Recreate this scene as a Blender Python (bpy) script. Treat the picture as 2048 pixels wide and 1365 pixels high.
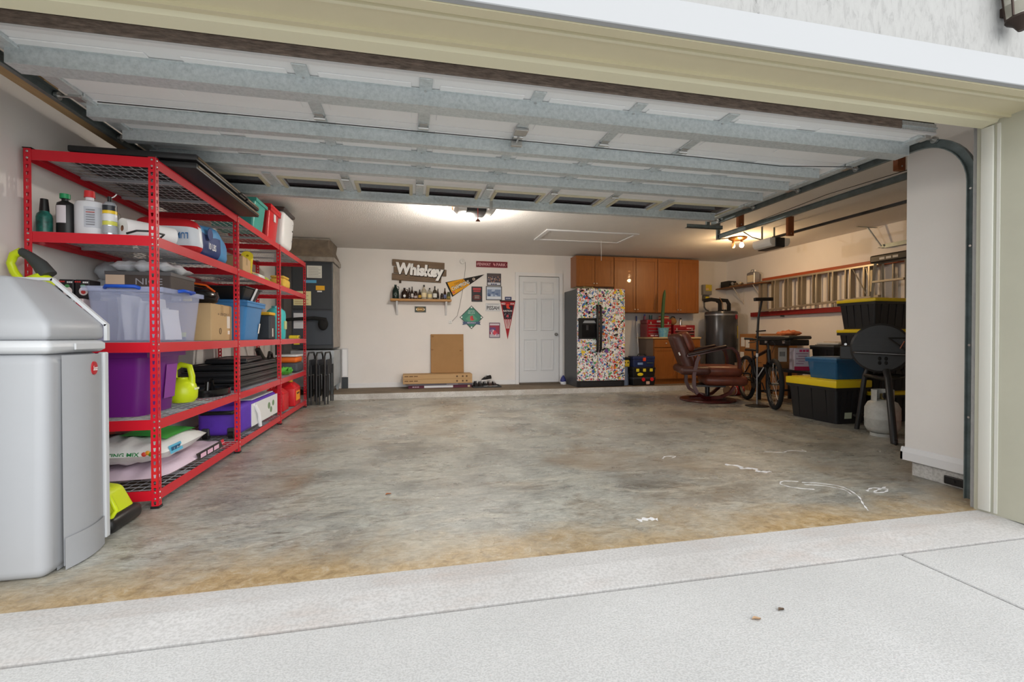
EXPOSURE, SKY, SUN, SUN_ANGLE, SUN_X, SUN_EL = 0.93, 0.8, 2.2, 80, -0.25, 8
LAMP1, LAMP2 = 46, 17
import bpy, bmesh, math, random
from mathutils import Vector, Matrix, Euler
PI = math.pi
rnd = random.Random(7)
scene = bpy.context.scene
C = scene.collection
for o in list(bpy.data.objects):
    bpy.data.objects.remove(o)

# ------------------------------------------------------------------ camera
F_PX, YAW, PITCH, ROLL = 929.5, 0.2151, 0.0109, -0.0013
cam_d = bpy.data.cameras.new('camera')
cam = bpy.data.objects.new('camera', cam_d)
C.objects.link(cam)
cam_d.sensor_fit = 'HORIZONTAL'
cam_d.sensor_width = 36.0
cam_d.lens = 36.0 * F_PX / 2048.0
cam_d.clip_start = 0.05
cam_d.clip_end = 300
fw = Vector((math.sin(YAW)*math.cos(PITCH), math.cos(YAW)*math.cos(PITCH), -math.sin(PITCH)))
rt = Vector((math.cos(YAW), -math.sin(YAW), 0))
up = rt.cross(fw)
rt2 = rt*math.cos(ROLL) + up*math.sin(ROLL)
up2 = -rt*math.sin(ROLL) + up*math.cos(ROLL)
cam.matrix_world = Matrix(((rt2.x, up2.x, -fw.x, 0), (rt2.y, up2.y, -fw.y, 0), (rt2.z, up2.z, -fw.z, 1.0), (0, 0, 0, 1)))
scene.camera = cam

# ------------------------------------------------------------------ sky, added low fill light, exposure
scene.view_settings.view_transform = 'Standard'
scene.view_settings.look = 'None'
scene.view_settings.gamma = 1
scene.view_settings.use_curve_mapping = False
scene.view_settings.exposure = EXPOSURE
world = bpy.data.worlds.new('overcast_sky')
scene.world = world
world.use_nodes = True
bg = world.node_tree.nodes['Background']
bg.inputs['Color'].default_value = (0.93, 0.965, 1.0, 1)
bg.inputs['Strength'].default_value = SKY
sun_d = bpy.data.lights.new('low_sky_fill', 'SUN')  # broad low light added to brighten the interior under the overcast sky
sun_d.energy = SUN
sun_d.angle = math.radians(SUN_ANGLE)
sun_d.color = (1.0, 0.97, 0.93)
sun = bpy.data.objects.new('low_sky_fill', sun_d)
C.objects.link(sun)
sd = Vector((SUN_X, 1.0, -math.tan(math.radians(SUN_EL))))
sun.rotation_euler = sd.to_track_quat('-Z', 'Y').to_euler()
sun.location = (0, -10, 8)

# ------------------------------------------------------------------ colour and material helpers
def lin(c):
    c = c/255.0
    return c/12.92 if c <= 0.04045 else ((c+0.055)/1.055)**2.4
def rgb(r, g, b):
    return (lin(r), lin(g), lin(b), 1.0)
MATS = {}
def mat(name, col, rough=0.5, metal=0.0, var=0.0, scale=6.0, bump=0.0, bscale=40.0, spec=0.5, coat=0.0,
        trans=0.0, alpha=1.0, emit=None, estr=0.0, stretch=None, col2=None, ior=1.45):
    if name in MATS:
        return MATS[name]
    m = bpy.data.materials.new(name)
    m.use_nodes = True
    nt = m.node_tree
    b = nt.nodes['Principled BSDF']
    base = rgb(*col)
    b.inputs['Base Color'].default_value = base
    b.inputs['Roughness'].default_value = rough
    b.inputs['Metallic'].default_value = metal
    b.inputs['Specular IOR Level'].default_value = spec
    b.inputs['Coat Weight'].default_value = coat
    b.inputs['Transmission Weight'].default_value = trans
    b.inputs['Alpha'].default_value = alpha
    b.inputs['IOR'].default_value = ior
    if emit:
        b.inputs['Emission Color'].default_value = rgb(*emit)
        b.inputs['Emission Strength'].default_value = estr
    vec = None
    if var or bump:
        tc = nt.nodes.new('ShaderNodeTexCoord')
        mp = nt.nodes.new('ShaderNodeMapping')
        nt.links.new(tc.outputs['Object'], mp.inputs['Vector'])
        if stretch:
            mp.inputs['Scale'].default_value = stretch
        vec = mp.outputs['Vector']
    if var:
        n = nt.nodes.new('ShaderNodeTexNoise')
        n.inputs['Scale'].default_value = scale
        n.inputs['Detail'].default_value = 6
        n.inputs['Roughness'].default_value = 0.65
        nt.links.new(vec, n.inputs['Vector'])
        r = nt.nodes.new('ShaderNodeValToRGB')
        r.color_ramp.elements[0].position = 0.3
        r.color_ramp.elements[1].position = 0.7
        k = 1.0 - var
        r.color_ramp.elements[0].color = rgb(*col2) if col2 else (base[0]*k, base[1]*k, base[2]*k, 1)
        q = 1.0 + (0 if col2 else var*0.5)
        r.color_ramp.elements[1].color = (min(1, base[0]*q), min(1, base[1]*q), min(1, base[2]*q), 1)
        nt.links.new(n.outputs['Fac'], r.inputs['Fac'])
        nt.links.new(r.outputs['Color'], b.inputs['Base Color'])
    if bump:
        n2 = nt.nodes.new('ShaderNodeTexNoise')
        n2.inputs['Scale'].default_value = bscale
        n2.inputs['Detail'].default_value = 4
        nt.links.new(vec, n2.inputs['Vector'])
        bp = nt.nodes.new('ShaderNodeBump')
        bp.inputs['Strength'].default_value = bump
        bp.inputs['Distance'].default_value = 0.01
        nt.links.new(n2.outputs['Fac'], bp.inputs['Height'])
        nt.links.new(bp.outputs['Normal'], b.inputs['Normal'])
    MATS[name] = m
    return m
def plain(r, g, b, rough=0.5, **k):
    key = 'paint_%d_%d_%d_%d' % (r, g, b, int(rough*100)) + ''.join('_%s%s' % (a, k[a]) for a in sorted(k))
    return mat(key, (r, g, b), rough, **k)

# ------------------------------------------------------------------ mesh helpers
class MB:
    """collects shapes; build() links them as one mesh object"""
    def __init__(s):
        s.v = []; s.f = []
    def add(s, v, f):
        n = len(s.v)
        s.v += [Vector(p) for p in v]
        s.f += [tuple(i+n for i in q) for q in f]
        return s
    def box(s, x0, y0, z0, x1, y1, z1):
        v = [(x0,y0,z0),(x1,y0,z0),(x1,y1,z0),(x0,y1,z0),(x0,y0,z1),(x1,y0,z1),(x1,y1,z1),(x0,y1,z1)]
        return s.add(v, [(0,3,2,1),(4,5,6,7),(0,1,5,4),(1,2,6,5),(2,3,7,6),(3,0,4,7)])
    def taper(s, x0, y0, x1, y1, z0, z1, dx, dy):
        """box whose bottom is inset by dx, dy"""
        v = [(x0+dx,y0+dy,z0),(x1-dx,y0+dy,z0),(x1-dx,y1-dy,z0),(x0+dx,y1-dy,z0),(x0,y0,z1),(x1,y0,z1),(x1,y1,z1),(x0,y1,z1)]
        return s.add(v, [(0,3,2,1),(4,5,6,7),(0,1,5,4),(1,2,6,5),(2,3,7,6),(3,0,4,7)])
    def rbox(s, x0, y0, z0, x1, y1, z1, r=0.01, seg=2):
        b = bmesh.new()
        t = MB().box(x0, y0, z0, x1, y1, z1)
        vs = [b.verts.new(p) for p in t.v]
        for q in t.f: b.faces.new([vs[i] for i in q])
        bmesh.ops.bevel(b, geom=list(b.edges), offset=r, segments=seg, affect='EDGES', profile=0.5)
        s.frombm(b); b.free()
        return s
    def frombm(s, b):
        b.verts.index_update()
        s.add([v.co.copy() for v in b.verts], [[v.index for v in f.verts] for f in b.faces])
    def bevel(s, r, seg=2, ang=30):
        b = bmesh.new()
        vs = [b.verts.new(p) for p in s.v]
        for q in s.f:
            try: b.faces.new([vs[i] for i in q])
            except ValueError: pass
        b.normal_update()
        es = [e for e in b.edges if len(e.link_faces) == 2 and e.calc_face_angle(0) > math.radians(ang)]
        bmesh.ops.bevel(b, geom=es, offset=r, segments=seg, affect='EDGES', profile=0.5, clamp_overlap=True)
        s.v = []; s.f = []
        s.frombm(b); b.free()
        return s
    def cyl(s, p0, p1, r0, r1=None, n=14, caps=True):
        p0 = Vector(p0); p1 = Vector(p1)
        if r1 is None: r1 = r0
        d = (p1-p0).normalized()
        a = Vector((0,0,1)) if abs(d.z) < 0.9 else Vector((1,0,0))
        u = d.cross(a).normalized(); w = d.cross(u)
        v = []
        for p, r in ((p0, r0), (p1, r1)):
            for i in range(n):
                t = 2*PI*i/n
                v.append(p + u*math.cos(t)*r + w*math.sin(t)*r)
        f = [(i, (i+1) % n, n+(i+1) % n, n+i) for i in range(n)]
        if caps:
            f.append(tuple(range(n-1, -1, -1))); f.append(tuple(range(n, 2*n)))
        return s.add(v, f)
    def tube(s, pts, r, n=8, closed=False, caps=True):
        pts = [Vector(p) for p in pts]; m = len(pts)
        rr = r if isinstance(r, (list, tuple)) else [r]*m
        v = []; last = None
        for i, p in enumerate(pts):
            if closed: d = pts[(i+1) % m]-pts[i-1]
            else: d = pts[min(i+1, m-1)]-pts[max(i-1, 0)]
            d.normalize()
            if last is None:
                a = Vector((0,0,1)) if abs(d.z) < 0.9 else Vector((1,0,0))
                u = d.cross(a).normalized()
            else:
                u = (last - d*last.dot(d)).normalized()
            last = u; w = d.cross(u)
            for k in range(n):
                t = 2*PI*k/n
                v.append(p + u*math.cos(t)*rr[i] + w*math.sin(t)*rr[i])
        f = []
        for i in range(m if closed else m-1):
            j = (i+1) % m
            for k in range(n):
                l = (k+1) % n
                f.append((i*n+k, i*n+l, j*n+l, j*n+k))
        if caps and not closed:
            f.append(tuple(range(n-1, -1, -1))); f.append(tuple((m-1)*n+k for k in range(n)))
        return s.add(v, f)
    def lathe(s, prof, n=20, c=(0,0,0), ax='z', caps=True):
        v = []; m = len(prof)
        for r, z in prof:
            for k in range(n):
                t = 2*PI*k/n
                p = (r*math.cos(t), r*math.sin(t), z)
                if ax == 'y': p = (p[0], p[2], p[1])
                if ax == 'x': p = (p[2], p[0], p[1])
                v.append((p[0]+c[0], p[1]+c[1], p[2]+c[2]))
        f = []
        for i in range(m-1):
            for k in range(n):
                l = (k+1) % n
                f.append((i*n+k, i*n+l, (i+1)*n+l, (i+1)*n+k))
        if caps and prof[0] != prof[-1]:
            if prof[0][0] > 1e-6: f.append(tuple(range(n-1, -1, -1)))
            if prof[-1][0] > 1e-6: f.append(tuple((m-1)*n+k for k in range(n)))
        return s.add(v, f)
    def prism(s, poly, ax, a, b):
        """extrude a 2-D outline along an axis: x:(y,z)  y:(x,z)  z:(x,y)"""
        n = len(poly)
        def pt(p, h):
            return {'x': (h, p[0], p[1]), 'y': (p[0], h, p[1]), 'z': (p[0], p[1], h)}[ax]
        v = [pt(p, a) for p in poly] + [pt(p, b) for p in poly]
        f = [(i, (i+1) % n, n+(i+1) % n, n+i) for i in range(n)]
        f.append(tuple(range(n-1, -1, -1))); f.append(tuple(range(n, 2*n)))
        return s.add(v, f)
    def ball(s, c, rx, ry=None, rz=None, n=14, m=9):
        ry = rx if ry is None else ry; rz = rx if rz is None else rz
        v = [(c[0], c[1], c[2]-rz)]
        for i in range(1, m):
            t = -PI/2 + PI*i/m
            for k in range(n):
                a = 2*PI*k/n
                v.append((c[0]+rx*math.cos(t)*math.cos(a), c[1]+ry*math.cos(t)*math.sin(a), c[2]+rz*math.sin(t)))
        v.append((c[0], c[1], c[2]+rz))
        f = [(0, 1+(k+1) % n, 1+k) for k in range(n)]
        for i in range(m-2):
            for k in range(n):
                l = (k+1) % n
                f.append((1+i*n+k, 1+i*n+l, 1+(i+1)*n+l, 1+(i+1)*n+k))
        e = len(v)-1
        f += [(e, 1+(m-2)*n+k, 1+(m-2)*n+(k+1) % n) for k in range(n)]
        return s.add(v, f)
    def grid(s, fn, nu, nv):
        v = [fn(i/nu, j/nv) for j in range(nv+1) for i in range(nu+1)]
        f = [(j*(nu+1)+i, j*(nu+1)+i+1, (j+1)*(nu+1)+i+1, (j+1)*(nu+1)+i) for j in range(nv) for i in range(nu)]
        return s.add(v, f)
    def xf(s, M):
        s.v = [M @ p for p in s.v]
        return s
    def rot(s, rx=0, ry=0, rz=0, c=(0,0,0)):
        c = Vector(c)
        M = Matrix.Translation(c) @ Euler((rx, ry, rz)).to_matrix().to_4x4() @ Matrix.Translation(-c)
        return s.xf(M)
    def mv(s, x, y, z):
        return s.xf(Matrix.Translation((x, y, z)))
    def jit(s, a, seed=1, fr=None):
        q = random.Random(seed)
        s.v = [p+Vector((q.uniform(-a, a), q.uniform(-a, a), q.uniform(-a, a))) for p in s.v]
        return s
    def mesh(s, name, m):
        me = bpy.data.meshes.new(name)
        me.from_pydata([tuple(p) for p in s.v], [], s.f)
        if m is not None: me.materials.append(m)
        b = bmesh.new(); b.from_mesh(me)
        bmesh.ops.recalc_face_normals(b, faces=b.faces)
        b.to_mesh(me); b.free()
        return me
    def build(s, name, m, parent=None, smooth=None):
        me = s.mesh(name, m)
        if smooth:
            me.polygons.foreach_set('use_smooth', [True]*len(me.polygons))
            me.set_sharp_from_angle(angle=math.radians(smooth))
        o = bpy.data.objects.new(name, me)
        C.objects.link(o)
        if parent is not None: o.parent = parent
        return o
def tag(o, label, cat, group=None):
    o['label'] = label; o['category'] = cat
    if group: o['group'] = group
    return o
def thing(name, label, cat, loc=(0,0,0), rz=0.0, group=None):
    o = bpy.data.objects.new(name, None)
    o.empty_display_size = 0.1
    C.objects.link(o)
    o.location = loc; o.rotation_euler = (0, 0, rz)
    return tag(o, label, cat, group)
def struct(o, label=None):
    o['kind'] = 'structure'
    if label: o['label'] = label
    return o
def stuff(o):
    o['kind'] = 'stuff'
    return o
def inst(me, name, loc=(0,0,0), parent=None, rot=(0,0,0), sc=(1,1,1)):
    o = bpy.data.objects.new(name, me)
    C.objects.link(o)
    o.location = loc; o.rotation_euler = rot; o.scale = sc
    if parent is not None: o.parent = parent
    return o
def copy_tree(o, parent=None):
    c = o.copy(); C.objects.link(c)
    c.parent = parent
    for ch in o.children: copy_tree(ch, c)
    return c
_txt = {}
def text_mb(string, w, h, depth=0.001, bold=0.0, shear=0.0, axes='wall', align=None):
    """lettering as mesh, w x h, centred; 'wall' reads from -y, 'left' reads from +x, 'flat' reads from above"""
    cu = bpy.data.curves.new('lettering', 'FONT')
    cu.body = string
    cu.size = 1.0
    cu.offset = bold
    cu.shear = shear
    cu.resolution_u = 2
    cu.extrude = 0.0
    ob = bpy.data.objects.new('lettering', cu)
    me = bpy.data.meshes.new_from_object(ob)
    vs = [v.co.copy() for v in me.vertices]
    fs = [tuple(p.vertices) for p in me.polygons]
    bpy.data.objects.remove(ob); bpy.data.curves.remove(cu); bpy.data.meshes.remove(me)
    x0 = min(v.x for v in vs); x1 = max(v.x for v in vs); y0 = min(v.y for v in vs); y1 = max(v.y for v in vs)
    sx = w/(x1-x0); sy = h/(y1-y0)
    out = []
    for v in vs:
        a = (v.x-(x0+x1)/2)*sx; b = (v.y-(y0+y1)/2)*sy
        if axes == 'wall': out.append((a, 0, b))
        elif axes == 'right': out.append((0, a, b))      # reads from +x
        elif axes == 'rightwall': out.append((0, -a, b))  # reads from -x
        else: out.append((a, b, 0))
    return MB().add(out, fs)
def text(parent, string, c, w, h, m, axes='wall', bold=0.0, shear=0.0, name='lettering', rot=None):
    t = text_mb(string, w, h, bold=bold, shear=shear, axes=axes)
    if rot: t.rot(*rot)
    t.mv(*c)
    me = bpy.data.meshes.new(name)
    me.from_pydata([tuple(p) for p in t.v], [], t.f)
    me.materials.append(m)
    o = bpy.data.objects.new(name, me)
    C.objects.link(o)
    if parent is not None: o.parent = parent
    return o
def marks(parent, c, w, h, m, axes='wall', n=3):
    """unreadable print: a row of short bars, each a part"""
    for i in range(n):
        a0 = -w/2+w*i/n; a1 = a0+w/n*0.8
        if axes == 'wall': MB().box(c[0]+a0, c[1]-0.0004, c[2]-h/2, c[0]+a1, c[1]+0.0004, c[2]+h/2).build('print_line', m, parent)
        else: MB().box(c[0]-0.0004, c[1]+a0, c[2]-h/2, c[0]+0.0004, c[1]+a1, c[2]+h/2).build('print_line', m, parent)
# ================================================================== materials of the place
def nodes_of(name):
    m = bpy.data.materials.new(name); m.use_nodes = True
    return m, m.node_tree, m.node_tree.nodes['Principled BSDF']
def nz(nt, vec, scale, detail=6, rough=0.6, dist=0.0):
    n = nt.nodes.new('ShaderNodeTexNoise')
    n.inputs['Scale'].default_value = scale; n.inputs['Detail'].default_value = detail
    n.inputs['Roughness'].default_value = rough; n.inputs['Distortion'].default_value = dist
    nt.links.new(vec, n.inputs['Vector'])
    return n.outputs['Fac']
def ramp(nt, fac, stops, interp='LINEAR'):
    r = nt.nodes.new('ShaderNodeValToRGB')
    r.color_ramp.interpolation = interp
    e = r.color_ramp.elements
    while len(e) < len(stops): e.new(0.5)
    for i, (p, c) in enumerate(stops):
        e[i].position = p; e[i].color = c
    nt.links.new(fac, r.inputs['Fac'])
    return r.outputs['Color']
def mixc(nt, fac, a, b):
    m = nt.nodes.new('ShaderNodeMix'); m.data_type = 'RGBA'
    for s, val in ((0, fac), (6, a), (7, b)):
        if hasattr(val, 'links') or hasattr(val, 'is_linked'): nt.links.new(val, m.inputs[s])
        else: m.inputs[s].default_value = val
    return m.outputs[2]
def math2(nt, op, a, b=None, clamp=False):
    m = nt.nodes.new('ShaderNodeMath'); m.operation = op; m.use_clamp = clamp
    for i, val in enumerate((a, b)):
        if val is None: continue
        if hasattr(val, 'is_linked'): nt.links.new(val, m.inputs[i])
        else: m.inputs[i].default_value = val
    return m.outputs[0]
def coords(nt, scale=None):
    tc = nt.nodes.new('ShaderNodeTexCoord')
    if scale is None: return tc.outputs['Object']
    mp = nt.nodes.new('ShaderNodeMapping'); mp.inputs['Scale'].default_value = scale
    nt.links.new(tc.outputs['Object'], mp.inputs['Vector'])
    return mp.outputs['Vector']
def bumpn(nt, b, h, strength, dist=0.01):
    bp = nt.nodes.new('ShaderNodeBump'); bp.inputs['Strength'].default_value = strength; bp.inputs['Distance'].default_value = dist
    nt.links.new(h, bp.inputs['Height']); nt.links.new(bp.outputs['Normal'], b.inputs['Normal'])
BW = [(0.0, (0,0,0,1)), (1.0, (1,1,1,1))]
def bw(a, b): return [(a, (0,0,0,1)), (b, (1,1,1,1))]
# sealed, stained garage slab
m_floor, nt, b = nodes_of('stained_concrete_slab')
v = coords(nt)
col = ramp(nt, nz(nt, v, 1.3, 8, 0.62, 0.6), [(0.30, rgb(116,114,108)), (0.45, rgb(152,153,149)), (0.58, rgb(176,177,171)), (0.72, rgb(142,132,118))])
col = mixc(nt, ramp(nt, nz(nt, coords(nt, (1.0, 2.2, 1)), 2.1, 10, 0.7, 1.2), bw(0.50, 0.64)), col, rgb(178,176,167))
col = mixc(nt, ramp(nt, nz(nt, coords(nt, (0.8, 2.4, 1)), 5.0, 10, 0.75, 1.0), [(0.52, (0,0,0,1)), (0.68, (0.75,0.75,0.75,1))]), col, rgb(112,103,91))
col = mixc(nt, ramp(nt, nz(nt, v, 22, 8, 0.7), [(0.55, (0,0,0,1)), (0.72, (0.6,0.6,0.6,1))]), col, rgb(196,195,191))
def mulc(a_, k):
    m = nt.nodes.new('ShaderNodeMix'); m.data_type = 'RGBA'; m.blend_type = 'MULTIPLY'; m.inputs[0].default_value = 1.0
    nt.links.new(a_, m.inputs[6]); nt.links.new(k, m.inputs[7]); return m.outputs[2]
def g3(x): return (x, x, x*0.985, 1)
col = mulc(col, ramp(nt, nz(nt, coords(nt, (1.0, 2.4, 1)), 9.0, 10, 0.8, 1.0), [(0.36, g3(0.60)), (0.50, g3(0.98)), (0.64, g3(1.18))]))
col = mulc(col, ramp(nt, nz(nt, coords(nt, (1.0, 2.6, 1)), 30.0, 8, 0.8, 0.6), [(0.34, g3(0.66)), (0.50, g3(1.02)), (0.66, g3(1.22))]))
brn = nz(nt, v, 0.9, 6, 0.6, 0.8)
col = mixc(nt, ramp(nt, brn, [(0.52, (0,0,0,1)), (0.70, (0.6,)*3+(1,))]), col, rgb(140,118,92))
# ochre stain left by blown sand along the door line, with a ragged inner edge
sp = nt.nodes.new('ShaderNodeSeparateXYZ'); nt.links.new(v, sp.inputs[0])
yy = math2(nt, 'ADD', sp.outputs['Y'], math2(nt, 'MULTIPLY', nz(nt, v, 2.2, 6, 0.6), 0.9))
st = ramp(nt, yy, [(0.0, (1,1,1,1)), (1.0, (0,0,0,1))])
mr = nt.nodes.new('ShaderNodeMapRange'); mr.inputs['From Min'].default_value = 2.48; mr.inputs['From Max'].default_value = 2.86
mr.inputs['To Min'].default_value = 0.85; mr.inputs['To Max'].default_value = 0.0
nt.links.new(yy, mr.inputs['Value'])
och = ramp(nt, nz(nt, v, 16, 10, 0.8, 0.5), [(0.35, rgb(132,106,66)), (0.52, rgb(182,154,108)), (0.7, rgb(204,196,178))])
col = mixc(nt, mr.outputs[0], col, och)
nt.links.new(col, b.inputs['Base Color'])
rr = ramp(nt, nz(nt, v, 3.0, 6, 0.6), [(0.3, (0.20,)*3+(1,)), (0.7, (0.42,)*3+(1,))])
nt.links.new(rr, b.inputs['Roughness'])
bumpn(nt, b, nz(nt, coords(nt, (1.0, 1.8, 1)), 22, 8, 0.75), 0.3)
# pale concrete
def concrete(name, a, c, d, sc, bs, tint=None, bumpk=0.25):
    m, nt, b = nodes_of(name)
    v = coords(nt)
    col = ramp(nt, nz(nt, v, sc, 8, 0.6), [(0.3, rgb(*a)), (0.55, rgb(*c)), (0.75, rgb(*d))])
    if tint: col = mixc(nt, ramp(nt, nz(nt, coords(nt, (1, 2.5, 1)), 1.6, 8, 0.7), [(0.5, (0,0,0,1)), (0.75, (0.75,)*3+(1,))]), col, rgb(*tint))
    col = mixc(nt, ramp(nt, nz(nt, v, bs, 3, 0.6), [(0.42, (0,0,0,1)), (0.62, (0.35,)*3+(1,))]), col, rgb(*[max(0, x-50) for x in a]))
    nt.links.new(col, b.inputs['Base Color'])
    b.inputs['Roughness'].default_value = 0.85
    bumpn(nt, b, nz(nt, v, bs, 4, 0.6), bumpk)
    return m
m_drive = concrete("broom_finished_driveway", (194,194,193), (202,202,201), (210,210,210), 1.5, 150)
m_apron = concrete("weathered_apron_concrete", (190,188,186), (200,199,198), (210,209,208), 2.0, 90, (192,178,170), 0.06)
m_step = concrete('painted_curb_concrete', (176,172,166), (200,198,194), (214,212,208), 5.0, 60, (150,136,118), 0.2)
m_steptop = concrete('bare_platform_concrete', (118,104,88), (138,124,106), (156,142,124), 2.0, 70, (110,96,80), 0.1)
m_wall = mat('off_white_drywall', (230,226,222), 0.75, var=0.03, scale=2.0, bump=0.05, bscale=120)
m_ceil = mat('textured_ceiling', (226,223,219), 0.85, var=0.03, scale=3.0, bump=0.55, bscale=85)
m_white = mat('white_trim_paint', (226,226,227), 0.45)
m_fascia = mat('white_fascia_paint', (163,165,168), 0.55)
m_door = mat('white_door_paint', (216,218,220), 0.42)
m_beige = mat('beige_jamb_paint', (212,203,172), 0.55, var=0.04, scale=3)
m_beige2 = mat('cream_stop_vinyl', (218,212,184), 0.5)
m_sage = mat('sage_jamb_paint', (188,187,170), 0.55, var=0.05, scale=3)
m_jtrim = mat('pale_stop_vinyl', (214,214,206), 0.5)
m_stucco, nt, b = nodes_of('knockdown_stucco')
v = coords(nt, (1, 1, 0.35))
h = ramp(nt, nz(nt, v, 34, 8, 0.75, 0.5), bw(0.32, 0.46))
nt.links.new(ramp(nt, nz(nt, v, 34, 8, 0.75, 0.5), [(0.30, rgb(96,96,94)), (0.36, rgb(154,154,153)), (0.8, rgb(166,166,165))]), b.inputs['Base Color'])
b.inputs['Roughness'].default_value = 0.9
bumpn(nt, b, h, 0.35)
m_galv, nt, b = nodes_of('galvanised_steel')
v = coords(nt)
nt.links.new(ramp(nt, nz(nt, v, 45, 6, 0.7), [(0.3, rgb(184,192,194)), (0.5, rgb(204,211,213)), (0.72, rgb(220,226,228))]), b.inputs['Base Color'])
b.inputs['Metallic'].default_value = 0.35
b.inputs['Roughness'].default_value = 0.45
m_dgalv = mat('dull_track_steel', (128,138,138), 0.45, metal=0.7, var=0.25, scale=12)
m_panel = mat('white_steel_door_skin', (242,243,244), 0.5, var=0.03, scale=3)
m_cream = mat('cream_window_frame', (206,198,170), 0.5)
m_dkglass = mat('dark_door_glazing', (70,62,66), 0.12, spec=0.6)
m_rubber = mat('weathered_door_seal', (132,118,108), 0.85, var=0.5, scale=60, stretch=(0.25,1,1), bump=0.6, bscale=90)
m_dkstrip = mat('dark_brown_strip', (66,56,46), 0.85, var=0.3, scale=18, stretch=(0.2,1,1))
m_pine = mat('pale_pine_strip', (176,146,104), 0.6, var=0.15, scale=8, stretch=(6,0.6,6))
m_block = mat('varnished_wood_block', (132,72,34), 0.35, var=0.25, scale=10, stretch=(4,4,0.6))
m_black = mat('black_plastic', (26,26,27), 0.4)
m_satin = mat('satin_black_metal', (34,34,35), 0.38)
m_chrome = mat('bright_steel', (205,205,205), 0.22, metal=1.0)
m_zinc = mat('zinc_screw', (200,200,198), 0.35, metal=0.9)

# ================================================================== the setting
XL, XR, YB, ZC = -2.10, 6.46, 8.55, 2.54      # inside faces of the room
YF, XJ, YJ, ZH = 2.09, 3.17, 2.01, 2.18        # front wall, right jamb, jamb depth, header height
YO = 1.64                                      # outside face of the front wall
YSEAM, YST, HS = 1.71, 7.66, 0.088
XJL = -1.74
struct(MB().box(XL-0.2, 2.02, -0.2, XR+0.2, YB+0.2, 0.0).build('floor', m_floor), 'stained sealed concrete garage floor')
ap = MB()
prof = [(2.02, 0.0), (2.02, -0.2), (YSEAM+0.014, -0.2), (YSEAM+0.014, -0.0125), (1.90, 0.0)]
ap.prism(prof, 'x', XL-1.5, XR+0.4)
struct(ap.build('apron', m_apron), 'pale concrete apron strip at the garage threshold')
dr = struct(MB().box(-9, -14, -0.21, 2.205, YSEAM-0.006, -0.012).box(2.217, -14, -0.21, 12, YSEAM-0.006, -0.012).bevel(0.004, 1).build('driveway', m_drive), 'pale broom finished concrete driveway')
struct(MB().box(-9, -14, -0.25, 12, YSEAM+0.2, -0.03).build('driveway_joint', mat('joint_dirt', (78,77,74), 0.95, var=0.3, scale=30)), 'dark dirt filled joint between driveway slabs')
struct(MB().box(-60, -70, -0.4, 60, -13.9, -0.1).build('lawn', mat('lawn_grass', (96,118,66), 0.9, var=0.3, scale=3)), 'lawn beyond the driveway')
struct(MB().box(XL, YST, 0.0, XR, YB, HS).build('platform', m_steptop), 'raised concrete platform along the back wall')
k = MB().box(XL, YST-0.012, 0.0, XR, YST+0.006, HS+0.001)
struct(k.build('trim_1', m_step), 'white painted curb face of the raised platform')
struct(MB().box(XL-0.15, YF-0.02, -0.2, XL, YB+0.15, ZC).build('wall_left', m_wall))
struct(MB().box(XR, YF-0.02, -0.2, XR+0.15, YB+0.15, ZC).build('wall_right', m_wall))
struct(MB().box(XL, YB, 0, XR, YB+0.15, ZC).build('wall_back', m_wall))
struct(MB().box(XL-0.15, YF-0.02, ZC, XR+0.15, YB+0.15, ZC+0.2).build('ceiling', m_ceil))
# front wall: stucco outside, drywall inside, around the wide opening
fr = MB().box(XL-1.2, YO+0.03, ZH+0.13, XR+1.0, YF-0.02, 5.2)
fr.box(XL-1.2, YO+0.03, 0, XJL-0.02, YF-0.02, ZH+0.13)
fr.box(XJ+0.02, YO+0.03, 0, XR+1.0, YF-0.02, ZH+0.13)
struct(fr.build('wall_front', m_stucco), 'rough pale stucco front wall above the garage opening')
fi = MB().box(XL, YF-0.02, ZH+0.04, XR, YF, ZC).box(XL, YF-0.02, 0, XJL-0.02, YF, ZH+0.04).box(XJ+0.05, YF-0.02, 0, XR, YF, ZH+0.04)
struct(fi.build('wall_front_inside', m_wall))
# white fascia board above the opening
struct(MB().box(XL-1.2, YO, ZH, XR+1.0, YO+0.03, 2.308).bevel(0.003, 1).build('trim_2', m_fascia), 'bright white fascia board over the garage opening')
# beige header soffit: boards and mouldings
hd = struct(MB().box(XJL-0.02, YO+0.03, ZH+0.012, XJ, 2.03, ZH+0.13).build('trim_3', m_beige), 'beige painted header soffit over the opening')
MB().box(XJL, YO+0.03, ZH-0.004, XJ, YO+0.075, ZH+0.012).build('moulding', m_beige, hd)
MB().box(XJL, YO+0.10, ZH, XJ, YO+0.116, ZH+0.012).build('moulding', m_beige2, hd)
MB().box(XJL, 1.885, ZH-0.002, XJ, 1.895, ZH+0.012).build('moulding', m_beige, hd)
MB().prism([(1.935, ZH+0.012), (1.945, ZH-0.004), (2.012, ZH-0.012), (2.02, ZH+0.012)], 'x', XJL, XJ-0.004).build('stop_moulding', m_beige2, hd)
# right jamb
jb = struct(MB().box(XJ, YO+0.03, 0, XJ+0.12, 2.04, ZH+0.013).build('trim_4', m_sage), 'sage beige painted right jamb of the opening')
MB().box(XJ-0.012, 1.958, 0.01, XJ, 2.016, ZH-0.012).bevel(0.004, 2).build('stop_moulding', m_jtrim, jb, smooth=40)
MB().box(XJ-0.004, 1.93, 0.01, XJ, 1.945, ZH-0.012).build('moulding', m_jtrim, jb)
jl = struct(MB().box(XJL-0.12, YO+0.03, 0, XJL, 2.04, ZH+0.013).build('trim_5', m_sage), 'sage beige painted left jamb of the opening')
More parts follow.
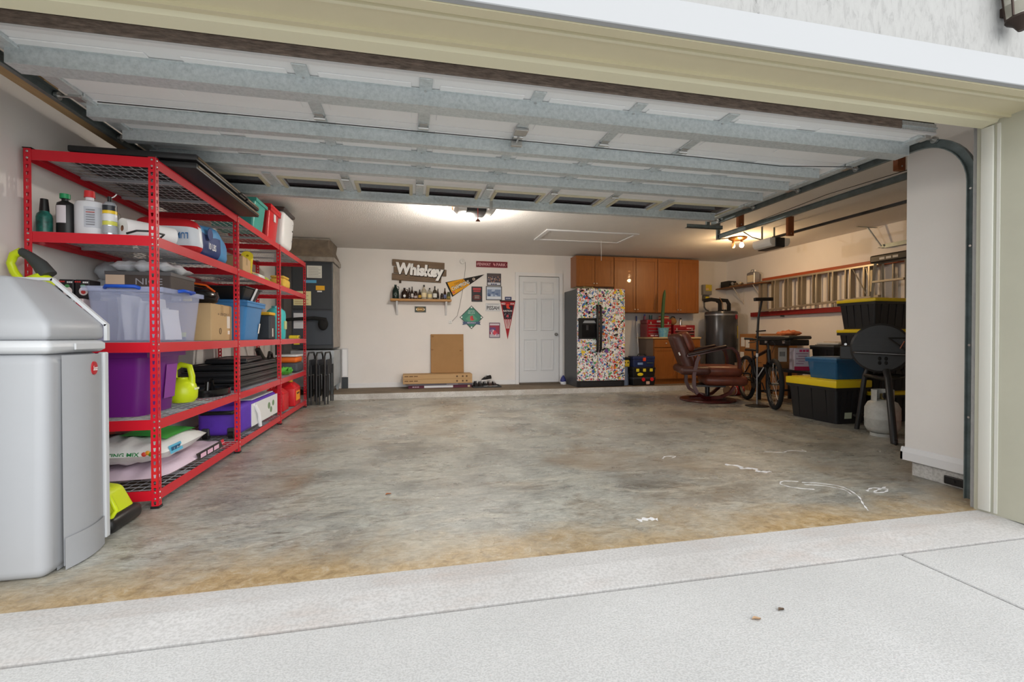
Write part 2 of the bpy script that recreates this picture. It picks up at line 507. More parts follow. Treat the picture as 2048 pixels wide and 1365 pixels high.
# stub wall between the two door bays
SX0, SX1, SYE = 3.475, 3.60, 2.66
struct(MB().box(SX0, YF-0.01, 0.105, SX1, SYE, ZC).bevel(0.004, 1).build('wall_divider', m_wall), 'white drywall stub wall between the two door bays')
struct(MB().box(SX0+0.008, YF-0.01, 0.0, SX1-0.008, SYE-0.045, 0.105).bevel(0.01, 2).jit(0.003, 3).build('curb_divider', m_step), 'rough concrete curb under the stub wall')
bb = MB().prism([(SX0-0.002, 0.105), (SX0-0.017, 0.108), (SX0-0.017, 0.165), (SX0-0.010, 0.195), (SX0-0.002, 0.20)], 'y', YF, SYE+0.016)
bb.prism([(SYE+0.001, 0.105), (SYE+0.016, 0.108), (SYE+0.016, 0.165), (SYE+0.009, 0.195), (SYE+0.001, 0.20)], 'x', SX0-0.017, SX1+0.016)
struct(bb.build('baseboard_divider', m_white))
# baseboards
struct(MB().box(-1.18, YB-0.015, HS, 1.93, YB, HS+0.085).box(2.87, YB-0.015, HS, XR, YB, HS+0.085).bevel(0.004, 1).build('baseboard_back', m_white))
struct(MB().box(XR-0.015, YF, 0.0, XR, YST-0.02, 0.11).bevel(0.004, 1).build('baseboard_right', m_white))
struct(MB().box(XL, YF, 0.0, XL+0.015, YST-0.02, 0.11).bevel(0.004, 1).build('baseboard_left', m_white))
# attic hatch on the ceiling
ht = struct(MB().box(1.98, 6.50, ZC-0.008, 3.32, 7.10, ZC-0.0005).build('trim_6', m_ceil), 'attic hatch panel in the ceiling')
for a in ((1.92, 6.44, 3.38, 6.505), (1.92, 7.095, 3.38, 7.16), (1.92, 6.505, 1.985, 7.095), (3.315, 6.505, 3.38, 7.095)):
    MB().box(a[0], a[1], ZC-0.018, a[2], a[3], ZC-0.0005).bevel(0.004, 1).build('hatch_moulding', m_white, ht)
MB().cyl((3.0, 7.0, ZC-0.33), (3.0, 7.0, ZC-0.008), 0.0025, n=6).build('pull_cord', m_white, ht)

# ================================================================== overhead door, rolled up
DX0, DX1, DZ = -1.72, 3.20, 2.262     # door ends, inner skin height (skin faces down)
door = bpy.data.objects.new('door_2', None); C.objects.link(door)
struct(door, 'rolled up white sectional garage door with galvanised struts')
SEC = [2.30, 2.83, 3.36, 3.89, 4.42]
stx = [-1.08, -0.50, 0.08, 0.66, 1.23, 1.80, 2.37]
for i in range(3):
    a, c = SEC[i]+0.002, SEC[i+1]-0.004
    sec = MB().box(DX0, a, DZ, DX1, c, DZ+0.045).build('door_section', m_panel, door)
    for j in range(8):
        x0 = ([DX0]+stx)[j]+0.07; x1 = (stx+[DX1])[j]-0.07
        p = MB()
        p.box(x0, a+0.07, DZ-0.006, x1, c-0.07, DZ)
        p.bevel(0.005, 1)
        p.build('raised_panel', m_panel, sec)
# window section
a, c = SEC[3]+0.002, SEC[4]-0.004
sec = MB()
wy0, wy1 = a+0.10, c-0.12
sec.box(DX0, a, DZ, DX1, wy0, DZ+0.045).box(DX0, wy1, DZ, DX1, c, DZ+0.045)
wins = []
for j in range(8):
    x0 = ([DX0]+stx)[j]+0.085; x1 = (stx+[DX1])[j]-0.085
    wins.append((x0, x1))
xs = [DX0]+[q for w in wins for q in w]+[DX1]
for j in range(0, len(xs), 2): sec.box(xs[j], wy0, DZ, xs[j+1], wy1, DZ+0.045)
sec = sec.build('door_section', m_panel, door)
for x0, x1 in wins:
    f = MB()
    e = 0.028
    f.box(x0-e, wy0-e, DZ-0.014, x1+e, wy0, DZ+0.002).box(x0-e, wy1, DZ-0.014, x1+e, wy1+e, DZ+0.002)
    f.box(x0-e, wy0, DZ-0.014, x0, wy1, DZ+0.002).box(x1, wy0, DZ-0.014, x1+e, wy1, DZ+0.002)
    MB().box(x0, wy0, DZ+0.012, x1, wy1, DZ+0.018).build('pane', m_dkglass, f.bevel(0.004, 1).build('window_frame', m_cream, sec))
# stiles on the inner face, one per section and line
for i in range(4):
    for j, x in enumerate(stx):
        if j == 0 and i < 3: continue
        if j == 6 and i < 3: continue
        s = MB().box(x-0.032, SEC[i]+0.01, DZ-0.012, x+0.032, SEC[i+1]-0.01, DZ-0.001)
        s.bevel(0.003, 1)
        s.build('stile', m_galv, door)
for i in range(4):
    for x0, x1 in ((DX0, DX0+0.075), (DX1-0.075, DX1)):
        MB().box(x0, SEC[i]+0.006, DZ-0.020, x1, SEC[i+1]-0.006, DZ-0.001).bevel(0.003, 1).build('end_stile', m_galv, door)
def strut(y, w, h, x0, x1, cutr=0.0):
    t = 0.004
    z1 = DZ-0.004; z0 = z1-h
    poly = [(y-0.018, z1), (y, z1), (y, z0), (y+w, z0), (y+w, z1), (y+w+0.018, z1), (y+w+0.018, z1-t), (y+w+t, z1-t) , (y+w+t, z0-t), (y-t, z0-t), (y-t, z1-t), (y-0.018, z1-t)]
    m = MB().prism(poly, 'x', x0, x1)
    o = m.build('strut', m_galv, door)
    for xs_ in [q for q in stx[1:6]]+[x0+0.05, x1-0.05]:
        for yy_ in (y-0.010,):
            MB().cyl((xs_, yy_, z1-0.012), (xs_, yy_, z1-t), 0.007, n=6).build('screw', m_zinc, o)
    return o
strut(2.43, 0.085, 0.075, -1.70, 3.19)
strut(2.95, 0.05, 0.066, -1.70, 3.02)
strut(3.25, 0.05, 0.066, -1.69, 3.03)
strut(3.55, 0.05, 0.066, -1.69, 3.04)
strut(4.24, 0.05, 0.066, -1.69, 3.06)
# hinges and rollers
for i in range(1, 4):
    for x in [DX0+0.04]+stx[1:6]+[DX1-0.04]:
        h = MB().box(x-0.022, SEC[i]-0.045, DZ-0.018, x+0.022, SEC[i]+0.045, DZ-0.013)
        h.cyl((x-0.03, SEC[i], DZ-0.024), (x+0.03, SEC[i], DZ-0.024), 0.009, n=8)
        h.build('hinge', m_zinc, door)
for x, s in ((DX0, -1), (DX1, 1)):
    for y in SEC:
        r = MB().cyl((x-0.05*s, y+0.02, DZ-0.022), (x+0.05*s, y+0.02, DZ-0.022), 0.006, n=8)
        r.cyl((x+0.042*s, y+0.02, DZ-0.022), (x+0.058*s, y+0.02, DZ-0.022), 0.021, n=14)
        r.box(x-0.06*s, y-0.01, DZ-0.032, x-0.02*s, y+0.05, DZ-0.013)
        r.build('roller', m_zinc, door)
# bottom seal and retainer, facing out
MB().box(DX0, 2.268, DZ+0.0, 2.93, 2.30, DZ+0.055).bevel(0.006, 2).build('bottom_seal', m_rubber, door)
MB().box(2.93, 2.275, DZ+0.002, DX1, 2.30, DZ+0.052).box(2.93, 2.266, DZ+0.02, DX1, 2.276, DZ+0.028).build('seal_retainer', m_galv, door)
MB().box(DX0, 2.285, DZ+0.056, DX1, 2.34, DZ+0.085).build('gap_strip', m_dkstrip, door)  # dark brown strip filling the gap above the bottom seal
MB().box(DX0, 2.272, DZ-0.012, DX1, 2.30, DZ-0.001).build('bottom_lip', m_white, door)
# lock plate in the middle of the door
lk = MB().box(0.62, 2.72, DZ-0.03, 0.70, 2.80, DZ-0.014).cyl((0.66, 2.80, DZ-0.035), (0.66, 2.93, DZ-0.035), 0.006, n=8)
lk.box(0.625, 2.87, DZ-0.06, 0.695, 2.90, DZ-0.014)
lk.bevel(0.003, 1).build('lock_plate', m_zinc, door)
MB().tube([(-1.6, 2.86, DZ-0.03), (0.6, 2.87, DZ-0.028), (1.9, 2.87, DZ-0.03), (2.6, 2.86, DZ-0.045), (3.15, 2.80, DZ-0.03)], 0.003, n=5).build('lock_cable', m_satin, door)
MB().box(0.715, 4.235, DZ-0.09, 0.745, 4.30, DZ-0.014).build('arm_bracket', m_zinc, door)
MB().tube([(0.73, 4.30, DZ-0.075), (0.73, 4.40, DZ-0.03), (0.735, 4.62, DZ+0.10)], 0.012, n=6).build('opener_arm', m_satin, door)

# ------------------------------------------------------------------ tracks of the wide door
def track(label, x, side, yend, vert=True, zt=2.24, bottom=0.02):
    """C-channel swept along a path; opening faces the door (side = direction of the wall)"""
    t = thing('door_track', label, 'door track', (0, 0, 0))
    R_ = 0.32
    path = []
    if vert:
        path.append((2.115, bottom)); path.append((2.115, zt-R_))
        for i in range(1, 11):
            a = PI/2*i/10
            path.append((2.115+R_-R_*math.cos(a), zt-R_+R_*math.sin(a)))
    else:
        path.append((2.5, zt))
    path.append((yend, zt))
    w = 0.026
    prof = [(-0.012, -w), (0.012, -w), (0.012, w), (-0.012, w), (-0.012, w-0.005), (0.008, w-0.005), (0.008, -w+0.005), (-0.012, -w+0.005)]
    vs = []; n = len(prof)
    for i, (y, z) in enumerate(path):
        a = path[max(0, i-1)]; c = path[min(len(path)-1, i+1)]
        d = Vector((0, c[0]-a[0], c[1]-a[1])).normalized()
        nrm = Vector((0, -d.z, d.y))
        for px, pn in prof:
            vs.append(Vector((x+px*side*1.0, y, z)) + nrm*pn)
    fs = []
    for i in range(len(path)-1):
        for kx in range(n):
            l = (kx+1) % n
            fs.append((i*n+kx, i*n+l, (i+1)*n+l, (i+1)*n+kx))
    fs.append(tuple(range(n))); fs.append(tuple((len(path)-1)*n+kx for kx in range(n-1, -1, -1)))
    MB().add(vs, fs).build('rail', m_dgalv, t, smooth=35)
    return t
tr = track('galvanised curved track beside the white stub wall', 3.255, 1, 4.58)
for z in (1.86, 1.52, 0.93, 0.50):
    bk = MB().box(3.262, 2.092, z-0.035, 3.268, 2.135, z+0.035).box(3.262, 2.0905, z-0.035, 3.31, 2.095, z+0.035)
    bk.build('bracket', m_dgalv, tr)
    MB().cyl((3.242, 2.118, z+0.012), (3.2455, 2.118, z+0.012), 0.007, n=6).build('bolt', m_zinc, tr)
ew = MB().box(3.205, 4.56, 2.205, 3.30, 4.64, 2.275)
MB().box(2.99, 4.62, 2.20, 3.44, 4.66, 2.204).box(2.99, 4.62, 2.20, 3.44, 4.624, 2.24).build('crossbar', m_dgalv, tr)
MB().box(3.25, 4.63, 2.20, 3.285, 4.634, 2.534).box(3.25, 4.63, 2.20, 3.254, 4.665, 2.534).build('hanger', m_dgalv, tr)
tl = track('galvanised track over the red rack', -1.775, -1, 4.58)
MB().box(-1.79, 4.55, 2.22, -1.75, 4.554, 2.534).build('hanger', m_dgalv, tl)
# pine strip behind the left track
ps = MB().box(-1.90, 2.20, 2.25, -1.83, 4.6, 2.29)
struct(ps.build('trim_7', m_pine), 'pale pine strip running beside the left door track')
MB().box(-1.90, 4.35, 2.29, -1.86, 4.45, ZC-0.001).box(-1.90, 2.9, 2.29, -1.86, 3.0, ZC-0.001).build('strip_hanger', m_pine, bpy.data.objects['trim_7'])
# photo sensor bracket near the floor
se = thing('door_sensor', 'small black safety sensor bracket low beside the door track', 'sensor', (3.462, 2.2, 0))
MB().rbox(-0.014, 0.0, 0.02, 0.0, 0.19, 0.075, 0.006).build('bracket_plate', m_black, se)
MB().cyl((-0.022, 0.05, 0.048), (-0.0135, 0.05, 0.048), 0.012).build('sensor_eye', m_satin, se)
MB().cyl((-0.022, 0.13, 0.048), (-0.0135, 0.13, 0.048), 0.009).build('sensor_eye', m_satin, se)
# ================================================================== ceiling lamps
def bulb_lamp(name, label, x, y, power, n_bulbs, col):
    t = thing(name, label, 'ceiling lamp', (x, y, ZC))
    MB().lathe([(0.0, -0.001), (0.14, -0.001), (0.135, -0.02), (0.09, -0.045), (0.0, -0.05)], 24).build('canopy', mat('aged_brass_fixture', (132,92,52), 0.3, metal=0.8), t, smooth=40)
    spots = [(0.03, -0.05), (-0.06, 0.03)][:n_bulbs]
    for i, (dx, dy) in enumerate(spots):
        MB().cyl((dx, dy, -0.085), (dx, dy, -0.045), 0.018, n=12).build('socket', mat('aged_brass_fixture', (132,92,52), 0.3), t, smooth=40)
        MB().lathe([(0.0, -0.165), (0.02, -0.160), (0.031, -0.142), (0.033, -0.128), (0.026, -0.105), (0.016, -0.085), (0.0, -0.085)], 16, (dx, dy, 0)).build('bulb', mat('glowing_bulb', (255,240,215), 0.3, emit=(255,214,160), estr=26) if i == 0 else mat('unlit_frosted_bulb', (206,170,120), 0.3), t, smooth=60)
    l = bpy.data.lights.new('bulb_light', 'POINT')
    l.energy = power; l.color = col; l.shadow_soft_size = 0.04
    lo = bpy.data.objects.new('bulb_light', l); C.objects.link(lo)
    lo.parent = t; lo.location = (spots[0][0], spots[0][1], -0.235)
    return t
bulb_lamp('ceiling_lamp', 'bare bulb ceiling lamp hanging by the attic hatch side of the opener', 0.62, 5.60, LAMP1, 1, (1.0, 0.93, 0.84))
bulb_lamp('ceiling_lamp', 'brass ceiling lamp with a glowing bulb above the recliner', 5.02, 6.38, LAMP2, 2, (1.0, 0.66, 0.34))
# ================================================================== red storage rack along the left wall
m_red = mat('red_powder_coat', (206,26,44), 0.34, coat=0.2)
m_wire = mat('pale_wire_mesh', (196,200,206), 0.35, metal=0.4)
RX0, RX1 = -2.067, -1.433
RY = [3.065, 4.369, 5.68, 7.004]
LEV = [0.104, 0.516, 0.965, 1.58, 2.03]       # beam tops
DK = [z+0.0015 for z in LEV]                  # deck tops
rack = thing('storage_rack', 'tall red steel storage rack with wire mesh shelves along the left wall', 'storage rack', (0, 0, 0))
def slotted(w, H, pitch=0.0385, t=0.0022):
    """a flat strip w wide (x), H tall (z) with keyhole slots, thickness along y"""
    m = MB(); n = int(H/pitch); p = H/n
    for i in range(n):
        z0 = i*p; z1 = z0+p; zc = (z0+z1)/2; c = w*0.5
        o = [(0, z0), (w, z0), (w, z1), (0, z1)]
        h = [(c-0.0045, zc-0.011), (c+0.0045, zc-0.011), (c+0.0075, zc+0.010), (c-0.0075, zc+0.010)]
        vs = [(x, 0, z) for x, z in o]+[(x, 0, z) for x, z in h]+[(x, t, z) for x, z in o]+[(x, t, z) for x, z in h]
        fs = []
        for k in range(4):
            l = (k+1) % 4
            fs.append((k, l, 4+l, 4+k)); fs.append((8+l, 8+k, 12+k, 12+l)); fs.append((4+k, 4+l, 12+l, 12+k))
        fs += [(0, 3, 11, 8), (1, 2, 10, 9)]
        m.add(vs, fs)
    m.add([(0,0,H),(w,0,H),(w,t,H),(0,t,H)], [(0,1,2,3)])
    return m
PH = 2.034
def post_mesh(sx, sy):
    a = slotted(0.036, PH-0.012).xf(Matrix.Diagonal((sx, sy, 1, 1)))
    b = slotted(0.036, PH-0.012).rot(0, 0, PI/2).xf(Matrix.Diagonal((-1, 1, 1, 1))).xf(Matrix.Diagonal((sx, sy, 1, 1)))
    a.add(b.v, b.f)
    return a.mv(0, 0, 0.012).mesh('post', m_red)
pm = {}
rv = MB().lathe([(0.0, 0.0035), (0.004, 0.003), (0.0065, 0.0)], 8).mesh('rivet', m_zinc)
for X, sx in ((RX1, -1), (RX0, 1)):
    for i, Y in enumerate(RY):
        sy = 1 if i < 3 else -1
        if (sx, sy) not in pm: pm[(sx, sy)] = post_mesh(sx, sy)
        po = inst(pm[(sx, sy)], 'post', (X, Y, 0), rack)
        inst(MB().box(-0.004*1, -0.004, 0, 0.04, 0.04, 0.014).xf(Matrix.Diagonal((sx, sy, 1, 1))).mesh('foot', m_black), 'foot', (0, 0, 0), po)
        if sx > 0 or i < 1: MB().box(-0.003, -0.003, PH, 0.039, 0.039, PH+0.005).xf(Matrix.Diagonal((sx, sy, 1, 1))).build('cap', m_black, po)
        if sx > 0 and i > 0: continue
        for L in LEV:
            for dz in (0.012, 0.048):
                inst(rv, 'rivet', (sx*0.018, -0.0005*sy, L-dz), po, (PI/2*sy, 0, 0))
                if sx < 0:
                    inst(rv, 'rivet', (0.0005, sy*0.018, L-dz), po, (0, PI/2, 0))
def beam_mesh(L_, ax):
    prof = [(0, 0), (0.0025, 0), (0.0025, -0.028), (0.018, -0.028), (0.018, -0.0305), (0.0025, -0.0305), (0.0025, -0.058), (0, -0.058)]
    return MB().prism(prof, 'y', 0, L_)
for z in LEV:
    for i in range(3):
        y0 = RY[i]+(0.004 if i else 0.003); y1 = RY[i+1]-0.004
        # front (normal +x) and back
        b = beam_mesh(y1-y0, 'y')
        b.xf(Matrix.Diagonal((-1, 1, 1, 1))).mv(RX1-0.0026, y0, z).build('beam', m_red, rack)
        beam_mesh(y1-y0, 'y').mv(RX0+0.0026, y0, z).build('beam', m_red, rack)
    for i, Y in enumerate(RY):
        s = 1 if i < 3 else -1
        b = beam_mesh(RX1-RX0-0.012, 'y').rot(0, 0, -PI/2).xf(Matrix.Diagonal((1, -1*s, 1, 1)))
        # prism ran along +y, now along +x, profile depth along y
        xs_ = min(p.x for p in b.v)
        b.mv(RX0+0.006-xs_, 0, 0)
        ym = min(p.y for p in b.v) if s > 0 else max(p.y for p in b.v)
        b.mv(0, (Y+0.0026*s)-ym, z).build('beam', m_red, rack)
def wire_deck(x0, x1, y0, y1, z):
    m = MB(); r = 0.0022
    n = 12
    for i in range(n+1):
        x = x0+(x1-x0)*i/n
        m.cyl((x, y0, z-3*r), (x, y1, z-3*r), r, n=4, caps=False)
    k = max(3, int((y1-y0)/0.065))
    for i in range(k+1):
        y = y0+(y1-y0)*i/k
        m.cyl((x0, y, z-r), (x1, y, z-r), r, n=4, caps=False)
    for f in (0.33, 0.67):
        y = y0+(y1-y0)*f
        m.box(x0, y-0.012, z-0.026, x1, y+0.012, z-0.0075)
    return m
for z in LEV:
    for i in range(3):
        stuff(wire_deck(RX0+0.01, RX1-0.01, RY[i]+0.03, RY[i+1]-0.006, z).build('wire_deck', m_wire, rack))

# ================================================================== generic containers
def tote(name, label, cat, w, d, h, loc, rz, mb, ml, group=None, lid=True, inset=0.035, ribs=0, lidh=0.045, latch=None, handle=None, r=0.03, open_top=False, contents=None):
    """storage tote: tapered walls, rolled rim, ribs, lid; origin at base centre"""
    t = thing(name, label, cat, loc, rz, group)
    hb = h-(lidh if lid else 0)
    b = bmesh.new()
    m = MB().taper(-w/2, -d/2, w/2, d/2, 0, hb, inset, inset*0.8)
    vs = [b.verts.new(p) for p in m.v]
    fc = [b.faces.new([vs[i] for i in q]) for q in m.f]
    ve = [e for e in b.edges if abs(e.verts[0].co.z-e.verts[1].co.z) > h*0.3]
    bmesh.ops.bevel(b, geom=ve, offset=r, segments=4, affect='EDGES', profile=0.5)
    b.normal_update()
    top = [f for f in b.faces if f.normal.z > 0.9]
    bot = [f for f in b.faces if f.normal.z < -0.9]
    be = [e for f in bot for e in f.edges]
    if open_top or mb.name.startswith('clear'):
        ri = bmesh.ops.inset_region(b, faces=top, thickness=0.004, depth=0)
        bmesh.ops.translate(b, verts=list({v for f in top for v in f.verts}), vec=(0, 0, -(hb-0.006)))
        for v in {v for f in top for v in f.verts}:
            v.co.x *= (1-2*inset/w); v.co.y *= (1-1.6*inset/d)
    m = MB(); m.frombm(b); b.free()
    body = m.build('body', mb, t, smooth=40)
    # rim
    rm = MB()
    for a in ((-w/2-0.012, -d/2-0.012, w/2+0.012, -d/2+0.002), (-w/2-0.012, d/2-0.002, w/2+0.012, d/2+0.012), (-w/2-0.012, -d/2, -w/2+0.002, d/2), (w/2-0.002, -d/2, w/2+0.012, d/2)):
        rm.box(a[0], a[1], hb-0.03, a[2], a[3], hb)
    rm.build('rim', mb, body)
    for k in range(ribs):
        f = (k+0.5)/ribs
        for s in (-1, 1):
            x = -w/2+0.05+(w-0.1)*f
            y1 = s*(d/2+0.004); y0 = s*(d/2-inset*0.8+0.004)
            q = MB().add([(x-0.008, y0, 0.02), (x+0.008, y0, 0.02), (x+0.008, y1, hb-0.03), (x-0.008, y1, hb-0.03),
                          (x-0.008, y0-s*0.02, 0.02), (x+0.008, y0-s*0.02, 0.02), (x+0.008, y1-s*0.02, hb-0.03), (x-0.008, y1-s*0.02, hb-0.03)],
                         [(0,1,2,3),(4,7,6,5),(0,4,5,1),(1,5,6,2),(2,6,7,3),(3,7,4,0)])
            q.build('rib', mb, body)
        if d > 0.3 and k < max(2, ribs-2):
            f = (k+0.5)/max(2, ribs-2)
            for s in (-1, 1):
                y = -d/2+0.05+(d-0.1)*f
                x1 = s*(w/2+0.004); x0 = s*(w/2-inset+0.004)
                q = MB().add([(x0, y-0.008, 0.02), (x0, y+0.008, 0.02), (x1, y+0.008, hb-0.03), (x1, y-0.008, hb-0.03),
                              (x0-s*0.02, y-0.008, 0.02), (x0-s*0.02, y+0.008, 0.02), (x1-s*0.02, y+0.008, hb-0.03), (x1-s*0.02, y-0.008, hb-0.03)],
                             [(0,1,2,3),(4,7,6,5),(0,4,5,1),(1,5,6,2),(2,6,7,3),(3,7,4,0)])
                q.build('rib', mb, body)
    if lid:
        l = MB()
        l.box(-w/2-0.018, -d/2-0.018, hb, w/2+0.018, d/2+0.018, h-0.008)
        l.bevel(0.010, 2)
        lo = l.build('lid', ml, t, smooth=40)
        MB().box(-w/2+0.03, -d/2+0.03, h-0.008, w/2-0.03, d/2-0.03, h).bevel(0.006, 2).build('lid_panel', ml, lo, smooth=40)
    if handle:
        for s in (-1, 1):
            q = MB().tube([(s*(w/2+0.008), -0.09, hb-0.01), (s*(w/2+0.035), -0.075, hb-0.004), (s*(w/2+0.035), 0.075, hb-0.004), (s*(w/2+0.008), 0.09, hb-0.01)], 0.011, n=8)
            q.build('handle', handle, t, smooth=50)
        q = MB().tube([(-0.09, -d/2-0.008, hb-0.01), (-0.075, -d/2-0.03, hb-0.002), (0.075, -d/2-0.03, hb-0.002), (0.09, -d/2-0.008, hb-0.01)], 0.011, n=8)
        q.build('handle', handle, t, smooth=50)
    if latch:
        for s in (-1, 1):
            MB().rbox(s*(w/2+0.016)-0.01, -0.04, hb-0.05, s*(w/2+0.016)+0.012, 0.04, hb+0.02, 0.006).build('latch', latch, t)
    return t
def carton(name, label, w, d, h, loc, rz, m, group=None, tape=True, cat='box', flaps=True):
    t = thing(name, label, cat, loc, rz, group)
    MB().box(-w/2, -d/2, 0, w/2, d/2, h).bevel(0.004, 1).build('body', m, t)
    if flaps:
        MB().box(-w/2+0.003, -d/2+0.003, h, w/2-0.003, -0.002, h+0.003).build('flap', m, t)
        MB().box(-w/2+0.003, 0.002, h, w/2-0.003, d/2-0.003, h+0.003).build('flap', m, t)
    if tape:
        MB().box(-w/2-0.001, -0.025, h-0.06, w/2+0.001, 0.025, h+0.004).build('tape', plain(176,148,104,0.25), t)
    return t
def pillow(w, d, h, seed=1, p=2.6, nz_=0.012, n=20, m=12, pinch=True):
    """stuffed bag lying flat: w (x), d (y), h (z), base at z=0"""
    q = random.Random(seed)
    ph = [q.uniform(0, 6.28) for _ in range(8)]
    b = MB()
    def fn(u, v, s):
        x = 2*u-1; y = 2*v-1
        ed = max(0.0, (1-abs(x)**p)*(1-abs(y)**p))**0.42
        z = h*0.5 + s*h*0.5*ed
        z += nz_*ed*s*(math.sin(9*x+ph[0])*math.sin(7*y+ph[1])+0.6*math.sin(17*x+5*y+ph[2]))
        k = 1-0.04*abs(y)**2; k2 = 1-0.04*abs(x)**2
        return (x*w/2*k, y*d/2*k2, max(0, z))
    b.grid(lambda u, v: fn(u, v, 1), n, m)
    b.grid(lambda u, v: fn(u, v, -1), n, m)
    return b
# ================================================================== grey storage cabinet at the front left
m_gcab = mat('grey_resin', (160,163,168), 0.45, var=0.02, scale=4)
m_gtrim = mat('light_grey_resin', (192,195,199), 0.45)
m_gline = mat('grey_resin_seam', (140,143,147), 0.6)
gx1, gy0, gy1 = -1.45, 2.255, 2.62
cab = thing('storage_cabinet', 'tall light grey resin storage cabinet with a hipped lid in front of the red rack', 'cabinet', (-1.775, 2.44, 0))
def L2(x, y): return (x+1.775, y-2.44)
w0, w1 = L2(-2.085, gy0)[0], L2(gx1, gy0)[0]
d0, d1 = L2(0, gy0)[1], L2(0, gy1)[1]
b = MB().taper(w0, d0, w1, d1, 0.0, 0.93, 0.0, 0.0)
for i in (1, 2):    # slightly splayed plinth towards the floor
    b.v[i].x -= 0.012
b.bevel(0.045, 5, 60).build('body', m_gcab, cab, smooth=40)
# door leaf on the side that faces the rack aisle, bowed outwards
def bow(u, v):
    y = d0+0.075+(d1-0.03-d0-0.075)*u
    z = 0.02+0.90*v
    return (w1-0.004+0.030*math.sin(PI*(0.1+0.8*u)), y, z)
dm = MB().grid(bow, 12, 2)
n0 = len(dm.v)
dm.grid(lambda u, v: (w1-0.02, bow(u, v)[1], bow(u, v)[2]), 12, 2)
leaf = dm.build('door', m_gcab, cab, smooth=40)
def bow2(u, v):
    y = d0+0.075+(d1-0.03-d0-0.075)*u
    z = 0.005+0.135*v+0.0*u
    return (w1+0.002+0.030*math.sin(PI*(0.1+0.8*u)), y, z)
MB().grid(bow2, 12, 2).grid(lambda u, v: (w1-0.02, bow2(u, v)[1], bow2(u, v)[2]), 12, 2).build('kick_panel', m_gcab, leaf, smooth=40)
MB().box(w1-0.012, d1-0.028, 0.03, w1+0.018, d1+0.004, 0.925).bevel(0.006, 2).build('corner_strip', m_gtrim, cab)
rim = MB().box(w0, d0-0.006, 0.928, w1+0.012, d1+0.006, 0.985).bevel(0.04, 4, 60)
rim.build('rim', m_gtrim, cab, smooth=40)
MB().box(w1+0.009, d0+0.14, 0.94, w1+0.018, d1-0.02, 0.972).bevel(0.004, 1).build('latch_plate', m_gtrim, cab)
# hipped lid
lz0, lz1 = 0.985, 1.26
lv = [(w0, d0, lz0), (w1+0.006, d0, lz0), (w1+0.006, d1, lz0), (w0, d1, lz0),
      (w0, d0, 1.055), (w1+0.006, d0, 1.055), (w1+0.006, d1, 1.055), (w0, d1, 1.055),
      (w0, d0+0.12, lz1), (w1-0.21, d0+0.12, lz1), (w1-0.21, d1, lz1), (w0, d1, lz1)]
lf = [(0,3,2,1),(0,1,5,4),(1,2,6,5),(2,3,7,6),(3,0,4,7),(4,5,9,8),(5,6,10,9),(6,7,11,10),(7,4,8,11),(8,9,10,11)]
MB().add(lv, lf).bevel(0.022, 4, 15).build('lid', m_gcab, cab, smooth=40)
# light edge strip along the far gable of the lid
e = MB()
pts = [(w1+0.010, d1+0.002, 0.985), (w1+0.010, d1+0.002, 1.055), (w1-0.205, d1+0.002, 1.268), (w0, d1+0.002, 1.268)]
for a, c in zip(pts[:-1], pts[1:]):
    a = Vector(a); c = Vector(c)
    dd = (c-a).normalized(); nn = Vector((dd.z, 0, -dd.x))
    h = 0.010
    v8 = []
    for p in (a-dd*0.004, c+dd*0.004):
        for sy in (-0.014, 0.006):
            for sn in (-0.004, h):
                v8.append(p+Vector((0, sy, 0))+nn*sn)
    e.add(v8, [(0,1,3,2),(4,6,7,5),(0,4,5,1),(2,3,7,6),(0,2,6,4),(1,5,7,3)])
e.build('lid_edge', m_gtrim, cab)
# badge on the door
m_badge = mat('red_badge_enamel', (176,24,36), 0.25, coat=0.5)
bd = MB().lathe([(0.0, 0.012), (0.024, 0.011), (0.0255, 0.0)], 28).rot(0, PI/2, 0).xf(Matrix.Diagonal((1, 0.82, 1.25, 1)))
bdo = bd.mv(w1+0.019, L2(0, 2.50)[1], 0.855).build('badge', m_badge, cab, smooth=30)
MB().lathe([(0.0, 0.006), (0.029, 0.006), (0.031, 0.0)], 28).rot(0, PI/2, 0).xf(Matrix.Diagonal((1, 0.82, 1.25, 1))).mv(w1+0.017, L2(0, 2.50)[1], 0.855).build('badge_ring', m_chrome, cab, smooth=30)
text(cab, 'Suncast', (w1+0.0325, L2(0, 2.50)[1], 0.855), 0.030, 0.022, plain(244,244,244,0.4), axes='right', shear=0.25, bold=0.02)

# ================================================================== lime cordless tool standing behind the cabinet
m_lime = mat('lime_plastic', (206,224,30), 0.35)
m_char = mat('charcoal_grip', (58,62,62), 0.55)
tool = thing('yard_tool', 'lime and charcoal cordless yard tool leaning behind the grey cabinet', 'tool', (-1.56, 2.80, 0))
def tl_(x, y, z): return (x+1.56, y-2.80, z)
